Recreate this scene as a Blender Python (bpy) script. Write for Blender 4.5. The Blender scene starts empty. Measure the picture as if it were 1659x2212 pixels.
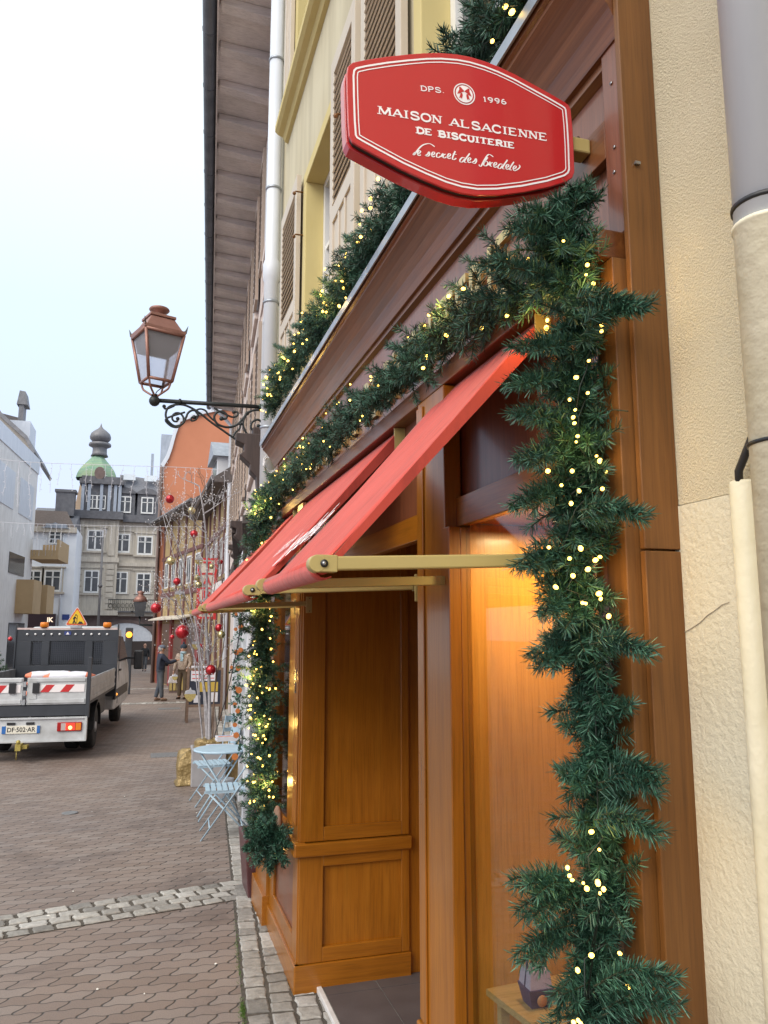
import bpy, bmesh, math, random
import numpy as np
from mathutils import Vector, Matrix
R=math.radians
sc=bpy.context.scene
# ---------------- camera ----------------
YAW,PITCH,CAMH=R(17.0),R(8.69),1.95
cd=bpy.data.cameras.new('camera'); cam=bpy.data.objects.new('camera',cd); sc.collection.objects.link(cam)
sc.camera=cam; cd.sensor_fit='VERTICAL'; cd.sensor_height=36.0; cd.lens=36.0*1662/2212; cd.clip_start=.05; cd.clip_end=900
cam.location=(0,0,CAMH); cam.rotation_euler=(R(90)+PITCH,0,-YAW)
fw=Vector((math.sin(YAW)*math.cos(PITCH),math.cos(YAW)*math.cos(PITCH),math.sin(PITCH)))
rt=Vector((math.cos(YAW),-math.sin(YAW),0)); up=rt.cross(fw)
# ---------------- world: overcast winter sky ----------------
w=bpy.data.worlds.new('World'); sc.world=w; w.use_nodes=True; nt=w.node_tree; nt.nodes.clear()
def nd(nt,t,**k):
    n=nt.nodes.new(t)
    for a,b in k.items():
        if a.startswith('i_'): n.inputs[a[2:]].default_value=b
        else: setattr(n,a,b)
    return n
out=nd(nt,'ShaderNodeOutputWorld'); sky=nd(nt,'ShaderNodeTexSky',sky_type='NISHITA',sun_disc=False)
SUN_EL,SUN_AZ=R(42),R(228)      # azimuth measured clockwise from +Y
sky.sun_elevation=SUN_EL; sky.sun_rotation=SUN_AZ; sky.air_density=1.4; sky.dust_density=5; sky.ozone_density=1.5
bg1=nd(nt,'ShaderNodeBackground',i_Strength=.05); nt.links.new(sky.outputs[0],bg1.inputs[0])
tc=nd(nt,'ShaderNodeTexCoord'); sp=nd(nt,'ShaderNodeSeparateXYZ'); nt.links.new(tc.outputs['Generated'],sp.inputs[0])
rp=nd(nt,'ShaderNodeValToRGB'); e=rp.color_ramp.elements
e[0].position=0;e[0].color=(.63,.69,.90,1); e[1].position=1;e[1].color=(1.0,1.0,1.0,1)
for p_,c_ in ((.20,(.63,.71,.95,1)),(.38,(.71,.84,.99,1)),(.56,(.9,1.0,1.0,1))):
    x=e.new(p_); x.color=c_
nt.links.new(sp.outputs[2],rp.inputs[0])
bg2=nd(nt,'ShaderNodeBackground',i_Strength=.90); nt.links.new(rp.outputs[0],bg2.inputs[0])
ad=nd(nt,'ShaderNodeAddShader'); nt.links.new(bg1.outputs[0],ad.inputs[0]); nt.links.new(bg2.outputs[0],ad.inputs[1]); nt.links.new(ad.outputs[0],out.inputs[0])
# ---------------- sun behind thin cloud ----------------
sl=bpy.data.lights.new('sun','SUN'); sl.energy=1.9; sl.angle=R(50); sl.color=(1,.95,.88)
so=bpy.data.objects.new('sun',sl); sc.collection.objects.link(so)
sd=Vector((math.sin(SUN_AZ)*math.cos(SUN_EL),math.cos(SUN_AZ)*math.cos(SUN_EL),math.sin(SUN_EL)))
so.rotation_euler=sd.to_track_quat('Z','Y').to_euler(); so.location=(-8,-8,20)
# ---------------- exposure ----------------
sc.view_settings.view_transform='Standard'; sc.view_settings.look='None'; sc.view_settings.exposure=0.24; sc.view_settings.gamma=1
sc.render.engine='CYCLES'; sc.cycles.use_denoising=True; sc.cycles.max_bounces=8; sc.cycles.transparent_max_bounces=16
sc.cycles.caustics_reflective=False; sc.cycles.caustics_refractive=False; sc.cycles.sample_clamp_indirect=4
# ---------------- pixel -> world helper (places things at their real depth) ----------------
def P(px,py,X=None,Y=None,Z=None):
    d=fw+rt*((px-829.5)/1662)+up*((1106-py)/1662); c=Vector((0,0,CAMH))
    t=X/d.x if X is not None else (Y/d.y if Y is not None else (Z-CAMH)/d.z)
    return c+d*t
def gz(y): return -0.015*min(max(0,y-6),70)
rnd=random.Random(7)
# ---------------- mesh builder ----------------
XF={}
def T(o): return XF.get(o.name,Matrix.Identity(4))
class MB:
    def __init__(s): s.v=[];s.f=[];s.m=[];s.sm=[]
    def add(s,vs,fs,m=0,smooth=False):
        b=len(s.v); s.v+= [tuple(v) for v in vs]; s.f+=[tuple(b+i for i in f) for f in fs]; s.m+=[m]*len(fs); s.sm+=[smooth]*len(fs); return s
    def hull8(s,p,m=0):
        return s.add(p,[(0,3,2,1),(4,5,6,7),(0,1,5,4),(1,2,6,5),(2,3,7,6),(3,0,4,7)],m)
    def box(s,x0,x1,y0,y1,z0,z1,m=0):
        return s.hull8([(x0,y0,z0),(x1,y0,z0),(x1,y1,z0),(x0,y1,z0),(x0,y0,z1),(x1,y0,z1),(x1,y1,z1),(x0,y1,z1)],m)
    def beam(s,a,b,w,h,m=0,upv=(0,0,1)):   # box from a to b, w across, h along up
        a=Vector(a);b=Vector(b);d=(b-a).normalized();u=Vector(upv); sx=d.cross(u)
        if sx.length<1e-4: sx=d.cross(Vector((1,0,0)))
        sx.normalize(); u=sx.cross(d).normalized(); sx=sx*w/2;u=u*h/2
        return s.hull8([a-sx-u,a+sx-u,b+sx-u,b-sx-u,a-sx+u,a+sx+u,b+sx+u,b-sx+u],m)
    def prism(s,poly,ax,t0,t1,m=0,smooth=False): # poly 2D in the two other axes (cyclic order), extruded along ax
        def q(p,t): return {'x':(t,p[0],p[1]),'y':(p[0],t,p[1]),'z':(p[0],p[1],t)}[ax]
        n=len(poly); vs=[q(p,t0) for p in poly]+[q(p,t1) for p in poly]
        fs=[tuple(range(n)),tuple(range(2*n-1,n-1,-1))]+[(i,i+n,(i+1)%n+n,(i+1)%n) for i in range(n)]
        return s.add(vs,fs,m,smooth)
    def tube(s,pts,r,n=8,m=0,caps=True,flat=1.0):
        pts=[Vector(p) for p in pts]; k=len(pts); rs=r if isinstance(r,(list,tuple)) else [r]*k
        base=len(s.v); pu=None
        for i,p in enumerate(pts):
            d=(pts[min(i+1,k-1)]-pts[max(i-1,0)]).normalized()
            if pu is None: pu=d.orthogonal().normalized()
            else:
                pu=(pu-d*pu.dot(d)); pu=pu.normalized() if pu.length>1e-6 else d.orthogonal().normalized()
            w_=d.cross(pu)
            for j in range(n):
                a=2*math.pi*j/n; s.v.append(tuple(p+(pu*math.cos(a)+w_*math.sin(a)*flat)*rs[i]))
        for i in range(k-1):
            for j in range(n):
                s.f.append((base+i*n+j,base+i*n+(j+1)%n,base+(i+1)*n+(j+1)%n,base+(i+1)*n+j)); s.m.append(m); s.sm.append(True)
        if caps:
            s.f.append(tuple(base+j for j in range(n-1,-1,-1))); s.m.append(m); s.sm.append(False)
            s.f.append(tuple(base+(k-1)*n+j for j in range(n))); s.m.append(m); s.sm.append(False)
        return s
    def lathe(s,prof,o=(0,0,0),n=16,m=0,smooth=True,ax='z',ry=1.0):
        base=len(s.v); o=Vector(o)
        for r_,z_ in prof:
            for j in range(n):
                a=2*math.pi*j/n; x,y=r_*math.cos(a),r_*math.sin(a)*ry
                s.v.append(tuple(o+(Vector((x,y,z_)) if ax=='z' else (Vector((z_,x,y)) if ax=='x' else Vector((x,z_,y))))))
        for i in range(len(prof)-1):
            for j in range(n):
                s.f.append((base+i*n+j,base+i*n+(j+1)%n,base+(i+1)*n+(j+1)%n,base+(i+1)*n+j)); s.m.append(m); s.sm.append(smooth)
        s.f.append(tuple(base+j for j in range(n-1,-1,-1))); s.m.append(m); s.sm.append(False)
        s.f.append(tuple(base+(len(prof)-1)*n+j for j in range(n))); s.m.append(m); s.sm.append(False)
        return s
    def ball(s,c,r,n=12,m=0,sc_=(1,1,1)):
        h=n//2; pr=[(max(1e-4,math.sin(math.pi*i/h)),-math.cos(math.pi*i/h)) for i in range(h+1)]
        b=len(s.v); s.lathe(pr,(0,0,0),n,m)
        for i in range(b,len(s.v)):
            v=s.v[i]; s.v[i]=(c[0]+v[0]*r*sc_[0],c[1]+v[1]*r*sc_[1],c[2]+v[2]*r*sc_[2])
        return s
    def build(s,name,mats,parent=None,world=True,bevel=0,auto=None):
        me=bpy.data.meshes.new(name)
        vs=s.v
        if parent is not None and world:
            Mi=T(parent).inverted(); vs=[tuple(Mi@Vector(v)) for v in vs]
        me.from_pydata(vs,[],s.f)
        mats=mats if isinstance(mats,(list,tuple)) else [mats]
        for m in mats: me.materials.append(m)
        me.polygons.foreach_set('material_index',s.m); me.polygons.foreach_set('use_smooth',s.sm)
        bm=bmesh.new(); bm.from_mesh(me); bmesh.ops.recalc_face_normals(bm,faces=bm.faces); bm.to_mesh(me); bm.free()
        me.update(); o=bpy.data.objects.new(name,me); sc.collection.objects.link(o)
        if parent is not None:
            o.parent=parent; XF[o.name]=T(parent)
        if bevel:
            b=o.modifiers.new('bevel','BEVEL'); b.width=bevel; b.segments=2; b.limit_method='ANGLE'; b.angle_limit=R(40); b.harden_normals=False
        return o
def split(mb,name,mats,parent=None,**k):
    """every separate piece of mb becomes an object of its own"""
    n=len(mb.v); pa=list(range(n))
    def fd(a):
        while pa[a]!=a: pa[a]=pa[pa[a]]; a=pa[a]
        return a
    for f in mb.f:
        r0=fd(f[0])
        for i in f[1:]: pa[fd(i)]=r0
    gr={}
    for i,f in enumerate(mb.f): gr.setdefault(fd(f[0]),[]).append(i)
    res=[]
    for fl in gr.values():
        q=MB(); ix={}
        for i in fl:
            for v in mb.f[i]:
                if v not in ix: ix[v]=len(q.v); q.v.append(mb.v[v])
            q.f.append(tuple(ix[v] for v in mb.f[i])); q.m.append(mb.m[i]); q.sm.append(mb.sm[i])
        res.append(q.build(name,mats,parent,**k))
    return res
def tag(o,label=None,cat=None,group=None,kind=None):
    if label: o['label']=label
    if cat: o['category']=cat
    if group: o['group']=group
    if kind: o['kind']=kind
    return o
def thing(name,loc,label,cat,rz=0,group=None,kind=None):
    o=bpy.data.objects.new(name,None); sc.collection.objects.link(o); o.location=loc; o.rotation_euler=(0,0,rz); o.empty_display_size=.2
    XF[o.name]=Matrix.Translation(Vector(loc))@Matrix.Rotation(rz,4,'Z'); tag(o,label,cat,group,kind); return o
def struct(name,mb,m,**k):
    o=mb.build(name,m,**k); o['kind']='structure'; return o
def kids(o): return [c for c in bpy.data.objects if c.parent==o]
def dup(o,loc=None,rz=None,label=None,parent=None,scale=None):
    c=o.copy(); sc.collection.objects.link(c)
    if parent is not None: c.parent=parent
    if loc is not None: c.location=loc
    if rz is not None: c.rotation_euler=(0,0,rz)
    if scale is not None: c.scale=(scale,)*3
    if label: c['label']=label
    for k in kids(o): dup(k,parent=c)
    return c
def text_pts(s,size=1.0,shear=0,bold=0.0,spacing=1.0,extrude=0.0):
    cu=bpy.data.curves.new('t','FONT'); cu.body=s; cu.size=size; cu.shear=shear; cu.offset=bold; cu.space_character=spacing; cu.extrude=extrude; cu.resolution_u=3
    ob=bpy.data.objects.new('t',cu); sc.collection.objects.link(ob)
    dg=bpy.context.evaluated_depsgraph_get(); dg.update(); me=bpy.data.meshes.new_from_object(ob.evaluated_get(dg))
    v=[tuple(x.co) for x in me.vertices]; f=[tuple(p.vertices) for p in me.polygons]
    bpy.data.objects.remove(ob); bpy.data.curves.remove(cu); bpy.data.meshes.remove(me)
    return v,f
def text_on(mb,s,o,ux,uz,width,height,depth=0.0,m=0,**k):
    """lettering stretched to width x height, origin o, along ux, up uz; thickness depth along normal"""
    v,f=text_pts(s,extrude=.5 if depth else 0,**k); xs=[a[0] for a in v]; ys=[a[1] for a in v]
    x0,x1=min(xs),max(xs); y0,y1=min(ys),max(ys)
    ux=Vector(ux).normalized();uz=Vector(uz).normalized();n=ux.cross(uz)
    o=Vector(o)
    if height is None: height=(y1-y0)*width/(x1-x0)
    mb.add([o+ux*((a[0]-x0)/(x1-x0)*width)+uz*((a[1]-y0)/(y1-y0)*height)+n*(a[2]*depth) for a in v],f,m)
# ---------------- materials ----------------
def base(name,col=(.5,.5,.5),rough=.6,metal=0,**k):
    m=bpy.data.materials.new(name); m.use_nodes=True; t=m.node_tree; b=t.nodes['Principled BSDF']
    b.inputs['Base Color'].default_value=(*col,1); b.inputs['Roughness'].default_value=rough; b.inputs['Metallic'].default_value=metal
    for a,c in k.items(): b.inputs[a.replace('_',' ')].default_value=c
    return m,t,b
def tex(t,scale=(1,1,1),coord='Object'):
    c=nd(t,'ShaderNodeTexCoord'); mp=nd(t,'ShaderNodeMapping'); mp.inputs['Scale'].default_value=scale
    t.links.new(c.outputs[coord],mp.inputs[0]); return mp.outputs[0]
def noise(t,vec,scale=5,detail=4,rough=.55,dist=0):
    n=nd(t,'ShaderNodeTexNoise'); n.inputs['Scale'].default_value=scale; n.inputs['Detail'].default_value=detail; n.inputs['Roughness'].default_value=rough; n.inputs['Distortion'].default_value=dist
    t.links.new(vec,n.inputs['Vector']); return n.outputs['Fac']
def ramp(t,fac,stops):
    r_=nd(t,'ShaderNodeValToRGB'); e=r_.color_ramp.elements
    while len(e)<len(stops): e.new(.5)
    for i,(p_,c_) in enumerate(stops): e[i].position=p_; e[i].color=(*c_,1) if len(c_)==3 else c_
    t.links.new(fac,r_.inputs[0]); return r_.outputs[0]
def bump(t,b,h,strength=.3,dist=.01):
    n=nd(t,'ShaderNodeBump'); n.inputs['Strength'].default_value=strength; n.inputs['Distance'].default_value=dist
    t.links.new(h,n.inputs['Height']); t.links.new(n.outputs[0],b.inputs['Normal'])
def mth(t,op,a,b=None,c=None):
    n=nd(t,'ShaderNodeMath',operation=op)
    for i,x in enumerate((a,b,c)):
        if x is None: continue
        if hasattr(x,'is_output'): t.links.new(x,n.inputs[i])
        else: n.inputs[i].default_value=x
    return n.outputs[0]
def mixc(t,f,a,b,mode='MIX'):
    n=nd(t,'ShaderNodeMix',data_type='RGBA',blend_type=mode)
    for k_,x in ((0,f),(6,a),(7,b)):
        if hasattr(x,'is_output'): t.links.new(x,n.inputs[k_])
        else: n.inputs[k_].default_value=x if k_==0 else (*x,1)
    return n.outputs[2]
def mottled(name,c1,c2,scale=6,rough=.7,metal=0,bs=.2,bd=.004,bscale=60,stretch=(1,1,1),**k):
    m,t,b=base(name,c1,rough,metal,**k); v=tex(t,stretch)
    f=noise(t,v,scale,5); c=ramp(t,f,[(.3,c1),(.7,c2)]); t.links.new(c,b.inputs['Base Color'])
    if bs: bump(t,b,noise(t,v,bscale,3),bs,bd)
    return m
def wood(name,c1,c2,c3,grain='z',rough=.34,coat=.35,island=True):
    m,t,b=base(name,c1,rough); st={'z':(1,1,.035),'y':(1,.035,1),'x':(.035,1,1)}[grain]
    v=tex(t,st); f=noise(t,v,34,6,.62,.6); f2=noise(t,v,160,3,.6); big=noise(t,tex(t),1.6,3)
    col=ramp(t,f,[(.28,c3),(.48,c1),(.7,c2)])
    pores=ramp(t,f2,[(.38,(.55,.55,.55)),(.52,(1,1,1))]); col=mixc(t,.4,col,pores,'MULTIPLY')
    bv=ramp(t,big,[(.3,(.78,.78,.78)),(.7,(1.12,1.12,1.12))]); col=mixc(t,1,col,bv,'MULTIPLY')
    if island:
        g=nd(t,'ShaderNodeNewGeometry'); iv=ramp(t,g.outputs['Random Per Island'],[(0,(.84,.82,.8)),(1,(1.1,1.1,1.1))]); col=mixc(t,1,col,iv,'MULTIPLY')
    t.links.new(col,b.inputs['Base Color']); b.inputs['Coat Weight'].default_value=coat; b.inputs['Coat Roughness'].default_value=.16
    rr=ramp(t,big,[(.3,(rough-.08,)*3),(.7,(rough+.1,)*3)]); t.links.new(rr,b.inputs['Roughness'])
    bump(t,b,f2,.08,.002); return m
def glass_mat(name,tint=(.8,.85,.85),refl=.035,dark=None):
    m=bpy.data.materials.new(name); m.use_nodes=True; t=m.node_tree; t.nodes.clear()
    o=nd(t,'ShaderNodeOutputMaterial'); g=nd(t,'ShaderNodeBsdfGlossy',i_Roughness=.02); tr=nd(t,'ShaderNodeBsdfTransparent'); tr.inputs[0].default_value=(*tint,1)
    lw=nd(t,'ShaderNodeLayerWeight',i_Blend=.5); ml=mth(t,'ADD',mth(t,'MULTIPLY',mth(t,'POWER',lw.outputs['Facing'],5),.9),refl); mx=nd(t,'ShaderNodeMixShader'); t.links.new(ml,mx.inputs[0])
    t.links.new(tr.outputs[0],mx.inputs[1]); t.links.new(g.outputs[0],mx.inputs[2]); t.links.new(mx.outputs[0],o.inputs[0]); return m
def emis(name,col,s):
    m,t,b=base(name,(.02,.02,.02),.4); b.inputs['Emission Color'].default_value=(*col,1); b.inputs['Emission Strength'].default_value=s; return m
M={}
oak=((.35,.122,.007),(.40,.15,.011),(.28,.094,.004))
M['wood_v']=wood('varnished oak upright',*oak); M['wood_h']=wood('varnished oak lengthwise',*oak,grain='y'); M['wood_x']=wood('varnished oak crosswise',*oak,grain='x')
dk=((.165,.055,.014),(.22,.078,.02),(.11,.034,.009))
M['post']=wood('oiled oak post',(.175,.070,.014),(.225,.094,.02),(.13,.05,.009),rough=.5,coat=.06)
M['cornice']=wood('weathered cornice oak',*dk,grain='y',rough=.42,coat=.3)
M['fascia']=wood('varnished fascia veneer',(.20,.068,.03),(.24,.085,.038),(.16,.052,.022),grain='z',rough=.4,coat=.4,island=False)
M['ply']=wood('pale plywood',(.62,.36,.13),(.7,.42,.17),(.5,.28,.09),grain='x',rough=.5,coat=0)
M['gold']=mottled('satin gold paint',(.40,.31,.115),(.44,.35,.135),3,.38,0,.05,.001,200)
M['goldlet']=base('brass letter',(.62,.45,.18),.28,.75)[0]
M['steel']=base('bolt steel',(.35,.35,.36),.25,.9)[0]
M['blackp']=base('black plastic',(.015,.015,.017),.45)[0]
M['red']=mottled('awning red canvas',(.57,.075,.062),(.63,.09,.075),2.5,.8,0,.25,.001,700)
M['signred']=base('sign red enamel',(.48,.022,.024),.22,0,Coat_Weight=.3)[0]
M['signdark']=base('sign shadow gap',(.02,.012,.012),.6)[0]
M['white']=base('white vinyl lettering',(.85,.8,.8),.5)[0]
M['zinc']=mottled('zinc sheet',(.30,.33,.37),(.42,.45,.5),7,.42,.6,.1,.002,30,(1,1,.3))
M['zincp']=mottled('painted zinc pipe',(.56,.60,.66),(.68,.71,.76),6,.42,.0,.2,.002,25,(1,1,.2))
M['cream_pipe']=mottled('peeling cream pipe paint',(.72,.66,.47),(.80,.74,.56),9,.55,0,.7,.004,35)
M['glass']=glass_mat('shop glass'); M['dglass']=base('dark window glass',(.03,.035,.04),.06,0,Specular_IOR_Level=.8)[0]
M['bulb']=emis('warm fairy bulb',(1,.60,.10),7); M['cable']=base('dark green cable',(.01,.02,.015),.6)[0]
M['wframe']=mottled('white window frame',(.72,.72,.7),(.8,.8,.78),4,.45,0,0)
# ================= ground =================
SA=R(4.3); SD=Vector((math.sin(SA),math.cos(SA),0)); SX=Vector((math.cos(SA),-math.sin(SA),0))
def paver_mat():
    m,t,b=base('interlocking brick pavers',(.2,.16,.15),.75)
    c=nd(t,'ShaderNodeTexCoord'); mp=nd(t,'ShaderNodeMapping'); mp.inputs['Rotation'].default_value=(0,0,R(4.3+1)); t.links.new(c.outputs['Object'],mp.inputs[0])
    wob=nd(t,'ShaderNodeTexNoise'); wob.inputs['Scale'].default_value=1.3; t.links.new(mp.outputs[0],wob.inputs['Vector'])
    s=nd(t,'ShaderNodeSeparateXYZ'); t.links.new(mp.outputs[0],s.inputs[0]); U,V=s.outputs[0],s.outputs[1]
    U=mth(t,'ADD',U,mth(t,'MULTIPLY',wob.outputs[0],.03)); V=mth(t,'ADD',V,mth(t,'MULTIPLY',wob.outputs[0],.02))
    v=mth(t,'DIVIDE',V,.102); v=mth(t,'ADD',v,mth(t,'MULTIPLY',mth(t,'SINE',mth(t,'MULTIPLY',U,2*math.pi/.109)),.06))
    row=mth(t,'FLOOR',v); fv=mth(t,'FRACT',v)
    off=mth(t,'MULTIPLY',mth(t,'FLOORED_MODULO',row,2),.5)
    ss=nd(t,'ShaderNodeMapRange',interpolation_type='SMOOTHSTEP'); ss.inputs['From Min'].default_value=.12; ss.inputs['From Max'].default_value=.88; t.links.new(fv,ss.inputs['Value'])
    u=mth(t,'SUBTRACT',mth(t,'ADD',mth(t,'DIVIDE',U,.218),off),mth(t,'MULTIPLY',ss.outputs[0],.20))
    col=mth(t,'FLOOR',u); fu=mth(t,'FRACT',u)
    du=mth(t,'MULTIPLY',mth(t,'MINIMUM',fu,mth(t,'SUBTRACT',1,fu)),.218); dv=mth(t,'MULTIPLY',mth(t,'MINIMUM',fv,mth(t,'SUBTRACT',1,fv)),.102)
    d=mth(t,'MINIMUM',mth(t,'MULTIPLY',du,.8),mth(t,'MULTIPLY',dv,1.5))
    j=nd(t,'ShaderNodeMapRange',interpolation_type='SMOOTHSTEP'); j.inputs['From Min'].default_value=.0016; j.inputs['From Max'].default_value=.0075; t.links.new(d,j.inputs['Value'])
    cb=nd(t,'ShaderNodeCombineXYZ'); t.links.new(col,cb.inputs[0]); t.links.new(row,cb.inputs[1]); wn=nd(t,'ShaderNodeTexWhiteNoise',noise_dimensions='2D'); t.links.new(cb.outputs[0],wn.inputs['Vector'])
    pc=ramp(t,wn.outputs['Value'],[(0,(.19,.146,.122)),(.5,(.222,.175,.150)),(1,(.245,.205,.182))])
    big=noise(t,mp.outputs[0],.5,4); pc=mixc(t,1,pc,ramp(t,big,[(.3,(.86,.84,.84)),(.7,(1.12,1.1,1.08))]),'MULTIPLY')
    grit=noise(t,mp.outputs[0],140,3,.7); pc=mixc(t,1,pc,ramp(t,grit,[(.3,(.8,.8,.8)),(.7,(1.15,1.15,1.15))]),'MULTIPLY')
    st=noise(t,mp.outputs[0],.9,6,.7,.8); pc=mixc(t,1,pc,ramp(t,st,[(.34,(.72,.71,.72)),(.46,(1,1,1)),(.75,(1.06,1.04,1.0))]),'MULTIPLY')
    vo=nd(t,'ShaderNodeTexVoronoi'); vo.inputs['Scale'].default_value=4.5; t.links.new(mp.outputs[0],vo.inputs['Vector'])
    gum=ramp(t,vo.outputs['Distance'],[(.035,(1,1,1)),(.06,(0,0,0))]); gate=ramp(t,noise(t,mp.outputs[0],2.3,1),[(.5,(0,0,0)),(.56,(1,1,1))])
    pc=mixc(t,mixc(t,1,gum,gate,'MULTIPLY'),pc,(.42,.42,.42))
    fin=mixc(t,j.outputs[0],(.045,.038,.032),pc); t.links.new(fin,b.inputs['Base Color'])
    h=mth(t,'ADD',j.outputs[0],mth(t,'MULTIPLY',grit,.12)); bump(t,b,h,.55,.006)
    t.links.new(ramp(t,big,[(.3,(.55,)*3),(.7,(.8,)*3)]),b.inputs['Roughness'])
    return m
M['paver']=paver_mat()
g=MB(); ys=[-12,0,6]+[6+i*3.5 for i in range(1,21)]+[120,500]; xs=[-90,-20,-8,-4,-2,0,2,6,20,90]
vs=[(x,y,gz(y)) for y in ys for x in xs]; n=len(xs)
g.add(vs,[(i*n+j,i*n+j+1,(i+1)*n+j+1,(i+1)*n+j) for i in range(len(ys)-1) for j in range(n-1)])
struct('road_paving',g,M['paver'])
def sett_mat():
    m,t,b=base('granite setts',(.4,.4,.38),.7); v=tex(t); gm=nd(t,'ShaderNodeNewGeometry')
    c=ramp(t,gm.outputs['Random Per Island'],[(0,(.20,.19,.175)),(.35,(.33,.315,.29)),(.8,(.40,.385,.355)),(1,(.48,.465,.44))])
    c=mixc(t,1,c,ramp(t,noise(t,v,26,5,.7),[(.3,(.7,.7,.7)),(.7,(1.2,1.2,1.2))]),'MULTIPLY')
    c=mixc(t,1,c,ramp(t,noise(t,v,2.2,3),[(.3,(.8,.78,.76)),(.7,(1.08,1.08,1.08))]),'MULTIPLY')
    t.links.new(c,b.inputs['Base Color']); bump(t,b,noise(t,v,38,5,.65),.55,.008); return m
M['sett']=sett_mat(); M['joint']=mottled('sandy joint grit',(.05,.043,.035),(.10,.085,.068),30,.95)
def sett(mb,c,ux,uy,w,l,z):
    h=.012+rnd.uniform(-.005,.004); pts=[]
    q=[(-1,-1),(-.3,-1.05),(.35,-.97),(1,-1),(1.04,-.3),(.97,.4),(1,1),(.3,1.04),(-.35,.97),(-1,1),(-1.04,.35),(-.97,-.3)]
    ring=[(a*w/2*(1+rnd.uniform(-.12,.09)),b*l/2*(1+rnd.uniform(-.10,.07))) for a,b in q]
    tx,ty=rnd.uniform(-.03,.03),rnd.uniform(-.03,.03); vs=[]
    for s_,zz in ((1,-.01),(.97,h*.65),(.84,h)):
        for a,b in ring: vs.append(c+ux*a*s_+uy*b*s_+Vector((0,0,z+zz+(tx*a+ty*b))))
    vs.append(c+Vector((0,0,z+h+.001))); n=12; fs=[]
    for k in range(2):
        for i in range(n): fs.append((k*n+i,k*n+(i+1)%n,(k+1)*n+(i+1)%n,(k+1)*n+i))
    for i in range(n): fs.append((2*n+i,2*n+(i+1)%n,3*n))
    mb.add(vs,fs,0,False)
kx=lambda y:.555+.0754*(y-4.21)
mb=MB(); jb=MB(); y0=1.5
for cix in range(5):
    y=2.2+rnd.random()*.1; w_=.128
    while y<(24 if cix<3 else 6.9):
        l=rnd.uniform(.10,.165); yc=y+l/2; c=Vector((kx(yc)+.012+w_*(cix+.5),yc,0)); 
        if not(cix>=2 and 4.42<yc<6 and c.x>.92): sett(mb,c,SX,SD,w_-.014,l-.014,gz(yc))
        y+=l
for a,b_ in ((2.2,6),(6,13),(13,24)):
    jb.add([(kx(a),a,gz(a)+.004),(kx(a)+.66,a,gz(a)+.004),(kx(b_)+.66,b_,gz(b_)+.004),(kx(b_),b_,gz(b_)+.004)],[(0,1,2,3)])
jb.m=[1]*len(jb.m); o=len(mb.v); mb.v+=jb.v; mb.f+=[tuple(o+i for i in f) for f in jb.f]; mb.m+=[1]*len(jb.f); mb.sm+=[False]*len(jb.f)
struct('gutter_setts',mb,[M['sett'],M['joint']])
def band(yc0,slope,rows,rw,x0,x1,nm):
    mb=MB(); ux=Vector((1,slope,0)).normalized(); uy=Vector((-ux.y,ux.x,0))
    for r_ in range(rows):
        x=x0+rnd.random()*.1
        while x<x1(r_):
            l=rnd.uniform(.13,.19); xc=x+l/2; yy=yc0+slope*xc+(r_+.5-rows/2)*rw; sett(mb,Vector((xc,yy,0)),ux,uy,l-.015,rw-.012,gz(yy)); x+=l
    a=rows*rw/2; n=len(mb.v)
    mb.add([(x0,yc0+slope*x0-a,gz(yc0-a)+.004),(x1(0),yc0+slope*x1(0)-a,gz(yc0-a)+.004),(x1(0),yc0+slope*x1(0)+a,gz(yc0+a)+.005),(x0,yc0+slope*x0+a,gz(yc0+a)+.005)],[(0,1,2,3)],1)
    struct(nm,mb,[M['sett'],M['joint']])
band(6.11,.19,4,.113,-3.2,lambda r_:.70-.0*r_,'crossing_setts')
band(25.3,-.02,4,.13,-9,lambda r_:2.1,'far_crossing_setts'); band(33,-.02,3,.13,-9,lambda r_:1.8,'distant_crossing_setts')
# moss in the joint
mb=MB()
for i in range(420):
    y=rnd.choice([rnd.gauss(4.33,.07),rnd.gauss(4.33,.07),rnd.gauss(5.0,.25)]); x=kx(y)+rnd.gauss(-.002,.007); a=rnd.uniform(0,6.3); h=rnd.uniform(.006,.018); s=.002
    z=gz(y)+.004; mb.add([(x-s*math.cos(a),y-s*math.sin(a),z),(x+s*math.cos(a),y+s*math.sin(a),z),(x+rnd.gauss(0,.006),y+rnd.gauss(0,.006),z+h)],[(0,1,2)])
tag(mb.build('moss',mottled('moss green',(.06,.12,.02),(.1,.18,.03),40,.9)),kind='stuff')
mb=MB()
for px,py in [(172,1855),(173,1980),(158,1925),(300,1975),(645,2120),(528,2055),(105,1980),(466,2085),(312,2150),(210,2140),(425,1748),(270,1710),(180,1640)]:
    p=P(px,py,Z=0); s=.012*rnd.uniform(.5,1.1); z=gz(p.y)+.006; pts=[(p.x+s*rnd.uniform(.6,1.2)*math.cos(k*1.05),p.y+s*rnd.uniform(.6,1.2)*math.sin(k*1.05),z+rnd.uniform(0,.004)) for k in range(6)]
    mb.add(pts+[(p.x,p.y,z+.008)],[(i,(i+1)%6,6) for i in range(6)])
tag(mb.build('litter_scraps',base('paper scraps',(.7,.68,.62),.8)[0]),kind='stuff')
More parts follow.
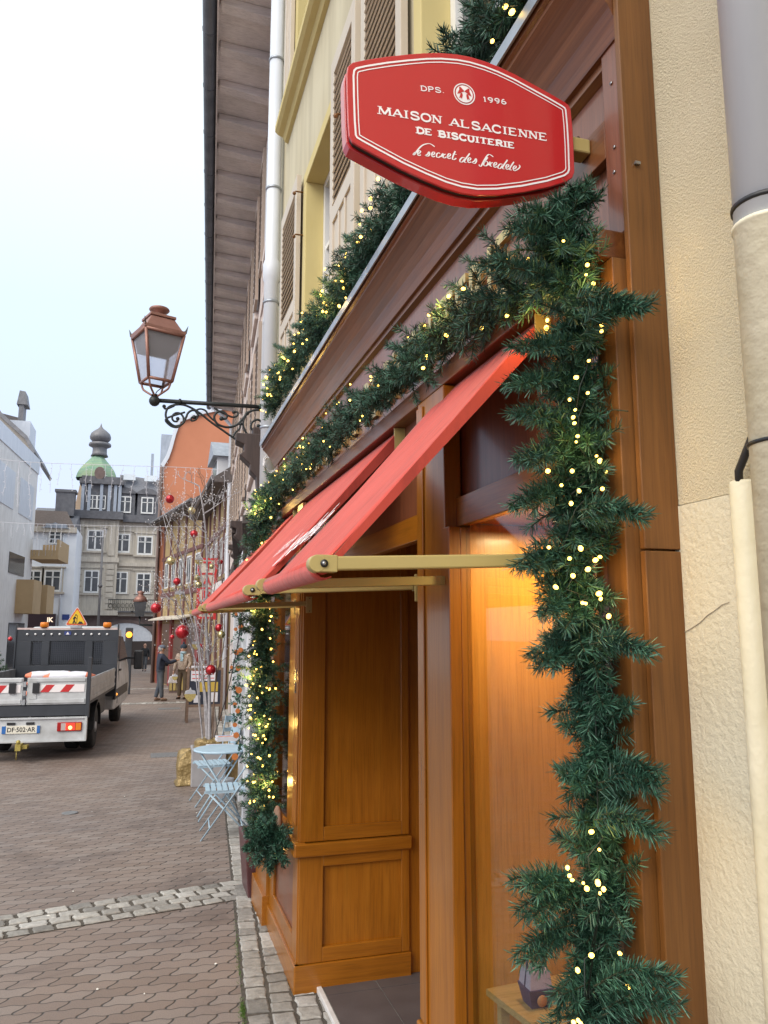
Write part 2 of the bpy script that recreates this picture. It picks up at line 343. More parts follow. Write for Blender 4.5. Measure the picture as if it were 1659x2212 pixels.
def cover(px,py,r,name,lab,sq=False):
    p=P(px,py,Z=0); z=gz(p.y)
    for _ in range(6): p=P(px,py,Z=gz(p.y))
    t=thing(name,(p.x,p.y,gz(p.y)),lab,'manhole cover'); b=MB()
    if sq: b.box(-r,r,-r*.8,r*.8,.003,.008); b.build('lid',M['ironlid'],t,world=False); b=MB(); [b.box(-r+k*r/4,-r+k*r/4+.02,-r*.75,r*.75,.008,.011) for k in range(1,8)]; b.build('ribs',M['ironlid'],t,world=False)
    else:
        b.lathe([(r,.002),(r,.008),(r*.9,.009)],n=24); b.build('rim',M['ironlid'],t,world=False); b=MB(); b.lathe([(r*.86,.002),(r*.86,.0105)],n=20); b.build('lid',M['ironlid'],t,world=False)
M['ironlid']=mottled('worn cast iron',(.16,.16,.16),(.24,.24,.24),30,.5,.4)
cover(151,1757,.085,'water_cover','small round grey metal cover in the brown paving left of the blue chairs')
cover(366,1631,.3,'drain_cover','dark rectangular drain cover in the paving between truck and gold wrapped pot',True)
cover(366,1531,.3,'drain_cover','dark rectangular cover in the paving behind the white sett line near the two talking people',True)
# entrance tiles
M['tile']=mottled('dark slate tile',(.075,.072,.078),(.11,.105,.11),5,.32,0,.1,.002,60); M['grout']=base('grout',(.3,.29,.27),.9)[0]
mb=MB(); mb.box(1.0,1.66,2.42,4.46,-.01,.024,1)
for xa,xb in ((1.006,1.30),(1.305,1.655)):
    yy=4.452
    for l in (.13,.62,.62,.62): mb.box(xa,xb,yy-l+.005,yy,.0,.028,0); yy-=l
struct('entrance_tiles',mb,[M['tile'],M['grout']])
mb=MB(); mb.box(.972,.998,2.42,4.44,-.01,.034); tag(mb.build('threshold_strip',mottled('white metal edge',(.6,.58,.56),(.72,.7,.68),20,.4),bevel=.003),'pale metal edge strip along the dark entrance tiles','edging')
# ================= houses on the right =================
XW=.985
def plaster(name,c1,c2,bscale,bs,bd,s2=3,streak=.0):
    m,t,b=base(name,c1,.85); v=tex(t); f=noise(t,v,s2,4); c=ramp(t,f,[(.3,c1),(.7,c2)])
    if streak:
        st=noise(t,tex(t,(2.5,2.5,.25)),3,4); c=mixc(t,streak,c,ramp(t,st,[(.35,(.45,.42,.38)),(.6,(1,1,1))]),'MULTIPLY')
    t.links.new(c,b.inputs['Base Color']); bump(t,b,noise(t,v,bscale,4,.7),bs,bd); return m
M['render_rough']=plaster('coarse sand render',(.72,.63,.43),(.80,.71,.51),210,1.0,.009,2)
M['render_smooth']=plaster('painted smooth render',(.60,.555,.42),(.66,.61,.47),75,.8,.006,2)
M['yellow']=plaster('pale yellow wall paint',(.52,.46,.31),(.58,.53,.38),45,.25,.004,1.2,.3); M['yellow2']=plaster('yellow stone surround paint',(.55,.45,.19),(.6,.5,.23),60,.2,.003,2)
t=thing('beige_house',(1.1,-1,0),'beige house wall of coarse render beside the wooden post and grey downpipe','building')
mb=MB(); mb.box(XW,1.6,-6,1.335,2.19,9); mb.build('rendered_wall',M['render_rough'],t)
mb=MB(); mb.box(XW-.003,1.6,-6,1.335,-.1,2.188); mb.build('lower_wall',M['render_smooth'],t)
PIPE=(P(1655,455,Y=.90).x,.90); PZ=lambda y:P(1625,y,Y=.87).z
mb=MB(); cr=[P(x,y,X=XW-.0045) for x,y in ((1478,1366),(1492,1358),(1512,1345),(1527,1330),(1545,1318),(1560,1306),(1575,1301))]
for a,b_ in zip(cr,cr[1:]): mb.beam(a,b_,.0012,.0009)
mb.build('crack',base('crack dull brown',(.34,.30,.24),.9)[0],t)  # thin strips darker than the wall trace the crack
# downpipes on the beige wall
t=thing('downpipe',(.935,.845,0),'large downpipe at the right edge, zinc above and cream painted below','drainpipe')
px_,py_=PIPE
mb=MB(); mb.lathe([(.048,PZ(455)),(.048,8.5)],(px_,py_,0),28); mb.build('upper_pipe',M['zincp'],t)
mb=MB(); mb.lathe([(.0495,.2),(.0495,PZ(462)),(.052,PZ(460)),(.052,PZ(452)),(.049,PZ(450))],(px_,py_,0),28); mb.build('lower_pipe',M['cream_pipe'],t)
mb=MB(); mb.lathe([(.0485,PZ(418)),(.0515,PZ(417)),(.0515,PZ(409)),(.0485,PZ(408))],(px_,py_,0),28); mb.lathe([(.050,PZ(942)),(.0525,PZ(941)),(.0525,PZ(934)),(.050,PZ(933))],(px_,py_,0),28); split(mb,'strap',M['blackp'],t)
t=thing('cable_duct',(.99,.93,0),'cream half round cable duct on the wall beside the big downpipe','conduit')
mb=MB(); mb.lathe([(.024,.1),(.024,2.20),(.022,2.205)],(XW-.002,1.075,0),20); mb.build('duct',M['cream_pipe'],t)
mb=MB(); mb.tube([(XW-.012,1.075,2.17),(XW-.02,1.065,2.22),(XW-.02,1.03,2.27),(XW-.01,.98,2.31)],.007,8); mb.build('cable',M['blackp'],t)
# yellow house
YH=thing('yellow_house',(1.3,4,0),'pale yellow house with louvred shutters above the wooden biscuit shop front','building')
def wallbits(holes,y0,y1,z0,z1,x0=XW,x1=1.35):
    """wall in plane x0 with rectangular holes (ya,yb,za,zb), sorted rows"""
    mb=MB(); zs=sorted({z0,z1}|{h[2] for h in holes}|{h[3] for h in holes})
    for za,zb in zip(zs,zs[1:]):
        hs=sorted([h for h in holes if h[2]<=za and h[3]>=zb]); y=y0
        for h in hs: mb.box(x0,x1,y,h[0],za,zb); y=h[1]
        mb.box(x0,x1,y,y1,za,zb)
    return mb
holes=[(4.22,5.12,3.55,5.18),(1.80,2.66,3.55,5.18),(4.7,5.62,6.22,7.9),(2.2,3.1,6.22,7.9)]
mb=wallbits(holes,1.34,6.7,3.2,8.6); mb.box(1.68,1.9,2.3,5.97,0,3.2); mb.box(XW,1.6,5.98,6.7,0,3.2); mb.build('wall',M['yellow'],YH)
for k,(a,b_,c,d) in enumerate(holes):
    f=MB(); s=.09; x0=XW-.015
    f.box(x0,XW+.12,a-s,a+.004,c,d-.004); f.box(x0,XW+.12,b_-.004,b_+s,c,d-.004); f.box(x0,XW+.12,a-s,b_+s,d-.004,d+s)
    f.build('window_surround',M['yellow2'],YH,bevel=.006)
    f=MB(); X=XW+.13; q=.055
    for (u0,u1,v0,v1) in ((a,a+q,c,d),(b_-q,b_,c,d),(a+q,b_-q,d-q,d),(a+q,b_-q,c,c+q),((a+b_)/2-.04,(a+b_)/2+.04,c+q,d-q)): f.box(X-.012,X+.05,u0,u1,v0,v1)
    for zz in (c+(d-c)*.36,c+(d-c)*.68): f.box(X,X+.04,a+q,(a+b_)/2-.04,zz-.015,zz+.015); f.box(X,X+.04,(a+b_)/2+.04,b_-q,zz-.015,zz+.015)
    w_=f.build('window',M['wframe'],YH); f=MB(); f.box(X+.02,X+.028,a+q,b_-q,c+q,d-q); f.build('pane',M['dglass'],w_)
    if c>6:
        f=MB(); f.prism([(XW,c),(XW-.115,c),(XW-.115,c-.05),(XW-.09,c-.075),(XW-.05,c-.09),(XW-.03,c-.13),(XW,c-.14)],'y',a-.75 if k==2 else a-.3,b_+.42); f.build('sill',M['yellow2'],YH)
M['shut']=mottled('cream shutter paint',(.50,.43,.34),(.56,.49,.40),3,.5,0,.05,.001,80); M['shutd']=base('louvre shade and slat brown',(.12,.075,.05),.7)[0]
def shutter(y0,y1,z0,z1,x=XW-.055,louv=.55):
    t=.035; mb=MB(); s=.075; zm=z0+(z1-z0)*(1-louv)
    mb.box(x,x+t,y0,y0+s,z0,z1); mb.box(x,x+t,y1-s,y1,z0,z1); mb.box(x,x+t,y0+s,y1-s,z1-.11,z1); mb.box(x,x+t,y0+s,y1-s,zm-.05,zm+.05); mb.box(x,x+t,y0+s,y1-s,z0,z0+.1)
    mb.box(x+.012,x+t-.006,y0+s,y1-s,z0+.1,zm-.05)
    for k in (1,2): yy=y0+s+(y1-y0-2*s)*k/3; mb.box(x+.002,x+.012,yy-.012,yy+.012,z0+.1,zm-.05)
    o=mb.build('shutter',M['shut'],YH,bevel=.003)
    lb=MB(); n=int((z1-zm-.16)/.052); zz=zm+.06
    for k in range(n): z_=zz+k*.052; lb.hull8([(x-.002,y0+s,z_),(x+.006,y0+s,z_-.004),(x+.006,y1-s,z_-.004),(x-.002,y1-s,z_),(x+.022,y0+s,z_+.032),(x+.030,y0+s,z_+.028),(x+.030,y1-s,z_+.028),(x+.022,y1-s,z_+.032)])
    lb.build('louvres',M['shut'],o); lb=MB(); lb.box(x+.031,x+.034,y0+s,y1-s,zm+.05,z1-.11); lb.build('louvre_shade',M['shutd'],o)  # dark brown sheet paints the shade seen between the louvres
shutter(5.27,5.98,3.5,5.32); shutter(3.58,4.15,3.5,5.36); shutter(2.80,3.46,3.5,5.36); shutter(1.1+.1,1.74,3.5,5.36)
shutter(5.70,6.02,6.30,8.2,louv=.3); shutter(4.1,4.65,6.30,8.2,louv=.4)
mb=MB()
for y,z in ((5.20,4.8),(5.22,5.15),(3.9,4.86)): mb.tube([(XW,y,z),(XW-.07,y,z),(XW-.085,y-.02,z-.03)],.006,6); mb.ball((XW-.085,y-.02,z-.03),.014,8)
split(mb,'shutter_hook',M['post'],YH)
t=thing('grey_downpipe',(.94,6.62,0),'tall light grey zinc downpipe at the far edge of the yellow house','drainpipe')
mb=MB(); mb.lathe([(.062,2.4),(.062,4.9),(.075,4.92),(.078,5.05),(.062,5.1),(.062,8.3)],(.90,6.25,0),20); mb.build('pipe',M['zincp'],t)
mb=MB(); [mb.lathe([(.063,z),(.07,z+.002),(.07,z+.02),(.063,z+.022)],(.90,6.25,0),20) for z in (3.6,4.7,5.75,7.0)]; split(mb,'clamp',M['zinc'],t)
# ================= wooden shop front =================
SF=thing('wooden_shopfront',(.9,3.6,0),'varnished oak biscuit shop front with cornice, panelled bays and recessed entrance','shopfront')
WV,WH,WX=M['wood_v'],M['wood_h'],M['wood_x']
# near end post (end face looks towards the street corner) in two lengths
mb=MB(); mb.box(.902,XW-.001,1.25,1.266,2.103,4.6); mb.box(.902,XW-.001,1.25,1.266,-.05,2.099); split(mb,'end_post',M['post'],SF,bevel=.002)
mb=MB(); mb.box(.93,XW-.001,1.2665,1.335,-.05,4.6); mb.build('post_core',M['post'],SF)
mb=MB(); mb.box(.872,.929,1.268,1.335,.0,2.70); mb.build('stile',M['post'],SF,bevel=.002)
# fascia board between ledge and cornice
mb=MB(); mb.box(.95,XW,1.336,5.97,2.70,3.36); mb.build('fascia_board',M['fascia'],SF)
mb=MB(); mb.box(.922,.949,1.288,1.347,2.775,3.235); mb.box(.922,.948,5.85,5.96,2.775,3.235); split(mb,'fascia_stile',M['fascia'],SF,bevel=.003)
mb=MB(); mb.box(.85,.949,1.283,5.97,2.705,2.768); mb.build('ledge',M['cornice'],SF,bevel=.004)
prof=[(XW-.001,3.44),(.82,3.415),(.812,3.405),(.812,3.378),(.822,3.374),(.822,3.362),(.834,3.352),(.852,3.334),(.874,3.306),(.893,3.276),(.908,3.246),(.918,3.222),(.930,3.220),(.930,3.200),(.949,3.190),(XW-.001,3.19)]
mb=MB(); mb.prism(prof,'y',1.267,5.99); mb.build('cornice',M['cornice'],SF)
mb=MB(); mb.prism([(XW,3.449),(.80,3.424),(.80,3.388),(.806,3.388),(.806,3.417),(XW,3.442)],'y',1.267,6.0); mb.build('zinc_flashing',M['zinc'],SF)
# transom panels under the ledge
for a,b_ in ((1.335,2.375),(2.375,4.46),(4.46,5.95)):
    mb=MB(); mb.box(.905,.93,a,b_,2.26,2.705); mb.build('transom_panel',M['fascia'],SF)
    mb=MB(); mb.box(.882,.904,a+.0,b_-.0,2.255,2.345); mb.build('transom_rail',WH,SF,bevel=.003)
    mb=MB(); mb.box(.884,.904,a,a+.09,2.346,2.704); mb.box(.884,.904,b_-.09,b_,2.346,2.704); split(mb,'transom_stile',WV,SF,bevel=.003)
# near bay
mb=MB(); mb.box(.845,.90,2.14,2.375,-.02,2.70); mb.build('pilaster',WV,SF,bevel=.004)
mb=MB(); mb.box(.838,.8445,2.315,2.37,.80,2.68); mb.build('pilaster_bead',WV,SF,bevel=.002)
mb=MB(); mb.box(.835,.872,2.085,2.139,.80,2.25); mb.build('window_stile',WV,SF,bevel=.003)
mb=MB(); mb.box(.876,.908,2.095,2.15,.80,2.25); mb.box(.876,.90,1.336,1.38,.80,2.25); split(mb,'window_frame',M['wood_v'],SF,bevel=.002)
mb=MB(); mb.box(.830,.90,1.30,2.385,.70,.79); mb.build('mid_rail',WH,SF,bevel=.006)
mb=MB(); mb.box(.86,.90,1.336,2.37,0,.70); mb.build('lower_panel',WV,SF)
mb=MB(); mb.box(.835,.8595,1.30,2.385,-.02,.15); mb.build('plinth',WH,SF,bevel=.004)
mb=MB(); mb.box(.893,.898,1.381,2.094,.80,2.25); mb.build('shop_window_glass',M['glass'],SF)
# display box behind the glass
mb=MB(); mb.box(.91,1.60,2.10,2.13,.80,2.26); mb.box(.93,1.60,1.34,1.37,.80,2.26); split(mb,'display_side',wood('blond display veneer',(.70,.29,.045),(.76,.33,.06),(.63,.25,.035),rough=.4,coat=.2,island=False),SF)
mb=MB(); mb.box(1.60,1.63,1.34,2.13,.8,2.26); mb.box(.91,1.60,1.37,2.10,2.262,2.28); mb.build('display_back',WV,SF)
mb=MB(); mb.box(.91,1.60,1.37,2.10,.78,.80); mb.build('display_floor',M['cornice'],SF)
# entrance recess: side of the far bay faces the camera
Y=4.46
mb=MB(); mb.box(.875,1.51,Y,Y+.03,.0,2.70); mb.build('side_board',WV,SF)
def frame_panel(x0,x1,z0,z1,st,rail_b,rail_t,nm='side_panel'):
    f=MB(); f.box(x0,x0+st,Y-.022,Y-.0005,z0,z1); f.box(x1-st*.35,x1,Y-.022,Y-.0005,z0,z1); split(f,'panel_stile',WV,SF,bevel=.003)
    f=MB(); f.box(x0+st,x1-st*.35,Y-.022,Y-.0005,z0,z0+rail_b); f.box(x0+st,x1-st*.35,Y-.022,Y-.0005,z1-rail_t,z1); split(f,'panel_rail',WX,SF,bevel=.003)
frame_panel(.868,1.51,.15,.705,.135,.075,.06); frame_panel(.868,1.51,.78,2.70,.135,.075,.06)
mb=MB(); mb.box(.836,1.52,Y-.045,Y-.0005,.705,.775); mb.build('side_rail',WX,SF,bevel=.006)
mb=MB(); mb.box(.848,1.515,Y-.035,Y-.0005,-.02,.148); mb.build('side_plinth',WX,SF,bevel=.004)
mb=MB(); mb.box(1.511,1.66,Y+.004,Y+.03,0,2.70); mb.build('jamb_board',WV,SF)
mb=MB(); mb.box(1.64,1.67,2.376,Y,0,2.7); mb.box(.935,1.64,2.376,Y,2.62,2.65); mb.build('recess_lining',WV,SF)
mb=MB(); mb.box(.901,1.64,2.345,2.375,0,2.7); mb.build('recess_side',WV,SF)
# far bay street side
mb=MB(); mb.box(.858,.874,Y-.001,4.62,.78,2.70); mb.build('corner_pilaster',WV,SF,bevel=.004)
mb=MB(); [mb.box(.850,.8578,4.475+k*.035,4.49+k*.035,.86,2.6) for k in range(4)]; split(mb,'flute',WV,SF,bevel=.003)
mb=MB(); mb.box(.875,.90,4.62,4.90,.78,2.26); mb.build('pilaster',WV,SF,bevel=.003)
mb=MB(); mb.box(.85,.90,5.40,5.56,.78,2.70); mb.box(.845,.90,5.585,5.95,.78,2.70); split(mb,'window_frame',WV,SF,bevel=.004)
mb=MB(); mb.box(.89,.895,4.90,5.40,.79,2.26); mb.build('shop_window_glass',M['glass'],SF)
mb=MB(); mb.box(.832,.90,Y-.03,5.97,.705,.78); mb.build('mid_rail',WH,SF,bevel=.006)
mb=MB(); mb.box(.88,.90,Y+.03,5.43,.15,.70); mb.build('lower_panel',M['fascia'],SF)
mb=MB(); mb.box(.862,.8795,Y,4.60,.15,.704); mb.box(.862,.8795,5.28,5.43,.15,.704); mb.box(.862,.8795,4.60,5.28,.15,.25); mb.box(.862,.8795,4.60,5.28,.63,.704); split(mb,'panel_frame',WV,SF,bevel=.003)
mb=MB(); mb.box(.845,.90,Y-.03,5.43,-.05,.148); mb.build('plinth',WH,SF,bevel=.004)
mb=MB(); mb.box(.84,.90,5.44,5.94,.15,.70); mb.build('lower_panel',WV,SF,bevel=.003)
mb=MB(); mb.box(.815,.90,5.435,5.96,-.05,.20); mb.build('plinth',WH,SF,bevel=.004)
mb=MB(); mb.box(1.45,1.5,4.5,5.9,.8,2.26); mb.box(.905,1.45,5.86,5.9,.8,2.26); mb.box(.905,1.45,4.5,5.86,.76,.79); mb.box(.905,1.45,4.5,5.86,2.27,2.29); mb.build('display_back',M['cornice'],SF)
mb=MB()
for px,py,X in ((1327,318,.921),(1327,372,.921),(1316,510,.921),(1320,180,.921)):
    p=P(px,py,X=X); mb.lathe([(.0001,-.002),(.004,-.002),(.004,.001)],(X,p.y,p.z),8,ax='x')
split(mb,'screw',M['steel'],SF)
mb=MB(); mb.tube([(.94,4.15,3.2),(.945,4.17,3.08),(.94,4.12,2.98),(.947,4.14,2.9),(.93,4.16,2.78)],.002,5); mb.build('loose_wire',M['blackp'],SF)
mb=MB()
p=P(1375,355,Y=1.249); mb.box(p.x-.006,p.x+.006,1.243,1.249,p.z-.002,p.z+.004); p=P(1344,1145,Y=1.249); mb.build('nail_head',M['steel'],SF)
# numerals 22, one above the other
for z0 in (1.660,1.585):
    mb=MB(); text_on(mb,'2',(.8485,4.560,z0),(0,-1,0),(0,0,1),.036,.062,.006); o=mb.build('house_number',M['steel'],SF)
# gold letters along the fascia
X=.944
def fword(s,y_start,length,z0,h):
    mb=MB(); text_on(mb,s,(X,y_start,z0),(0,-1,0),(0,0,1),length,h,.022,bold=.01,spacing=1.08); mb.build('lettering',M['goldlet'],SF)
# the fascia reads left to right towards the camera
fword('MAISON',5.62,.74,2.89,.20); fword('ALSACIENNE',4.74,1.22,2.89,.20); fword('DE',3.38,.2,2.89,.20); fword('BISCUITERIE',3.06,1.22,2.89,.20)
# brown plush thing on the sill behind the far garland
t=thing('brown_plush',(.82,4.98,.78),'rounded brown plush ornament on the sill behind the far garland','ornament')
mb=MB(); mb.ball((.812,4.86,.80),.09,16,sc_=(.3,.9,1.05)); mb.build('body',mottled('brown plush',(.2,.12,.08),(.27,.17,.12),30,.95),t)
# ---------- things in the near display ----------
BZ=P(1050,2136,Y=2.02).z; bq=[P(*v,Z=BZ) for v in ((1050,2136),(1250,2096),(1420,2190),(1250,2290))]
bd=MB(); bd.prism([(v.x,min(v.y,2.08)) for v in bq],'z',BZ-.016,BZ)
tb=thing('display_board',(1.2,1.8,.80),'pale plywood board in the lit shop window under the purple box','shelf'); bd.build('top',M['ply'],tb)
bc=(bq[0]+bq[1]+bq[2]+bq[3])/4; bd=MB(); [bd.box(v.x-.012,v.x+.012,v.y-.012,v.y+.012,.80,BZ-.017) for v in [bc+(q-bc)*.8 for q in bq]]; split(bd,'foot',M['ply'],tb)
p=P(1158,2168,Z=BZ)
t=thing('gift_box',(p.x,p.y,BZ),'small purple paper box of biscuits with a handle, behind the shop window glass','box')
pur=base('purple card',(.06,.035,.12),.5)[0]
def frus(mb,a,b_,h,z0,o,m=0): mb.hull8([(o[0]-a,o[1]-a,z0),(o[0]+a,o[1]-a,z0),(o[0]+a,o[1]+a,z0),(o[0]-a,o[1]+a,z0),(o[0]-b_,o[1]-b_,z0+h),(o[0]+b_,o[1]-b_,z0+h),(o[0]+b_,o[1]+b_,z0+h),(o[0]-b_,o[1]+b_,z0+h)],m)
mb=MB(); frus(mb,.024,.034,.045,0,(0,0)); mb.build('tray',pur,t,world=False)
mb=MB(); frus(mb,.031,.026,.04,.0455,(0,0)); mb.build('wrapper',base('pale cellophane',(.5,.40,.52),.2)[0],t,world=False)
mb=MB(); mb.tube([(-.03,0,.045),(-.022,0,.10),(-.012,0,.135),(.012,0,.135),(.022,0,.10),(.03,0,.045)],.006,6,flat=.4); mb.build('handle',pur,t,world=False)
mb=MB(); mb.lathe([(.0001,-.0345),(.014,-.0345),(.014,-.033)],(0,0,.02),12,ax='y'); mb.build('seal',base('copper seal',(.5,.22,.1),.4)[0],t,world=False)
dl=thing('display_lamp',(1.1,1.75,2.25),'warm lamp under the ceiling of the near shop window','lamp')
mb=MB(); mb.lathe([(.05,0),(.05,.012)],(1.1,1.86,2.25),16); mb.build('housing',M['blackp'],dl)
mb=MB(); mb.lathe([(.04,0),(.04,.003)],(1.1,1.86,2.246),16); mb.build('lens',emis('warm lamp lens',(1,.75,.42),6),dl)
L=bpy.data.lights.new('display_light','AREA'); L.energy=7.5; L.size=.10; L.color=(1,.70,.36); lo=bpy.data.objects.new('display_light',L); sc.collection.objects.link(lo); lo.location=(1.1,1.86,2.24)
lo.rotation_euler=(0,0,0)
L2=bpy.data.lights.new('display_light','AREA'); L2.energy=4; L2.size=.12; L2.color=(1,.70,.36); lo=bpy.data.objects.new('display_light',L2); sc.collection.objects.link(lo); lo.location=(1.15,5.1,2.24)
# ================= awnings =================
def canvas_mat():
    m,t,b=base('red canvas',(.57,.075,.062),.82); v=tex(t)
    c=ramp(t,noise(t,v,2.2,5,.6),[(.3,(.48,.052,.036)),(.55,(.56,.066,.045)),(.8,(.60,.082,.06))])
    st=noise(t,tex(t,(2,9,1)),4,5,.65); c=mixc(t,.5,c,ramp(t,st,[(.36,(.62,.6,.6)),(.5,(1,1,1))]),'MULTIPLY'); t.links.new(c,b.inputs['Base Color'])
    h=mth(t,'ADD',noise(t,tex(t,(1,5,1)),5,3),mth(t,'MULTIPLY',noise(t,v,500,2),.15)); bump(t,b,h,.5,.006); b.inputs['Sheen Weight'].default_value=.15; return m
M['red']=canvas_mat()
def awning(y0,y1,lab,sk=.15):
    t=thing('awning',(.87,(y0+y1)/2,2.7),lab,'awning',group='red canvas awnings over the shop front')
    XT,ZT,XB,ZB=.885,2.695,.318,2.072
    mb=MB(); nseg=18; pts=[]
    for i in range(nseg+1):
        k=i/nseg; s=math.sin(math.pi*k)*.006; pts.append((XT+(XB-XT)*k, ZT+(ZB-ZT)*k-s))
    for k in range(1,7):
        a=math.pi*(.75+k/6*.95); pts.append((XB+.022*math.cos(a)+.004,ZB-.004+.022*math.sin(a)))
    ny=14; vs=[];fs=[]
    for i,(x,z) in enumerate(pts):
        for j in range(ny+1):
            yy=y0+(y1-y0)*j/ny+sk*max(0,1-i/nseg); wv=.0022*math.sin(j*1.9+i*.35)*math.sin(math.pi*min(i,nseg)/nseg)
            vs.append((x-wv,yy,z+wv))
    for i in range(len(pts)-1):
        for j in range(ny): fs.append((i*(ny+1)+j,i*(ny+1)+j+1,(i+1)*(ny+1)+j+1,(i+1)*(ny+1)+j))
    mb.add(vs,fs,0,True); ob=mb.build('canvas',M['red'],t); sm=ob.modifiers.new('thick','SOLIDIFY'); sm.thickness=.003; sm.offset=0
    mb=MB(); ym=(y0+y1)/2
    for q in (.33,.67):
        yq=y0+(y1-y0)*q; mb.hull8([(XB+.004,yq-.004,ZB+.021),(XB+.004,yq+.004,ZB+.021),(XT,yq+sk+.004,ZT+.0035),(XT,yq+sk-.004,ZT+.0035),(XB+.004,yq-.004,ZB+.0225),(XB+.004,yq+.004,ZB+.0225),(XT,yq+sk+.004,ZT+.005),(XT,yq+sk-.004,ZT+.005)])
    mb=MB()
    for yy,s in ((y0,-1),): mb.hull8([(XB+.02,yy-.003,ZB-.002),(XB+.02,yy,ZB-.002),(XT,yy+sk,ZT-.052),(XT,yy+sk-.003,ZT-.052),(XB+.02,yy-.003,ZB+.018),(XB+.02,yy,ZB+.018),(XT,yy+sk,ZT),(XT,yy+sk-.003,ZT)])
    mb.build('side_hem',M['red'],t)
    mb=MB(); mb.tube([(XB,y0+.004,ZB),(XB,y1-.004,ZB)],.018,14); mb.build('front_bar',M['red'],t)
    mb=MB(); mb.box(.886,.90,y0+sk+.01,y1+sk-.01,2.64,2.70); mb.build('cassette',M['red'],t)
    for yy in (y0,y1):
        sgn=-1 if yy==y0 else 1; ya=yy+sgn*.022
        mb=MB(); mb.box(.30,.845,ya-.014,ya+.014,ZB-.013,ZB+.013); n0=len(mb.v)
        for i in range(n0):
            v=mb.v[i]
            if v[0]>.5: mb.v[i]=(v[0],v[1],v[2]+.022)
        arm=mb.build('arm',M['gold'],t,bevel=.003)
        mb=MB(); mb.lathe([(.0165,-.016),(.0165,.016)],(.30,ya,ZB),18,ax='y'); mb.box(.30,.338,ya-.0155,ya+.0155,ZB-.0155,ZB+.0165); mb.build('end_cap',M['gold'],arm,bevel=.0015)
        mb=MB(); mb.lathe([(.0001,-.0185),(.0075,-.0185),(.0075,-.0165)],(.312,ya,ZB),14,ax='y'); mb.build('bolt_ring',M['blackp'],arm)
        mb=MB(); mb.lathe([(.0001,-.0195),(.0042,-.0195),(.0042,-.018)],(.312,ya,ZB),6,ax='y'); mb.build('bolt',M['steel'],arm)
        mb=MB(); mb.box(.845,.864,ya-.010,ya+.010,ZB+.005,ZB+.034); mb.box(.846,.880,ya-.022,ya-.016,ZB-.03,ZB+.06); mb.build('wall_bracket',M['gold'],t,bevel=.002)
        mb=MB(); [mb.lathe([(.0001,-.0245),(.003,-.0245),(.003,-.0222)],(.866,ya,ZB+q),8,ax='y') for q in (-.02,.05)]; split(mb,'screw',M['signdark'],t)
        mb=MB(); mb.box(.862,.948,yy+sk+sgn*.010-.003,yy+sk+sgn*.010+.003,2.60,2.704); mb.build('top_bracket',M['gold'],t,bevel=.002)
    return t
awning(1.44,2.11,'nearest red awning with gold arms, over the lit shop window')
a2=awning(2.46,4.25,'middle red awning over the entrance, with white script lettering',.24)
awning(4.66,5.60,'farthest red awning, mostly hidden behind the lettered one')
# white script on the middle awning: on the canvas plane
XT,ZT,XB,ZB=.885,2.695,.318,2.072
nv=Vector((ZT-ZB,0,-(XT-XB))).normalized()*-1; upv=Vector((XT-XB,0,ZT-ZB)).normalized()
def onaw(px,py,off=.006):
    d=(P(px,py,Y=1)-Vector((0,0,CAMH))); p0=Vector((XB,0,ZB))+nv*off; t_=(p0-Vector((0,0,CAMH))).dot(nv)/d.dot(nv); return Vector((0,0,CAMH))+d*t_
def line_on(s,pa,pb,h,m=M['white'],bold=.0,shear=.3):
    a,b_=onaw(*pa),onaw(*pb); ux=(b_-a); mb=MB(); uu=upv-ux.normalized()*upv.dot(ux.normalized())
    text_on(mb,s,a,ux,uu,ux.length,h,0,shear=shear,bold=bold); mb.build('script_lettering',m,a2)
line_on('le secret des',(587,1206),(622,1180),.10); line_on('bredele',(585,1226),(680,1150),.16,bold=.012); line_on('1996',(655,1172),(690,1135),.07)
# ================= projecting sign =================
YS=1.40
sg=thing('hanging_sign',(.95,YS,3.1),'red oval-ended shop sign with white letters MAISON ALSACIENNE DE BISCUITERIE','sign')
raw=[(98,290),(104,245),(132,220),(200,205),(330,185),(450,172),(560,163),(650,162),(750,170),(830,185),(920,212),(1000,243),(1100,290),(1200,345),(1300,400),(1390,452),(1415,470),(1430,500),(1440,600),(1447,720),(1452,870),(1440,902),(1410,925),(1300,960),(1150,990),(1000,1008),(880,1010),(780,995),(680,965),(560,915),(420,850),(280,775),(170,715),(130,690),(112,655),(105,560),(100,400)]
S2=lambda a,b_:P(713.2+a*.3637,54.9+b_*.3637,Y=YS)
poly=[(p.x,p.z) for p in (S2(a,b_) for a,b_ in raw)]
def inset(poly,d):
    n=len(poly); A=sum(poly[i][0]*poly[(i+1)%n][1]-poly[(i+1)%n][0]*poly[i][1] for i in range(n)); s=1 if A>0 else -1; r_=[]
    for i in range(n):
        a,b_,c=Vector(poly[i-1]),Vector(poly[i]),Vector(poly[(i+1)%n]); e1=(b_-a).normalized(); e2=(c-b_).normalized()
        nn=Vector((-e1.y,e1.x))+Vector((-e2.y,e2.x)); nn.normalize(); k=max(.5,nn.dot(Vector((-e1.y,e1.x)))); r_.append(tuple(b_+nn*s*d/k))
    return r_
mb=MB(); mb.prism(poly,'y',YS,YS+.006); mb.build('front_plate',M['signred'],sg,bevel=.0015)
mb=MB(); mb.prism(inset(poly,.006),'y',YS+.0065,YS+.022); mb.build('inner_body',M['signdark'],sg)
mb=MB(); mb.prism(poly,'y',YS+.0225,YS+.055); mb.build('back_case',M['signred'],sg,bevel=.002)
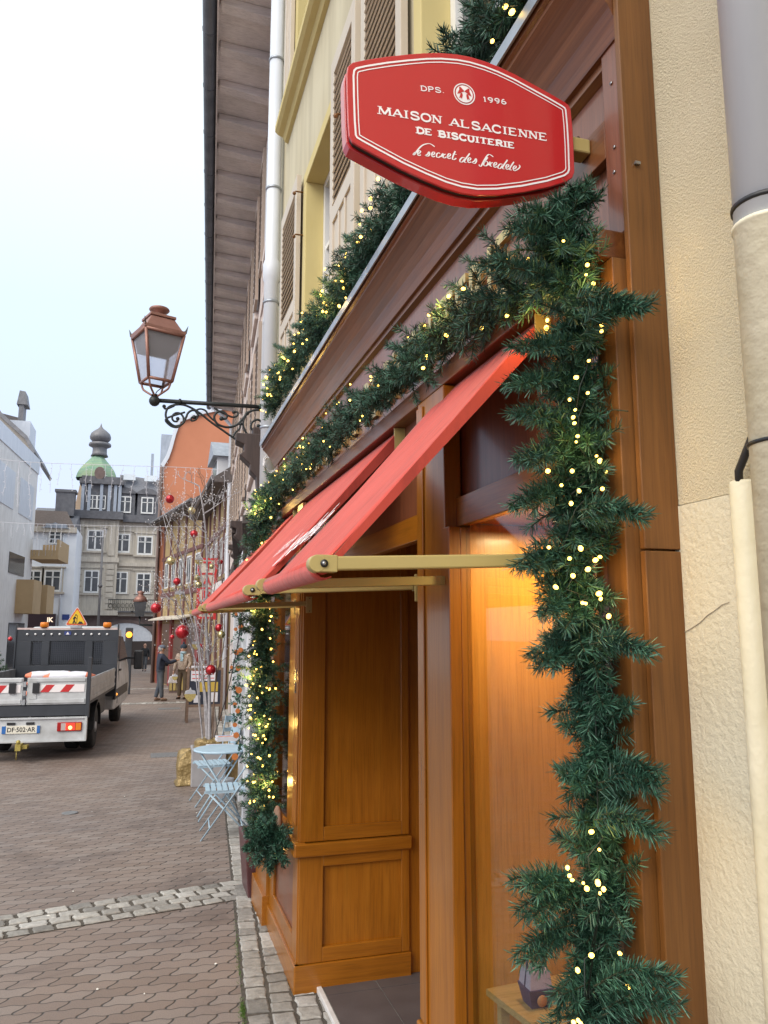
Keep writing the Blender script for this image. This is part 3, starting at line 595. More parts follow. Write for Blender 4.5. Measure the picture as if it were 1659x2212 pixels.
def ring(d0,d1,nm):
    a,b_=inset(poly,d0),inset(poly,d1); n=len(a); mb=MB(); y=YS-.0008
    mb.add([(p[0],y,p[1]) for p in a]+[(p[0],y,p[1]) for p in b_],[(i,(i+1)%n,n+(i+1)%n,n+i) for i in range(n)]); mb.build(nm,M['white'],sg)
ring(.0125,.0165,'border_line'); ring(.0215,.0238,'border_line')
def sline(s,pa,pb,h,bold=0,shear=0,y=YS-.0009,sp=1.0,serif=True,**k):
    a,b_=S2(*pa),S2(*pb); a.y=b_.y=y; ux=(b_-a); uz=Vector((-ux.z,0,ux.x)); mb=MB(); text_on(mb,s,a,ux,uz,ux.length,h,0,bold=bold,shear=shear,spacing=sp)
    return mb.build('lettering',M['white'],sg)
def caps(s,pa,pb,h,wgt,gap=.28,space=.55):
    """wide roman capitals drawn as strokes with small serifs"""
    G={'A':[((0,0),(.5,1)),((.5,1),(1,0)),((.18,.33),(.82,.33))],'B':[((.12,0),(.12,1)),('c',[(.12,1),(.65,1),(.8,.88),(.8,.65),(.65,.54),(.12,.54)]),('c',[(.65,.54),(.92,.42),(.92,.15),(.7,0),(.12,0)])],
    'C':[('c',[(.97,.8),(.8,.97),(.5,1.02),(.2,.93),(.02,.65),(.02,.35),(.2,.07),(.5,-.02),(.8,.03),(.97,.2)])],'D':[((.1,0),(.1,1)),('c',[(.1,1),(.5,1),(.85,.85),(1,.5),(.85,.15),(.5,0),(.1,0)])],
    'E':[((.12,0),(.12,1)),((.12,1),(.88,1)),((.12,.52),(.7,.52)),((.12,0),(.9,0))],'I':[((.5,0),(.5,1))],'L':[((.12,0),(.12,1)),((.12,0),(.9,0))],'M':[((.05,0),(.1,1)),((.1,1),(.5,.05)),((.5,.05),(.9,1)),((.9,1),(.95,0))],
    'N':[((.1,0),(.1,1)),((.1,1),(.9,0)),((.9,0),(.9,1))],'O':[('c',[(.5,1.02),(.18,.92),(0,.65),(0,.35),(.18,.08),(.5,-.02),(.82,.08),(1,.35),(1,.65),(.82,.92),(.5,1.02)])],'P':[((.12,0),(.12,1)),('c',[(.12,1),(.65,1),(.88,.85),(.88,.62),(.65,.48),(.12,.48)])],
    'R':[((.12,0),(.12,1)),('c',[(.12,1),(.65,1),(.85,.86),(.85,.64),(.65,.5),(.12,.5)]),((.55,.5),(1,0))],'S':[('c',[(.9,.82),(.75,.97),(.5,1.02),(.22,.97),(.1,.8),(.15,.62),(.5,.52),(.85,.4),(.95,.22),(.8,.04),(.5,-.02),(.2,.03),(.05,.2)])],
    'T':[((.5,0),(.5,1)),((.02,1),(.98,1))],'U':[('c',[(.12,1),(.12,.3),(.3,.02),(.5,-.02),(.7,.02),(.88,.3),(.88,1)])],'.':[((.4,0),(.4,.12))],
    '1':[((.5,0),(.5,1)),((.5,1),(.25,.85))],'9':[('c',[(.9,.6),(.5,.42),(.12,.6),(.12,.85),(.5,1.02),(.88,.85),(.9,.5),(.7,.1),(.35,0)])],'6':[('c',[(.1,.4),(.5,.58),(.88,.4),(.88,.15),(.5,-.02),(.12,.15),(.1,.5),(.3,.9),(.65,1)])],' ':[]}
    serif={'A':[(0,0),(1,0)],'B':[(.12,0),(.12,1)],'D':[(.1,0),(.1,1)],'E':[(.12,0),(.12,1)],'I':[(.5,0),(.5,1)],'L':[(.12,0),(.12,1)],'M':[(.05,0),(.95,0),(.1,1),(.9,1)],'N':[(.1,0),(.1,1),(.9,1)],'P':[(.12,0),(.12,1)],'R':[(.12,0),(.12,1),(1,0)],'T':[(.5,0)],'U':[(.12,1),(.88,1)],'1':[(.5,0)]}
    vert={'C':[(.97,.72,.97,.92)],'S':[(.9,.74,.9,.95),(.05,.05,.05,.26)],'E':[(.88,.84,.88,1),(.9,0,.9,.17)],'L':[(.9,0,.9,.17)],'T':[(.02,.84,.02,1),(.98,.84,.98,1)]}
    W=lambda c:{'I':.45,' ':space,'.':.4,'M':1.35,'1':.5}.get(c,1.0)
    tot=sum(W(c)+gap for c in s)-gap; a,b_=S2(*pa),S2(*pb); a.y=b_.y=YS-.0009; ux=(b_-a); L=ux.length; ux.normalize(); uz=Vector((-ux.z,0,ux.x)); cw=L/tot; mb=MB(); x=0
    yy=[0]
    def pt(q,c,x): return a+ux*((x+(q[0] if c not in 'I1' else (q[0]-.5)+W(c)/2)*(W(c) if c not in 'I1' else 1))*cw)+uz*q[1]*h
    def stroke(ps,w):
        yy[0]+=1; off=Vector((0,-.00001*(yy[0]%7),0))
        n=len(ps); vs=[]
        for i,p in enumerate(ps):
            d=(ps[min(i+1,n-1)]-ps[max(i-1,0)]).normalized(); nn=Vector((-d.z,0,d.x))*w/2; vs+= [p+nn+off,p-nn+off]
        mb.add(vs,[(2*i,2*i+1,2*i+3,2*i+2) for i in range(n-1)])
    def smooth(q):
        r_=[]
        for i in range(len(q)-1):
            p0=q[max(i-1,0)];p1=q[i];p2=q[i+1];p3=q[min(i+2,len(q)-1)]
            for k in range(4):
                t=k/4; r_.append(tuple(.5*((2*p1[j])+(-p0[j]+p2[j])*t+(2*p0[j]-5*p1[j]+4*p2[j]-p3[j])*t*t+(-p0[j]+3*p1[j]-3*p2[j]+p3[j])*t**3) for j in (0,1)))
        return r_+[q[-1]]
    for c in s:
        for st in G[c]:
            if st[0]=='c': stroke([pt(q,c,x) for q in smooth(st[1])],wgt)
            else:
                p,q=pt(st[0],c,x),pt(st[1],c,x); thin=(c in 'AEFLT' and abs(st[0][1]-st[1][1])<.01) or (c=='A' and st[0]==(0,0)) or (c in 'N' and st[0][0]==st[1][0]) or (c=='M' and st[0]==(.05,0)); stroke([p,q],wgt*(.65 if thin else 1.05))
        for q in serif.get(c,[]):
            p=pt(q,c,x); e_=ux*wgt*1.1; stroke([p-e_,p+e_],wgt*.4)
        for q in vert.get(c,[]):
            stroke([pt(q[:2],c,x),pt(q[2:],c,x)],wgt*.4)
        x+=W(c)+gap
    return mb.build('lettering',M['white'],sg)
caps('MAISON ALSACIENNE',(288,525),(1288,686),.0165,.0042)
caps('DE BISCUITERIE',(516,640),(1094,731),.0128,.0044,gap=.26)
caps('DPS.',(540,388),(680,403),.0108,.0023); caps('1996',(912,453),(1046,470),.0108,.0024,gap=.35)
# script line, drawn as pen strokes
def pen(paths,w0=.0022):
    mb=MB(); k=0
    for q in paths:
        k+=1; r_=[]
        for i in range(len(q)-1):
            p0=q[max(i-1,0)];p1=q[i];p2=q[i+1];p3=q[min(i+2,len(q)-1)]
            for kk in range(5):
                t=kk/5; r_.append(tuple(.5*((2*p1[j])+(-p0[j]+p2[j])*t+(2*p0[j]-5*p1[j]+4*p2[j]-p3[j])*t*t+(-p0[j]+3*p1[j]-3*p2[j]+p3[j])*t**3) for j in (0,1)))
        r_.append(q[-1]); ps=[S2(*p) for p in r_]; n=len(ps); vs=[]
        for i,p in enumerate(ps):
            p.y=YS-.0009-.00001*(k%9); d=(ps[min(i+1,n-1)]-ps[max(i-1,0)]).normalized(); dn=abs(d.z); w_=w0*(.45+.9*max(0,dn)); nn=Vector((-d.z,0,d.x))*w_/2; vs+=[p+nn,p-nn]
        mb.add(vs,[(2*i,2*i+1,2*i+3,2*i+2) for i in range(n-1)])
    mb.build('script_lettering',M['white'],sg)
def E_(x,y,s=1): return [(x,y),(x+14*s,y-6*s),(x+18*s,y-16*s),(x+8*s,y-18*s),(x,y-4*s),(x+6*s,y+10*s),(x+20*s,y+6*s)]
paths=[[(620,722),(590,704),(550,712),(520,740),(500,768),(492,768),(505,755)],E_(518,764),
 # secret
 [(562,775),(578,766),(586,752),(590,764),(584,776),(570,777),(562,772)],E_(602,772),[(652,764),(644,758),(632,766),(632,782),(642,786),(656,778)],
 [(658,782),(668,762),(672,770),(684,766)],[(672,768),(670,786),(680,788),(690,782)],E_(696,782),[(742,748),(728,780),(726,796),(736,798),(748,790)],[(726,764),(750,768)],
 # des
 [(800,790),(784,786),(770,800),(772,812),(784,812),(798,796)],[(828,762),(800,800),(798,814),(808,816)],E_(816,806),[(840,816),(856,806),(864,792),(868,806),(860,820),(846,820)],
 # bredele
 [(968,782),(940,768),(915,800),(896,836),(886,836),(884,828)],[(935,785),(912,818),(914,834),(928,834),(936,818),(926,808),(916,814)],
 [(940,832),(948,812),(952,820),(964,816)],[(952,820),(950,836),(960,838)],E_(970,834),[(1024,828),(1010,824),(996,838),(998,850),(1010,850),(1022,834)],[(1052,800),(1026,838),(1024,852),(1034,854)],E_(1042,846),[(1090,812),(1070,842),(1066,858),(1078,860)],E_(1086,854),[(1106,860),(1120,850),(1126,838),(1120,830)]]
pen(paths,.0027)
# round emblem: ring, disc and knotted ribbon
c=S2(796,409); c.y=YS-.0009
def disc(r0,r1,y,m,nm,n=36):
    mb=MB(); vs=[(c.x+r0*math.cos(2*math.pi*i/n),y,c.z+r0*math.sin(2*math.pi*i/n)) for i in range(n)]
    if r1: vs+=[(c.x+r1*math.cos(2*math.pi*i/n),y,c.z+r1*math.sin(2*math.pi*i/n)) for i in range(n)]; mb.add(vs,[(i,(i+1)%n,n+(i+1)%n,n+i) for i in range(n)])
    else: mb.add(vs,[tuple(range(n))])
    mb.build(nm,m,sg)
disc(.0254,.0228,YS-.0009,M['white'],'emblem_ring'); disc(.0200,0,YS-.0009,M['white'],'emblem_disc')
mb=MB()
def rib(q,yy): mb.add([(c.x+a*.0200,yy,c.z+b_*.0200) for a,b_ in q],[tuple(range(len(q)))])
for s_ in (-1,1):
    rib([(0,.30),(s_*.12,.45),(s_*.45,.75),(s_*.62,.72),(s_*.60,.4),(s_*.85,-.15),(s_*.5,-.05),(s_*.35,.1)][::s_],YS-.0014)
    rib([(s_*.42,.05),(s_*.5,-.2),(s_*.62,-.62),(s_*.45,-.52),(s_*.32,-.66),(s_*.2,-.2),(s_*.25,.02)][::s_],YS-.0016)
mb.build('emblem_ribbon',M['signred'],sg)
# arm and wooden mounting block
mb=MB(); a=P(1242,325,Y=YS+.03); mb.box(a.x-.03,.926,YS+.008,YS+.050,a.z-.017,a.z+.019); mb.build('arm',M['gold'],sg,bevel=.004)
mb=MB(); mb.box(.926,.9495,1.352,1.52,2.980,3.073); mb.build('mounting_block',M['cornice'],sg,bevel=.002)
mb=MB(); mb.lathe([(.008,0),(.008,.006),(.003,.016)],(a.x+.01,YS+.03,a.z+.02),8); mb.build('bolt',M['steel'],sg)
# ================= fir garlands =================
def needle_mat(name,c1,c2,c3):
    m,t,b=base(name,c1,.5); g=nd(t,'ShaderNodeNewGeometry'); v=tex(t)
    c=ramp(t,g.outputs['Random Per Island'],[(0,c3),(.45,c1),(.85,c2),(1,(c2[0]*1.5,c2[1]*1.35,c2[2]*1.35))])
    c=mixc(t,1,c,ramp(t,noise(t,v,9,3),[(.3,(.7,.75,.8)),(.7,(1.25,1.2,1.1))]),'MULTIPLY'); t.links.new(c,b.inputs['Base Color'])
    b.inputs['Specular IOR Level'].default_value=.5; return m
M['needle']=needle_mat('artificial fir needles',(.022,.080,.050),(.058,.16,.11),(.008,.036,.022))
M['twig']=base('twig brown green',(.03,.035,.015),.8)[0]
npr=np.random.RandomState(5)
def unit(a): return a/np.maximum(np.linalg.norm(a,axis=-1,keepdims=True),1e-9)
def needles_mesh(name,stems,nl,nw,step,parent,mat,around=3,clip=None):
    """stems: list of arrays (k,3): curved twig centre lines"""
    V=[];F=0
    for st in stems:
        seg=np.linalg.norm(np.diff(st,axis=0),axis=1); L=seg.sum(); cum=np.r_[0,np.cumsum(seg)]
        n=max(6,int(L/step)); s=np.sort(npr.rand(n*around)*L); 
        p=np.stack([np.interp(s,cum,st[:,i]) for i in range(3)],1); q=np.stack([np.interp(np.minimum(s+.004,L),cum,st[:,i])-np.interp(np.maximum(s-.004,0),cum,st[:,i]) for i in range(3)],1); d=unit(q)
        r=unit(npr.randn(len(s),3)); r=unit(r-d*(r*d).sum(1,keepdims=True))
        a=(.95+.3*npr.rand(len(s),1)); fwd=(s/L)[:,None]**5*.8
        nd_=unit(r*a+d*(.45+fwd+.25*npr.randn(len(s),1))); ln=nl*(.6+.5*npr.rand(len(s),1))*(1-.2*(s/L)[:,None]**6)
        w=unit(np.cross(nd_,npr.randn(len(s),3)))*nw/2
        bend=d*ln*.10
        a0=p; a1=p+nd_*ln*.8+bend*.5; a2=p+nd_*ln+bend
        quad=np.stack([a0-w,a0+w,a1+w*1.0,a2,a1-w*1.0],1)  # 5 verts
        if clip is not None: quad=quad[clip(a0)&clip(a2)]
        V.append(quad.reshape(-1,3))
    V=np.concatenate(V); n=len(V)//5
    off=np.array(T(parent).translation) if parent is not None else 0
    V=V-off
    me=bpy.data.meshes.new(name); me.vertices.add(len(V)); me.vertices.foreach_set('co',V.astype(np.float32).ravel())
    me.loops.add(n*5); me.loops.foreach_set('vertex_index',np.arange(n*5,dtype=np.int32)); me.polygons.add(n)
    me.polygons.foreach_set('loop_start',np.arange(0,n*5,5,dtype=np.int32)); me.polygons.foreach_set('loop_total',np.full(n,5,dtype=np.int32))
    me.materials.append(mat); me.update(calc_edges=True); me.validate()
    o=bpy.data.objects.new(name,me); sc.collection.objects.link(o)
    if parent is not None: o.parent=parent
    return o
def catmull(pts,n=12):
    r_=[]; pts=[Vector(p) for p in pts]
    for i in range(len(pts)-1):
        p0=pts[max(i-1,0)];p1=pts[i];p2=pts[i+1];p3=pts[min(i+2,len(pts)-1)]
        for k in range(n):
            t=k/n; r_.append(.5*((2*p1)+(-p0+p2)*t+(2*p0-5*p1+4*p2-p3)*t*t+(-p0+3*p1-3*p2+p3)*t**3))
    return r_+[pts[-1]]
def garland(name,pts,lab,cat,n_twig,L,nl,nw,step,bulbs,br,group,keep=None,bias=Vector((-.6,-.6,0)),rad=1.0,bulb_rad=.05,extra=(),fixed=(),glow=5,gw=.5,clip=None,around=3,dens=None,seed=1):
    rr=random.Random(seed); c=catmull(pts); t=thing(name,tuple(c[-1]),lab,cat,group=group)
    stems=[]; seglen=[(c[i+1]-c[i]).length for i in range(len(c)-1)]; tot=sum(seglen)
    def at(s):
        for i,l in enumerate(seglen):
            if s<=l: return c[i]+(c[i+1]-c[i])*(s/max(l,1e-6)),(c[i+1]-c[i]).normalized()
            s-=l
        return c[-1],(c[-1]-c[-2]).normalized()
    bias=bias.normalized()
    for i in range(n_twig):
        p,d=at((i+rr.random())/n_twig*tot); v=Vector((rr.gauss(0,1),rr.gauss(0,1),rr.gauss(0,1))); v-=d*v.dot(d); v.normalize()
        if v.dot(bias)<-.35: v=-v
        v=(v+d*rr.gauss(.15,.45)).normalized(); l=L*rr.uniform(.55,1.15)*rad
        k=[]; cur=p+Vector((rr.gauss(0,.012),rr.gauss(0,.012),rr.gauss(0,.012))); dv=v.copy(); curl=Vector((rr.gauss(0,.5),rr.gauss(0,.5),rr.gauss(0,.5)))+d*rr.gauss(0,.4)
        for j in range(7):
            k.append(cur.copy()); cur=cur+dv*(l/6); dv=(dv+curl*.16).normalized()
        stems.append(np.array([tuple(q) for q in k]))
    for a,b_ in extra: 
        a=Vector(a);b_=Vector(b_); mid=(a+b_)/2+Vector((0,0,.012)); stems.append(np.array([tuple(q) for q in catmull([a,mid,b_],4)]))
    # dense core of short sprigs
    for i in range(int(n_twig*1.1)):
        p,d=at(rr.random()*tot); v=Vector((rr.gauss(0,1),rr.gauss(0,1),rr.gauss(0,1))); v-=d*v.dot(d); v.normalize(); v=(v+d*rr.gauss(0,.7)).normalized()*L*rr.uniform(.35,.62); stems.append(np.array([tuple(p),tuple(p+v*.5+Vector((0,0,rr.gauss(0,.006)))),tuple(p+v)]))
    stems.append(np.array([tuple(q) for q in c]))
    needles_mesh('foliage',stems,nl,nw,step,t,M['needle'],around,clip)
    mb=MB()
    for s in stems[:-1]: mb.tube([tuple(q) for q in s[::2]],.0016,4,caps=False)
    mb.tube([tuple(q) for q in c],.007,6); mb.build('stem',M['twig'],t)
    # light string
    cp=[]; bl=[]
    ds=dens or (lambda u:1)
    us=[]
    while len(us)<bulbs:
        u=rr.random()
        if rr.random()<ds(u): us.append(u)
    us.sort()
    for u in us:
        p,d=at(u*tot); q=Vector((rr.gauss(0,1),rr.gauss(0,1),rr.gauss(0,1))); q-=d*q.dot(d); q.normalize()
        if q.dot(bias)<0.1: q=(q+bias*1.3).normalized()
        q=p+q*bulb_rad*rr.uniform(.6,1.25); bl.append(q); cp.append(p+(q-p)*.8)
    for q in fixed: bl.append(q); cp.append(min((v for v in c),key=lambda v:(v-q).length)*.5+q*.5)
    mb=MB(); mb.tube(cp,.0016,4,caps=False); mb.build('light_cable',M['cable'],t)
    gl=sorted(bl,key=lambda q:-sum(1 for v in bl if (v-q).length<.10)); us_=[]
    for q in gl:
        if all((q-v).length>.28 for v in us_) and len(us_)<glow: us_.append(q)
    for q in us_:
        ld=bpy.data.lights.new('fairy_glow','POINT'); ld.energy=gw; ld.color=(1,.62,.16); ld.shadow_soft_size=.03; lo=bpy.data.objects.new('fairy_glow',ld); sc.collection.objects.link(lo); lo.parent=t; lo.location=q+bias*.02-T(t).translation
    first=None
    for q in bl[:98]:
        if first is None:
            mb=MB(); mb.ball((0,0,0),br,8,sc_=(1,1,1.25)); first=mb.build('bulb',M['bulb'],t,world=False); o=first
        else: o=first.copy(); sc.collection.objects.link(o)
        o.location=Vector(q)-T(t).translation; s_=rr.uniform(.6,1.2); o.scale=(s_,s_,s_); o.rotation_euler=(rr.uniform(0,3),rr.uniform(0,3),0)
    return t
GG='lit fir garlands framing the shop front'
g1=[P(x,y,Y=1.35) for x,y in ((1215,440),(1225,520),(1240,620),(1262,760),(1258,900),(1255,1060),(1240,1230),(1262,1420),(1290,1540),(1300,1680),(1310,1840),(1300,1960),(1275,2060),(1290,2230),(1300,2350))]
ex=[]
for (a,b_) in [((1240,740),(1078,752)),((1230,800),(1070,838)),((1230,900),(1080,892)),((1220,960),(1092,1000)),((1230,1040),(1078,1100)),((1200,1190),(1095,1228)),((1230,1400),(1135,1428)),((1260,630),(1385,668)),((1270,690),(1392,648)),((1270,1090),(1380,1110)),((1290,1380),(1388,1400)),((1240,1920),(1095,1975)),((1230,2000),(1092,2075)),((1240,1900),(1080,1900)),((1300,2120),(1448,2092)),((1320,2170),(1450,2150)),((1310,1680),(1402,1690)),((1290,1700),(1190,1660)),((1200,470),(1105,452)),((1210,520),(1070,490)),((1220,440),(1288,425)),((1230,430),(1235,402)),((1220,1280),(1150,1330)),((1300,1760),(1410,1790)),((1230,600),(1010,560)),((1330,1650),(1400,1660))]:
    b_=(a[0]+(b_[0]-a[0])*.86,a[1]+(b_[1]-a[1])*.86); ex.append((P(*a,Y=1.245 if b_[0]>1300 else 1.33),P(*b_,Y=1.19 if b_[0]>1300 else 1.30)))
    for o_ in ((-.010,.010,-.010),(.006,.012,-.016)): ex.append((ex[-1][0]+Vector(o_),ex[-1][1]+Vector((o_[1],o_[2],o_[0]))*.9))
    if 1: ex.append((ex[-1][0]+Vector((.012,0,.012)),ex[-1][0].lerp(ex[-1][1],.86)+Vector((.0,-.012,-.012))))
BL1=[P(932.6+a*.4378,384+b_*.4378,Y=1.27) for a,b_ in ((650,312),(768,430),(762,478),(798,522),(838,727),(838,757),(775,903),(713,985),(680,1095),(770,1062),(708,1145),(698,1182),(704,1211),(720,1275),(713,1303),(813,1373),(830,1397),(573,1447),(693,1447),(860,1450),(640,1517),(727,1545),(842,1535),(688,1607))]
BL1+=[P(932.6+a*.4378,1042.3+b_*.4378,Y=1.26) for a,b_ in ((578,320),(735,325),(680,375),(808,383),(830,367),(771,428),(697,460),(612,516),(826,548),(834,574),(745,594),(760,597),(873,660))]
BL1+=[P(932.6+a*.4378,1645.8+b_*.4378,Y=1.24) for a,b_ in ((788,345),(827,433),(670,522),(680,562),(693,583),(748,598),(820,597),(848,628),(788,955),(928,945),(720,1028),(722,1275),(700,1285),(968,1108),(735,1290),(830,648),(765,625))]
garland('fir_garland',g1,'tall fir garland with fairy lights hanging down the near oak post','garland',380,.092,.029,.0015,.0019,0,.0042,GG,rad=1.0,bulb_rad=.055,extra=ex,bias=Vector((-.5,-.8,0)),around=3,seed=3,fixed=BL1,glow=9,gw=.38,clip=lambda q:~((q[:,0]>.866)&(q[:,1]>1.243)))
g2=[P(x,y,X=.83) for x,y in ((1235,560),(1150,625),(1060,668),(960,735),(890,790),(820,855),(750,915),(690,975),(640,1025),(600,1060),(560,1095))]
ex=[(P(a,b_,X=.82),P(c,d,X=.78)) for a,b_,c,d in ((1090,620,1005,560),(960,720,930,665),(1030,650,965,615),(880,780,835,745),(770,880,745,840),(900,790,940,830),(1120,600,1040,500),(680,980,640,960))]
garland('fir_garland',g2,'fir garland with fairy lights lying along the ledge above the red awnings','garland',430,.105,.030,.0020,.0028,75,.0046,GG,rad=1.0,bulb_rad=.095,gw=.8,extra=ex,bias=Vector((-.8,-.3,-.1)),seed=4)
g3=[P(x,y,X=.86) for x,y in ((1205,-90),(1120,20),(1040,120),(960,260),(890,400),(835,500),(790,570),(740,645),(690,715),(650,770),(610,830),(590,880))]
ex=[(P(a,b_,X=.86),P(c,d,X=.80)) for a,b_,c,d in ((840,470,748,520),(800,540,745,512),(740,620,735,570),(850,430,815,395),(640,780,592,745),(1010,150,988,100),(690,700,630,705))]
garland('fir_garland',g3,'fir garland with fairy lights lying on top of the oak cornice below the shutters','garland',440,.135,.033,.0023,.0033,96,.0062,GG,rad=1.0,bulb_rad=.12,gw=1.3,extra=ex,bias=Vector((-.8,-.3,.2)),seed=5,dens=lambda u:.35+.65*u)
g4=[P(x,y,Y=5.25) for x,y in ((600,1050),(570,1120),(565,1200),(572,1290),(575,1400),(570,1480),(572,1600),(572,1700),(575,1775),(585,1830),(595,1862))]
garland('fir_garland',g4,'fir garland crowded with fairy lights hanging at the far corner of the shop','garland',420,.17,.030,.0036,.0055,96,.0066,GG,rad=1.0,bulb_rad=.10,bias=Vector((-.5,-.8,0)),seed=6,glow=8,gw=2.0,dens=lambda u:1 if .3<u<.85 else .3,extra=[(P(580+rnd.uniform(-15,15),1815+rnd.uniform(-25,25),Y=4.6),P(580+rnd.uniform(.6,1)*58*math.cos(a_*.7),1822+rnd.uniform(.6,1)*66*math.sin(a_*.7),Y=rnd.uniform(4.42,4.72))) for a_ in range(110)])
# ================= second house: rose-grey facade, deep eaves =================
M['rose']=plaster('rose grey render',(.60,.51,.47),(.66,.57,.53),60,.25,.004,1.5,.25)
M['eave']=wood('weathered grey eave boards',(.84,.80,.79),(.88,.85,.84),(.74,.70,.69),grain='x',rough=.85,coat=0)
M['darkt']=wood('dark carved timber',(.045,.028,.025),(.07,.045,.04),(.03,.018,.016),rough=.6,coat=.1)
M['whitep']=mottled('white painted joinery',(.62,.64,.68),(.72,.74,.77),5,.5,0,.05,.001,60)
M['roof']=mottled('dark roof tiles',(.09,.08,.08),(.15,.13,.125),12,.8,0,.6,.02,25)
M['shut2']=mottled('brown beige shutter',(.36,.28,.22),(.42,.33,.27),4,.55,0,.05,.001,60)
H2=thing('rose_house',(1.04,6.76,0),'tall rose grey house with deep boarded eaves behind the wall lantern','building',rz=-SA)
LEN=15.4
mb=MB(); mb.box(0,3,0,LEN,3.0,8.35); mb.build('wall',M['rose'],H2,world=False)
mb=MB(); mb.box(.06,3,0,LEN,-1,3.0); mb.build('ground_floor_wall',M['rose'],H2,world=False)
mb=MB(); mb.hull8([(-.66,-.3,8.42),(0,-.3,8.36),(0,LEN+.25,8.36),(-.66,LEN+.25,8.42),(-.66,-.3,8.45),(0,-.3,8.9),(0,LEN+.25,8.9),(-.66,LEN+.25,8.45)]); mb.build('eave_soffit',M['eave'],H2,world=False)
mb=MB(); y=-.2
while y<LEN+.2:
    mb.hull8([(-.62,y,8.33),(0,y,8.24),(0,y+.13,8.24),(-.62,y+.13,8.33),(-.62,y,8.415),(0,y,8.355),(0,y+.13,8.355),(-.62,y+.13,8.415)]); y+=.62
split(mb,'rafter',M['eave'],H2,world=False,bevel=.008)
mb=MB(); mb.box(-.655,-.64,-.3,LEN+.25,8.30,8.44); mb.build('fascia_board',M['eave'],H2,world=False)
mb=MB(); mb.tube([(-.735,-.3,8.42),(-.735,LEN+.3,8.42)],.075,14); k=0
while k<LEN+.3: mb.tube([(-.735,k,8.42),(-.735,k+.02,8.42)],.081,14); k+=.9
mb.build('gutter',mottled('dark zinc gutter',(.10,.115,.135),(.16,.175,.2),5,.45,.4),H2,world=False)
mb=MB(); mb.prism([(-.7,8.5),(3,10.6),(3,8.6)],'y',-.3,LEN+.25); mb.build('roof',M['roof'],H2,world=False)
def h_window(parent,y,z,w,h,x=0,m=None,shut=True,open_=.0):
    f=MB(); s=.06
    f.box(x-.03,x,y,y+s,z,z+h); f.box(x-.03,x,y+w-s,y+w,z,z+h); f.box(x-.03,x,y+s,y+w-s,z+h-s,z+h); f.box(x-.03,x,y+s,y+w-s,z,z+s); f.box(x-.028,x,y+w/2-.03,y+w/2+.03,z+s,z+h-s)
    o=f.build('window',M['whitep'],parent,world=False); f=MB(); f.box(x-.016,x-.001,y+s,y+w-s,z+s,z+h-s); f.build('pane',M['dglass'],o,world=False)
    f=MB(); f.box(x-.05,x+.0,y-.1,y+w+.1,z-.12,z-.001); f.build('sill',m or M['rose'],parent,world=False,bevel=.005)
    if shut:
        for yy,sw in ((y-w*.5-.03,w*.5),(y+w+.03,w*.5)):
            f=MB(); f.box(x-.07,x-.03,yy,yy+sw,z-.02,z+h+.02); sh=f.build('shutter',M['shut2'],parent,world=False); f=MB(); [f.box(x-.076,x-.0705,yy+.05,yy+sw-.05,z+.08+k*.09,z+.12+k*.09) for k in range(int((h-.15)/.09))]; f.build('slat',M['shutd'],sh,world=False)
for y in (1.0,3.6,6.2,8.8,11.4,13.7):
    for z in (4.1,6.35): h_window(H2,y,z,.95,1.45)
mb=MB(); [mb.box(-.012,-.001,a,a+.09,3.02,8.2) for a in (.25,2.6,5.2,7.9,10.6,13.1)]; mb2=mb; split(mb,'facade_batten',M['rose'],H2,world=False)
mb=MB()
mb.box(-.02,-.001,0,LEN,5.9,6.05); mb.build('string_course',M['rose'],H2,world=False)
# far end downpipe
mb=MB(); mb.tube([(-.70,LEN-.1,8.38),(-.35,LEN-.05,8.1),(-.08,LEN,7.8),(-.08,LEN,3.0),(-.08,LEN,-.3)],.055,12); mb.build('downpipe',M['zincp'],H2,world=False)
# carved oriel timbers
mb=MB()
def corbel(y,x0,z0,s=1.0,mb=mb):
    mb.prism([(0.02,z0),(-.34*s,z0),(-.34*s,z0-.08*s),(-.26*s,z0-.11*s),(-.26*s,z0-.17*s),(-.30*s,z0-.21*s),(-.20*s,z0-.30*s),(-.20*s,z0-.36*s),(-.14*s,z0-.42*s),(-.12*s,z0-.62*s),(-.05*s,z0-.80*s),(0.02,z0-.86*s)],'y',y,y+.20)
for y,z,s in ((.42,3.80,1.0),(2.9,3.30,.9),(5.2,3.25,.8)): corbel(y,0,z,s)
split(mb,'carved_corbel',M['darkt'],H2,world=False,bevel=.01)
mb=MB()
for k,(a,b_) in enumerate((((-.20,.62,3.0),(-.06,3.0,2.4)),((-.10,.75,3.0),(-.04,3.4,2.15)),((-.24,3.0,3.2),(-.06,5.2,2.3)),((-.12,3.2,3.1),(-.03,5.5,2.1)))): mb.beam(a,b_,.10,.09)
for y in (.5,.9,1.3,3.3,3.7,4.2,6.2,6.6): mb.beam((-.03,y,3.0),(-.03,y+.5,2.0),.09,.05)
mb.beam((-.10,.3,3.02),(-.10,9.2,3.02),.14,.12); mb.beam((-.04,.3,2.35),(-.04,5.5,2.35),.07,.10)
split(mb,'oriel_beam',M['darkt'],H2,world=False,bevel=.006)
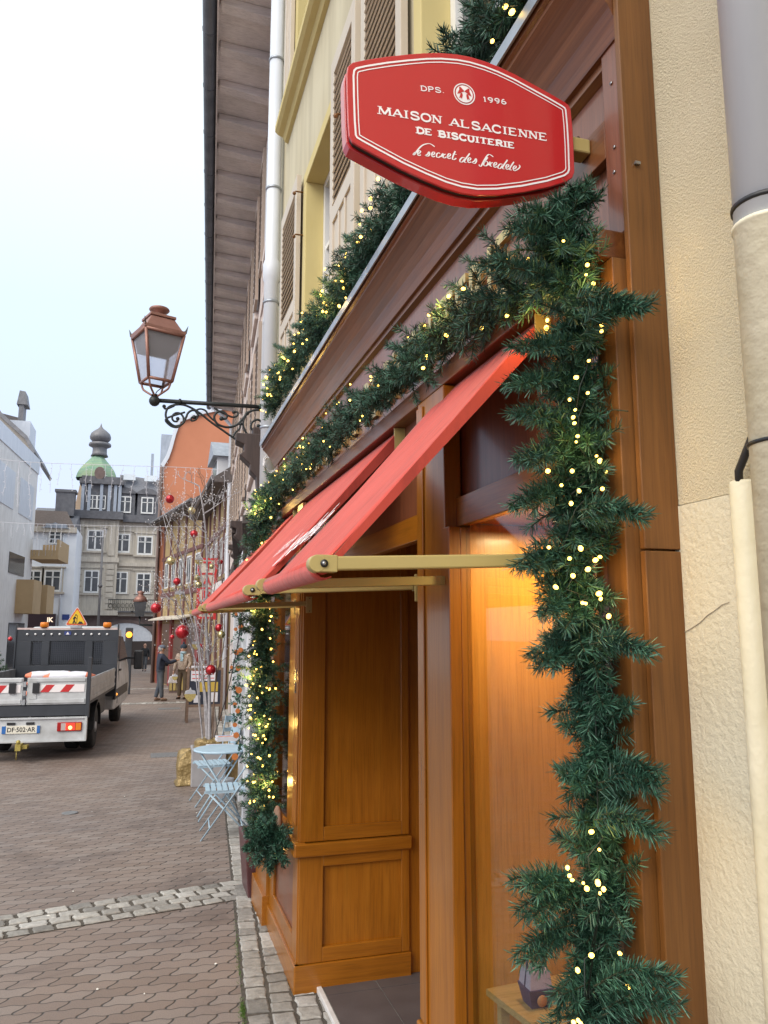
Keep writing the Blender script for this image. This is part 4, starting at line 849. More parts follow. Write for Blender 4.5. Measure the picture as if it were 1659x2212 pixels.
# shop on the ground floor: white pilasters, dark red frame
M['maroon']=mottled('dark red brown paint',(.075,.028,.03),(.10,.04,.042),4,.4,0,.05,.001,60)
mb=MB()
for y in (1.55,2.75,4.3,6.1): mb.box(-.13,.05,y,y+.20,-.15,2.62)
split(mb,'white_pilaster',M['whitep'],H2,world=False,bevel=.008)
mb=MB(); mb.box(-.02,.055,.05,.30,-.1,2.7); mb.box(-.10,.055,.95,1.2,-.1,2.62); split(mb,'shop_stile',M['maroon'],H2,world=False,bevel=.005)
mb=MB(); mb.box(-.02,-.0,.95,.99,0,2.6); mb.box(-.11,.05,.92,.949,0,2.6); split(mb,'metal_strip',M['zinc'],H2,world=False)
mb=MB(); mb.box(-.03,.05,.30,.92,.5,2.5); mb.box(.0,.05,1.76,2.74,.4,2.5); mb.box(.0,.05,2.96,4.29,.4,2.5); mb.box(.0,.05,4.51,6.09,.4,2.5); split(mb,'shop_window',M['dglass'],H2,world=False)
mb=MB(); mb.box(-.16,.055,1.2,6.4,2.63,2.9); mb.build('shop_fascia',M['whitep'],H2,world=False,bevel=.01)
mb=MB(); mb.box(-.10,.055,.05,.93,-.15,.45); mb.build('shop_plinth',M['maroon'],H2,world=False)
# planter box by the far garland
t=thing('planter_box',(.86,6.12,0),'dark red wooden planter box at the foot of the far garland','planter')
mb=MB(); mb.hull8([(.80,6.02,0),(.98,6.02,0),(.98,6.38,0),(.80,6.38,0),(.765,6.0,.42),(.99,6.0,.42),(.99,6.42,.42),(.765,6.42,.42)]); mb.build('box',M['maroon'],t,bevel=.008)
mb=MB(); mb.box(.785,.98,6.02,6.40,.405,.425); mb.build('soil',base('soil',(.05,.035,.025),.95)[0],t)
# white cable coil
p=P(584,1003,Y=6.15)
t=thing('cable_coil',tuple(p),'coil of white cable hanging at the far end of the oak fascia','cable')
mb=MB(); pts=[]
for i in range(110):
    a=i*.33; r_=.060+.006*math.sin(i*.7)+rnd.uniform(-.003,.003); pts.append((r_*math.cos(a)*.9,rnd.uniform(-.012,.012),r_*1.15*math.sin(a)-.01*math.sin(a*.5)))
mb.tube(pts,.0042,5); mb.tube([(0.01,0,.065),(.02,.01,.15),(.0,.02,.25),(.02,.02,.42)],.004,5); mb.build('coil',base('white cable sheath',(.7,.7,.72),.4)[0],t,world=False)
# ================= wall lantern =================
YL=7.4
M['frost']=base('frosted lantern glass',(.8,.8,.86),.5,0,Transmission_Weight=.75,IOR=1.05)[0]
M['iron']=base('wrought iron black green',(.022,.027,.028),.45,.3)[0]; M['copper']=mottled('lantern copper',(.27,.135,.105),(.34,.18,.145),8,.45,.4,.1,.002,40)
M['lglass']=glass_mat('lantern glass',(.93,.93,.95),.03)
LW=lambda a,b_:P(246.9+a*.2315,603.4+b_*.2315,Y=YL)
lt=thing('wall_lantern',tuple(LW(1450,1195)),'old copper street lantern on a black scrolled wrought iron wall bracket','street lamp')
br=MB(); a,b_=LW(400,1130),LW(1480,1198); br.tube([a,b_],.020,12); br.tube([a+(b_-a)*.18,a+(b_-a)*.20],.030,12); br.tube([a+(b_-a)*.88,a+(b_-a)*.90],.030,12); br.build('bracket_arm',M['iron'],lt)
br=MB(); br.ball(tuple(LW(375,1135)),.052,14); br.tube([LW(375,1090),LW(375,1075)],.03,12); br.build('boss',M['iron'],lt)
def scroll(pts,r,nm='scroll'):
    b=MB(); c=[tuple(q) for q in catmull([LW(*q) for q in pts],6)]; b.tube(c,r,7); b.ball(c[0],r*1.9,8); b.build(nm,M['iron'],lt)
def spiral(cx,cy,r0,r1,a0,turns,tail,r=.011):
    q=[(cx+(r0+(r1-r0)*i/(turns*8))*math.cos(a0+i*math.pi/4),cy+(r0+(r1-r0)*i/(turns*8))*math.sin(a0+i*math.pi/4)) for i in range(int(turns*8)+1)]
    scroll(q+tail,r)
spiral(580,1300,12,100,0,1.6,[(660,1240)],.010)
scroll([(745,1285),(785,1270),(770,1235),(730,1222),(690,1245),(668,1290),(640,1345),(570,1370),(510,1330),(480,1270),(500,1200),(560,1172),(640,1170),(720,1200),(800,1250),(900,1330),(1000,1400),(1100,1470),(1200,1530),(1290,1560),(1370,1560),(1450,1530)],.011)
scroll([(1000,1300),(1040,1300),(1050,1270),(1020,1240),(970,1235),(935,1270),(940,1320),(980,1360),(1060,1380),(1140,1360),(1200,1300),(1240,1250),(1300,1222),(1380,1222),(1450,1250)],.012)
scroll([(1115,1240),(1150,1240),(1145,1275),(1100,1285),(1040,1260),(980,1230),(930,1200)],.010)
scroll([(1345,1370),(1375,1370),(1380,1340),(1340,1310),(1290,1330),(1275,1380),(1310,1420),(1370,1430),(1420,1400),(1440,1360)],.011)
scroll([(745,1285),(720,1290),(720,1320),(760,1310),(780,1270),(760,1230),(800,1210),(850,1225),(880,1270),(930,1320)],.009)
scroll([(1240,1250),(1205,1320),(1210,1390),(1250,1450),(1330,1475),(1400,1450)],.011)
scroll([(1180,1350),(1170,1390),(1130,1430),(1110,1470)],.010); scroll([(465,1185),(470,1205),(500,1205),(560,1180)],.010)
br=MB(); c=LW(1380,1480); br.box(c.x-.10,1.15,YL-.07,YL+.07,c.z-.12,c.z+.09); br.box(c.x-.03,1.15,YL-.05,YL+.05,c.z-.35,c.z-.121); br.build('wall_console',M['darkt'],lt,bevel=.012)
# lantern head, slightly yawed square body
cx,cy=LW(388,1000).x,YL; lz=lambda py:LW(388,py).z
la=R(20)
def fr4(mb,r0,z0,r1,z1,m=0):
    q=lambda r_,z:[(cx+r_*math.cos(la+R(45)+k*R(90)),cy+r_*math.sin(la+R(45)+k*R(90)),z) for k in range(4)]
    mb.hull8(q(r0,z0)+q(r1,z1),m)
def edge(mb,r0,z0,r1,z1,t_,k,m=0): 
    q=lambda r_,z:Vector((cx+r_*math.cos(la+R(45)+k*R(90)),cy+r_*math.sin(la+R(45)+k*R(90)),z)); mb.tube([q(r0,z0),q(r1,z1)],t_,6)
zb,zt,ze=lz(960),lz(540),lz(510); rb,rt_=.16,.262
mb=MB()
for k in range(4):
    edge(mb,rb,zb,rt_,zt,.016,k)
    q=lambda r_,z,k=k:Vector((cx+r_*math.cos(la+R(45)+k*R(90)),cy+r_*math.sin(la+R(45)+k*R(90)),z))
    mb.tube([q(rb,zb),Vector((cx+rb*math.cos(la+R(135)+k*R(90)),cy+rb*math.sin(la+R(135)+k*R(90)),zb))],.015,6)
    mb.tube([q(rt_,zt),Vector((cx+rt_*math.cos(la+R(135)+k*R(90)),cy+rt_*math.sin(la+R(135)+k*R(90)),zt))],.018,6)
mb.build('frame',M['copper'],lt)
mb=MB(); fr4(mb,rt_+.02,zt+.008,rt_+.025,ze+.008); fr4(mb,rt_-.01,ze+.0085,.16,lz(385)); fr4(mb,.178,lz(384),.178,lz(360)); fr4(mb,.165,lz(359.5),.10,lz(352)); mb.build('roof',M['copper'],lt,bevel=.004)
mb=MB(); mb.lathe([(.055,lz(352)),(.042,lz(335)),(.045,lz(318)),(.085,lz(300)),(.098,lz(285)),(.09,lz(272)),(.05,lz(264)),(.001,lz(261))],(cx,cy,0),20); mb.build('chimney',M['copper'],lt)
mb=MB()
for k in range(4):
    a=la+R(45)+k*R(90); q=Vector((cx+(rt_+.02)*math.cos(a),cy+(rt_+.02)*math.sin(a),zt+.02)); d=Vector((math.cos(a),math.sin(a),0)); mb.prism([(0,0),(0.01,0),(0.01,.01),(0,.01)],'x',0,.001) if 0 else None
    s=Vector((-d.y,d.x,0))*.003
    mb.hull8([q-d*.08-s,q+d*.005-s,q+d*.005+s,q-d*.08+s,q-d*.01+Vector((0,0,.03))-s,q+d*.018+Vector((0,0,.075))-s,q+d*.018+Vector((0,0,.075))+s,q-d*.01+Vector((0,0,.03))+s])
split(mb,'corner_ornament',M['iron'],lt)
mb=MB()
def face(k,r0,z0,r1,z1):
    c_=lambda r_,z,j:(cx+(r_)*math.cos(la+R(45)+j*R(90)),cy+r_*math.sin(la+R(45)+j*R(90)),z); mb.add([c_(r0,z0,k),c_(r0,z0,k+1),c_(r1,z1,k+1),c_(r1,z1,k)],[(0,1,2,3)])
for k in range(4): face(k,rb-.006,zb,rt_-.008,zt)
mb.build('glazing',M['frost'],lt)
mb=MB(); r2=rt_-(rt_-rb)*.38-.022; q0=rt_-.024
for k in range(4): 
    c_=lambda r_,z,j:(cx+(r_)*math.cos(la+R(45)+j*R(90)),cy+r_*math.sin(la+R(45)+j*R(90)),z); mb.add([c_(r2,lz(685),k),c_(r2,lz(685),k+1),c_(q0,zt-.01,k+1),c_(q0,zt-.01,k)],[(0,1,2,3)])
mb.build('reflector_screen',base('grey translucent screen',(.62,.57,.57),.6)[0],lt)
mb=MB(); mb.tube([(cx,cy,lz(560)),(cx,cy,lz(650))],.022,10); mb.build('lamp_holder',M['zinc'],lt)
mb=MB()
for k in range(4):
    a=la+R(45)+k*R(90); e=lambda r_,z:Vector((cx+r_*math.cos(a),cy+r_*math.sin(a),z)); mb.tube([tuple(v) for v in catmull([e(rb-.01,zb),e(rb-.03,zb-.06),e(rb-.055,lz(1040)),e(.03,lz(1085)),e(.01,lz(1100))],5)],.010,7)
split(mb,'stirrup',M['copper'],lt)
mb=MB(); mb.tube([tuple(v) for v in catmull([(cx,cy,lz(1090)),(cx+.01,cy,lz(1050)),(cx+.06,cy,lz(1000)),(cx+.07,cy,zb)],5)],.005,5); mb.build('lamp_cable',M['blackp'],lt)
# ================= frontal houses at the end of the street =================
M['stone']=plaster('grey beige sandstone',(.52,.47,.40),(.60,.545,.46),30,.3,.01,1.0,.3); M['slate']=mottled('blue grey slate',(.15,.155,.175),(.23,.235,.26),10,.6,0,.5,.02,18)
M['verdi']=mottled('green copper patina',(.15,.31,.23),(.32,.40,.24),1.6,.7,0,.6,.06,5,(.3,.3,3)); M['lead']=mottled('weathered lead grey',(.14,.14,.15),(.21,.205,.215),3,.55,.2)
M['darkstone']=mottled('dark carved stone',(.10,.10,.11),(.16,.16,.175),3,.8); M['brownst']=mottled('brown sandstone ground floor',(.13,.09,.08),(.20,.145,.13),2,.8)
M['winpane']=mottled('reflective pane',(.05,.055,.06),(.10,.105,.115),1.5,.12,0,0)
M['whiteh']=plaster('white house paint',(.74,.78,.84),(.82,.85,.9),30,.2,.004,1)
def front_window(par,x0,x1,z0,z1,y,nm='window',cross=True,arch=False,surround=None,sill=True,fr=None):
    """window on a wall facing -Y at y"""
    s=max(.06,(x1-x0)*.09); mb=MB(); fr=fr or M['wframe']
    mb.box(x0,x0+s,y-.10,y-.02,z0,z1); mb.box(x1-s,x1,y-.10,y-.02,z0,z1); mb.box(x0+s,x1-s,y-.10,y-.02,z1-s,z1); mb.box(x0+s,x1-s,y-.10,y-.02,z0,z0+s*1.3)
    mb.box((x0+x1)/2-s*.55,(x0+x1)/2+s*.55,y-.10,y-.02,z0+s,z1-s)
    if cross: zz=z0+(z1-z0)*.68; mb.box(x0+s,x1-s,y-.10,y-.025,zz-s*.3,zz+s*.3)
    w_=mb.build(nm,fr,par); mb=MB()
    if arch: n=8; xc=(x0+x1)/2; r_=(x1-x0)/2-.02; mb.prism([(xc+r_*math.cos(math.pi*i/n),z1+r_*math.sin(math.pi*i/n)) for i in range(n+1)],'y',y-.06,y-.02); mb.build('arch_light',M['winpane'],w_); mb=MB()
    mb.box(x0+s,x1-s,y-.06,y-.015,z0+s,z1-s); mb.build('pane',M['winpane'],w_)
    if surround:
        mb=MB(); q=.16; mb.box(x0-q,x0-.001,y-.09,y-.001,z0-.02,z1+q); mb.box(x1+.001,x1+q,y-.09,y-.001,z0-.02,z1+q); mb.box(x0-.001,x1+.001,y-.09,y-.001,z1+.002,z1+q); mb.box(x0-.3,x1+.3,y-.16,y-.001,z1+q+.03,z1+q+.12); mb.build('surround',surround,w_)
        if sill: mb=MB(); mb.box(x0-.28,x1+.28,y-.22,y-.001,z0-.16,z0-.025); mb.build('sill',surround,w_)
    return w_
YS2=68.0; B=lambda x,y,Y=YS2:P(x,y,Y=Y)
def bx(px0,px1,Y=YS2): return B(px0,1250,Y).x,B(px1,1250,Y).x
zz=lambda px,py,Y=YS2:B(px,py,Y).z
ST=thing('stone_mansion',(-2.4,YS2+3,-1.0),'grey stone mansion with a green copper onion dome tower at the end of the street','building')
x0,x1=bx(165,352); xt=bx(165,252)[1]
mb=MB(); mb.box(x0,x1,YS2,YS2+10,3.3,11.5); mb.box(x0-.05,xt,YS2-.6,YS2-.001,3.5,11.4); mb.build('wall',M['stone'],ST)
mb=MB(); mb.box(x0,x1,YS2+.05,YS2+10,-1.2,3.298); mb.build('ground_floor',M['brownst'],ST)
mb=MB(); mb.box(x0-.5,xt+.25,YS2-.85,YS2-.61,3.1,3.5); mb.box(xt+.251,x1,YS2-.35,YS2-.001,3.05,3.35); mb.box(x0-.2,xt+.12,YS2-.75,YS2-.61,7.45,7.85); mb.box(xt+.121,x1,YS2-.2,YS2-.001,7.2,7.5); split(mb,'string_course',M['stone'],ST)
mb=MB(); mb.box(x0-.45,xt+.3,YS2-1.1,YS2-.61,11.0,11.65); mb.box(xt+.301,x1,YS2-.5,YS2-.001,10.9,11.5); split(mb,'cornice',M['darkstone'],ST)
for px,py0,py1,Yf,sur in ((207,1145,1190,YS2-.61,1),(265,1153,1194,YS2,1),(314,1158,1199,YS2,1)):
    a=B(px,py0,Yf);b_=B(px,py1,Yf); w_=.62; front_window(ST,a.x-w_,a.x+w_,b_.z,a.z,Yf,surround=M['stone'])
for px,py0,py1,Yf in ((199,1232,1281,YS2-.61),(261,1235,1283,YS2),(311,1238,1283,YS2)):
    a=B(px,py0,Yf);b_=B(px,py1,Yf); w_=.58; front_window(ST,a.x-w_,a.x+w_,b_.z,a.z,Yf,surround=M['stone'],sill=Yf<YS2)
# pilasters
mb=MB()
for px in (172,240):
    c=B(px,1200,YS2-.6).x
    for k in range(8): mb.box(c-.28,c+.28,YS2-.72,YS2-.601,3.6+k*.47,4.0+k*.47)
    mb.box(c-.24,c+.24,YS2-.70,YS2-.601,8.0,10.9)
split(mb,'quoin',M['stone'],ST)
# balconies of wrought iron
for px in (262,312):
    c=B(px,1290).x; mb=MB(); mb.box(c-1.0,c+1.0,YS2-.75,YS2-.001,3.36,3.46); o=mb.build('balcony',M['darkstone'],ST); mb=MB()
    mb.box(c-.98,c+.98,YS2-.74,YS2-.70,4.35,4.42)
    for k in range(13): xk=c-.96+k*.16; mb.box(xk-.012,xk+.012,YS2-.735,YS2-.715,3.46,4.35)
    for k in range(6):
        xk=c-.8+k*.32; mb.tube([(xk+.11*math.cos(a_*.6),YS2-.73,3.9+.2*math.sin(a_*.6)) for a_ in range(11)],.02,4)
    mb.build('railing',M['iron'],o)
# ground floor arches
for px,r_,ztop,col in ((197,1.15,2.3,'dark'),(272,2.2,2.2,'white')):
    c=B(px,1380).x if px!=197 else B(193,1380).x; n=12; mb=MB(); zc=1.0 if col=='white' else .7
    ry=1.5 if col=='white' else 1.1
    mb.prism([(c+r_*math.cos(math.pi*i/n),zc+ry*math.sin(math.pi*i/n)) for i in range(n+1)],'y',YS2-.06,YS2+.04); mb.build('arch_panel',M['whitep'] if col=='white' else M['winpane'],ST)
    mb=MB(); k=[(c+(r_+.28)*math.cos(math.pi*i/n),zc+(ry+.28)*math.sin(math.pi*i/n)) for i in range(n+1)]; k2=[(c+(r_+.02)*math.cos(math.pi*i/n),zc+(ry+.02)*math.sin(math.pi*i/n)) for i in range(n+1)]
    mb.prism(k+k2[::-1],'y',YS2-.14,YS2-.0); mb.build('arch_moulding',M['brownst'],ST)
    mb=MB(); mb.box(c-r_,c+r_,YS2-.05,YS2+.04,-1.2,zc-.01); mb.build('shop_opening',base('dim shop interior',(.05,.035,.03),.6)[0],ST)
# mansard and dormers
mb=MB(); mb.hull8([(xt-.5,YS2-.2,11.5),(x1,YS2-.2,11.5),(x1,YS2+9,11.5),(xt-.5,YS2+9,11.5),(xt-.2,YS2+1.6,15.3),(x1,YS2+1.6,14.9),(x1,YS2+7,14.9),(xt-.2,YS2+7,15.3)]); mb.build('roof',M['slate'],ST)
for px in (270,318):
    c=B(px,1095).x; mb=MB(); mb.box(c-.8,c+.8,YS2-.45,YS2+1.5,11.5,13.3); mb.prism([(c-1.0,13.3),(c+1.0,13.3),(c+.8,13.5),(c+.4,13.75),(c,13.82),(c-.4,13.75),(c-.8,13.5)],'y',YS2-.6,YS2+1.5); d=mb.build('dormer',M['darkstone'],ST); front_window(d,c-.5,c+.5,11.65,13.05,YS2-.45)
mb=MB()
for px,py in ((280,1031),(325,1034)):
    c=B(px,py,YS2+.9); mb.hull8([(c.x-.5,YS2+.82,c.z-.25),(c.x+.5,YS2+.82,c.z-.25),(c.x+.5,YS2+1.0,c.z-.25),(c.x-.5,YS2+1.0,c.z-.25),(c.x-.5,YS2+1.0,c.z+.3),(c.x+.5,YS2+1.0,c.z+.3),(c.x+.5,YS2+1.2,c.z+.3),(c.x-.5,YS2+1.2,c.z+.3)])
split(mb,'roof_light',base('bright skylight glass',(.55,.6,.65),.1)[0],ST)
mb=MB(); c=B(329,1000,YS2+4); mb.box(c.x-.12,c.x+.12,YS2+4,YS2+4.3,14,zz(329,980,YS2+4)); mb.build('chimney_flue',M['zinc'],ST)
# tower drum
tx0,tx1=bx(170,248,YS2-.5); tc_=(tx0+tx1)/2; hw=(tx1-tx0)/2
mb=MB(); mb.box(tx0,tx1,YS2-.6,YS2+2.5,11.66,14.0); tw=mb.build('tower',M['darkstone'],ST)
mb=MB(); mb.box(tx0-.35,tx1+.35,YS2-.95,YS2+2.7,13.95,14.35); mb.box(tx0-.2,tx1+.2,YS2-.8,YS2+2.6,14.351,14.6); mb.build('tower_cornice',M['darkstone'],tw)
for px in (199,218): a=B(px,1100,YS2-.61); front_window(tw,a.x-.34,a.x+.34,11.85,13.0,YS2-.61,arch=True)
mb=MB(); [mb.box(tc_+q-.12,tc_+q+.12,YS2-.72,YS2-.605,11.7,13.94) for q in (-1.45,-.95,.0,.62,1.1,1.45)]; split(mb,'column',M['zinc'],tw)
# copper dome: square bell profile, then lead neck, collar and onion
def sq(mb,prof,c,n=4,rot=R(45),cyy=YS2+.9):
    base_=len(mb.v)
    for r_,z in prof:
        for j in range(n): a=rot+2*math.pi*j/n; mb.v.append((c+r_*math.cos(a),cyy+r_*math.sin(a),z))
    for i in range(len(prof)-1):
        for j in range(n): mb.f.append((base_+i*n+j,base_+i*n+(j+1)%n,base_+(i+1)*n+(j+1)%n,base_+(i+1)*n+j)); mb.m.append(0); mb.sm.append(False)
Z=lambda py:B(212,py,YS2+.9).z
ox,oy=B(214,1000,YS2+.9).x,0
mb=MB(); pr=[(1.0,14.6)]; h0,h1=14.6,Z(984)
for k in range(9): u=k/8; pr.append(((.98*(1-u)+.22*u)+.20*math.sin(u*math.pi)*(1-u*.9),h0+(h1-h0)*u))
pr=[(r_*hw*1.28,z) for r_,z in pr]; sq(mb,pr,ox-.1,8,R(22.5)); mb.build('dome',M['verdi'],ST)
mb=MB(); u=[(.72,Z(986)),(.60,Z(980)),(.58,Z(970)),(.62,Z(967)),(.90,Z(964)),(.92,Z(961)),(.88,Z(958)),(.55,Z(956.5))]; mb.lathe(u,(ox,YS2+.9,0),16); mb.build('neck',M['lead'],ST)
mb=MB(); mb.lathe([(.50,Z(957)),(.62,Z(955)),(.84,Z(949)),(.87,Z(944)),(.78,Z(937)),(.52,Z(931)),(.24,Z(926)),(.10,Z(922)),(.01,Z(914))],(ox,YS2+.9,0),18); mb.build('onion',M['lead'],ST)
mb=MB(); c=B(216,1023,YS2-.6); mb.lathe([(.42,-.1),(.42,.0),(.3,.0)],(c.x,YS2-.75,c.z),14,ax='y',ry=1.3); mb.build('oval_vent',M['brownst'],ST)
# cream gable left of the tower
G2=thing('cream_gable_house',(-7.2,YS2+6,-1),'plain cream rounded gable rising behind the onion dome tower on its left','building')
a,b_=bx(148,175,YS2+3.1); mb=MB(); z1=zz(160,1022,YS2+3.1)
mb.prism([(a,0),(b_+1,0),(b_+1,z1+.2),(b_-.4,z1),(a+.45,z1-1.0),(a+.1,z1-3.2)],'y',YS2+3.1,YS2+9); mb.build('gable_wall',mottled('cream gable render',(.50,.38,.28),(.56,.43,.32),1,.85),G2)
# white house left
WY=62.0; WHs=thing('white_house',(-7.6,WY+3,-1),'white house with slate mansard and a dormer above a brown shop front','building')
a,b_=bx(40,160,WY); mb=MB(); mb.box(a,b_,WY,WY+8,-1.2,9.5); mb.build('wall',M['whiteh'],WHs)
mb=MB(); mb.hull8([(a,WY-.2,9.5),(b_,WY-.2,9.5),(b_,WY+7,9.5),(a,WY+7,9.5),(a,WY+.9,zz(100,1142,WY+.9)),(b_-.3,WY+.9,zz(100,1142,WY+.9)),(b_-.3,WY+7,12),(a,WY+7,12)]); mb.build('mansard',M['slate'],WHs)
z2=zz(100,1140,WY+.9); mb=MB(); mb.hull8([(a,WY+.8,z2),(b_-.2,WY+.8,z2),(b_-.2,WY+7,z2),(a,WY+7,z2),(a,WY+3.2,zz(100,1103,WY+3.2)),(b_-1.1,WY+3.2,zz(100,1103,WY+3.2)),(b_-1.1,WY+5,z2+1.4),(a,WY+5,z2+1.4)]); mb.build('roof',mottled('brown tiles',(.13,.10,.085),(.19,.15,.13),8,.85,0,.6,.02,20),WHs)
mb=MB(); mb.box(a,b_,WY-.3,WY-.001,9.15,9.55); mb.build('cornice',M['stone'],WHs)
c=B(119,1160,WY); mb=MB(); mb.box(c.x-.7,c.x+.75,WY-.15,WY+2,9.8,zz(119,1142,WY)); mb.prism([(c.x-.95,zz(119,1142,WY)),(c.x+1.0,zz(119,1142,WY)),(c.x,zz(119,1130,WY))],'y',WY-.4,WY+2); d=mb.build('dormer',M['zinc'],WHs); front_window(d,c.x-.42,c.x+.45,zz(119,1176,WY),zz(119,1147,WY),WY-.15)
for px,w_ in ((72,.55),(114,.58)):
    c=B(px,1250,WY); front_window(WHs,c.x-w_,c.x+w_,zz(px,1278,WY),zz(px,1232,WY),WY,surround=M['stone'])
mb=MB(); c=B(131,1270,WY); mb.tube([(c.x,WY-.08,9.2),(c.x,WY-.08,2.0)],.06,8); mb.build('downpipe',M['whitep'],WHs)
mb=MB(); c=B(143,1090,WY+4); mb.box(c.x-.8,c.x+.6,WY+4,WY+5.2,11,zz(143,1063,WY+4)); mb.box(c.x-.9,c.x+.7,WY+3.9,WY+5.3,zz(143,1063,WY+4)+.001,zz(143,1060,WY+4)+.1); mb.build('chimney',M['lead'],WHs)
s0,s1=bx(45,126,WY); mb=MB(); mb.box(s0,s1,WY-.2,WY-.001,1.9,3.1); o=mb.build('shop_fascia',base('aubergine paint',(.045,.025,.035),.5)[0],WHs); mb=MB(); text_on(mb,'IK',(B(104,1320,WY).x,WY-.22,2.5),(1,0,0),(0,0,1),.42,.34,.02,bold=.03); mb.build('lettering',emis('warm lit letters',(1,.8,.6),1.2),o)
mb=MB(); mb.box(s0,s1-.2,WY-.05,WY-.001,-1.1,1.89); mb.build('shop_window',emis('warm shop window glow',(.5,.33,.2),.35),WHs)
mb=MB(); c=B(142,1333,WY); mb.box(c.x-.25,c.x+.25,WY-.04,WY-.001,c.z-.2,c.z+.2); mb.build('street_plate',base('blue enamel',(.03,.06,.25),.4)[0],WHs)
# orange gable house on the right
OY=38.0; OG=thing('orange_house',(2.2,OY+4,-.5),'tall orange gable wall above the old timbered houses on the right','building')
p_=lambda x,y:(P(x,y,Y=OY).x,P(x,y,Y=OY).z)
prof=[p_(353,1010),p_(365,990),p_(372,970),p_(380,940),p_(390,912),p_(440,895),p_(520,878),(5.0,-1),(p_(353,1010)[0],-1)]
mb=MB(); mb.prism(prof,'y',OY,OY+.3); mb.build('gable_wall',mottled('orange render',(.50,.19,.10),(.56,.22,.12),.8,.85,0,.2,.003,40),OG)
pr2=[(x-.14,z+.12) for x,z in prof[:7]]; mb=MB(); mb.prism(pr2+[(x,z) for x,z in prof[:7]][::-1],'y',OY-.12,OY+12); mb.build('roof_edge',M['zincp'],OG)
xl=prof[0][0]; mb=MB(); mb.box(xl-.12,xl-.001,OY,OY+.9,-1,prof[0][1]-.15); mb.box(xl-.019,5,OY+.301,OY+12,-1,9); mb.build('street_wall',M['brownst'],OG)
mb=MB()
for dy in (1.0,): mb.box(xl-.15,xl+.9,OY+dy,OY+dy+1.1,prof[0][1]+.2,prof[0][1]+1.9)
split(mb,'dormer',M['zinc'],OG)
mb=MB(); mb.tube([(xl-.1,OY-.08,prof[0][1]),(xl-.1,OY-.08,-.8)],.07,8); mb.build('downpipe',M['brownst'],OG)
# timbered houses (right), low eaves
M['ochre']=plaster('old ochre render',(.36,.26,.12),(.44,.33,.17),20,.4,.01,1,.5); M['timber']=mottled('red brown timber',(.11,.045,.045),(.16,.07,.065),3,.7)
def house_between(name,lab,pa,pb,ze,roofh,wallm,group=None,dep=5):
    a=Vector((pa[0],pa[1],0)); b_=Vector((pb[0],pb[1],0)); d=(b_-a); L=d.length; rz=math.atan2(d.y,d.x)-math.pi/2
    h=thing(name,(pa[0],pa[1],0),lab,'building',rz=rz)
    # local: y along facade, +x away from the street
    mb=MB(); mb.box(0,dep,0,L,-1,ze); mb.build('wall',wallm,h,world=False)
    mb=MB(); mb.prism([(-.55,ze-.12),(-.55,ze+.02),(dep/2,ze+roofh),(dep+.3,ze),(dep+.3,ze-.12)],'y',-.15,L+.1); mb.build('roof',M['roof'],h,world=False)
    mb=MB(); mb.tube([(-.60,-.15,ze),(-.60,L+.1,ze)],.07,8); mb.build('gutter',M['lead'],h,world=False)
    return h,L
TH,L=house_between('ochre_timbered_house','ochre half timbered house with low dark eaves behind the birch decoration',(2.22,22.2),(2.05,30.2),6.25,2.2,M['ochre'])
mb=MB(); [mb.box(-.05,.0,y,y+.22,-.9,6.1) for y in (.05,1.5,3.0,4.5,6.0,7.4)]; mb.box(-.045,.0,0,L,3.0,3.2); mb.box(-.045,.0,0,L,5.0,5.15); split(mb,'timber',M['timber'],TH,world=False)
for y in (.6,2.0,3.5,5.1,6.6): h_window(TH,y,3.6,.75,1.2,x=-.001,m=M['ochre'],shut=False)
mb=MB(); mb.prism([(-.35,6.3),(-.35,7.15),(1.2,7.15),(2.0,6.3)],'y',1.0,2.6); o=mb.build('dormer',M['whitep'],TH,world=False); mb=MB(); mb.prism([(.85,7.12),(1.8,7.75),(2.75,7.12)],'x',-.5,2.0); mb.build('dormer_roof',M['zinc'],o,world=False)
mb=MB(); mb.box(-.37,-.351,1.3,2.3,6.45,7.05); mb.build('dormer_window',M['winpane'],o,world=False)
T4,L=house_between('red_shop_house','old yellow and red timbered shop house below the orange gable',(2.0,30.3),(.62,37.6),6.9,2.0,M['ochre'])
mb=MB(); [mb.box(-.05,.0,y,y+.2,2.4,6.8) for y in (.05,1.4,2.8,4.2,5.6,7.0)]; mb.box(-.045,.0,0,L,3.4,3.6); mb.box(-.045,.0,0,L,5.1,5.25); split(mb,'timber',M['timber'],T4,world=False)
for y in (.45,1.9,3.3,4.7,6.1): h_window(T4,y,3.8,.7,1.15,x=-.001,m=M['ochre'],shut=False)
mb=MB(); [mb.box(-.12,.0,y,y+.35,-.9,2.4) for y in (.05,2.3,4.6,7.0)]; split(mb,'red_post',base('oxblood paint',(.22,.035,.035),.5)[0],T4,world=False)
mb=MB(); [mb.box(-.03,.0,y,y+1.7,-.4,2.2) for y in (.5,2.8,5.1)]; split(mb,'shop_window',emis('dim warm shop window',(.30,.16,.10),.25),T4,world=False)
mb=MB(); mb.hull8([(-.6,1.1,2.35),(-.0,1.1,2.5),(-.0,7.2,2.5),(-.6,7.2,2.35),(-.6,1.1,2.40),(-.0,1.1,2.56),(-.0,7.2,2.56),(-.6,7.2,2.40)]); mb.build('shop_canopy',M['stone'],T4,world=False)
# ================= left side of the street =================
M['whiteh']=plaster('white render stained',(.72,.71,.70),(.82,.81,.80),30,.2,.004,1,.25)
LB=thing('white_balcony_house',(-9,34,0),'white modern building with ochre balconies at the left edge','building',rz=-SA)
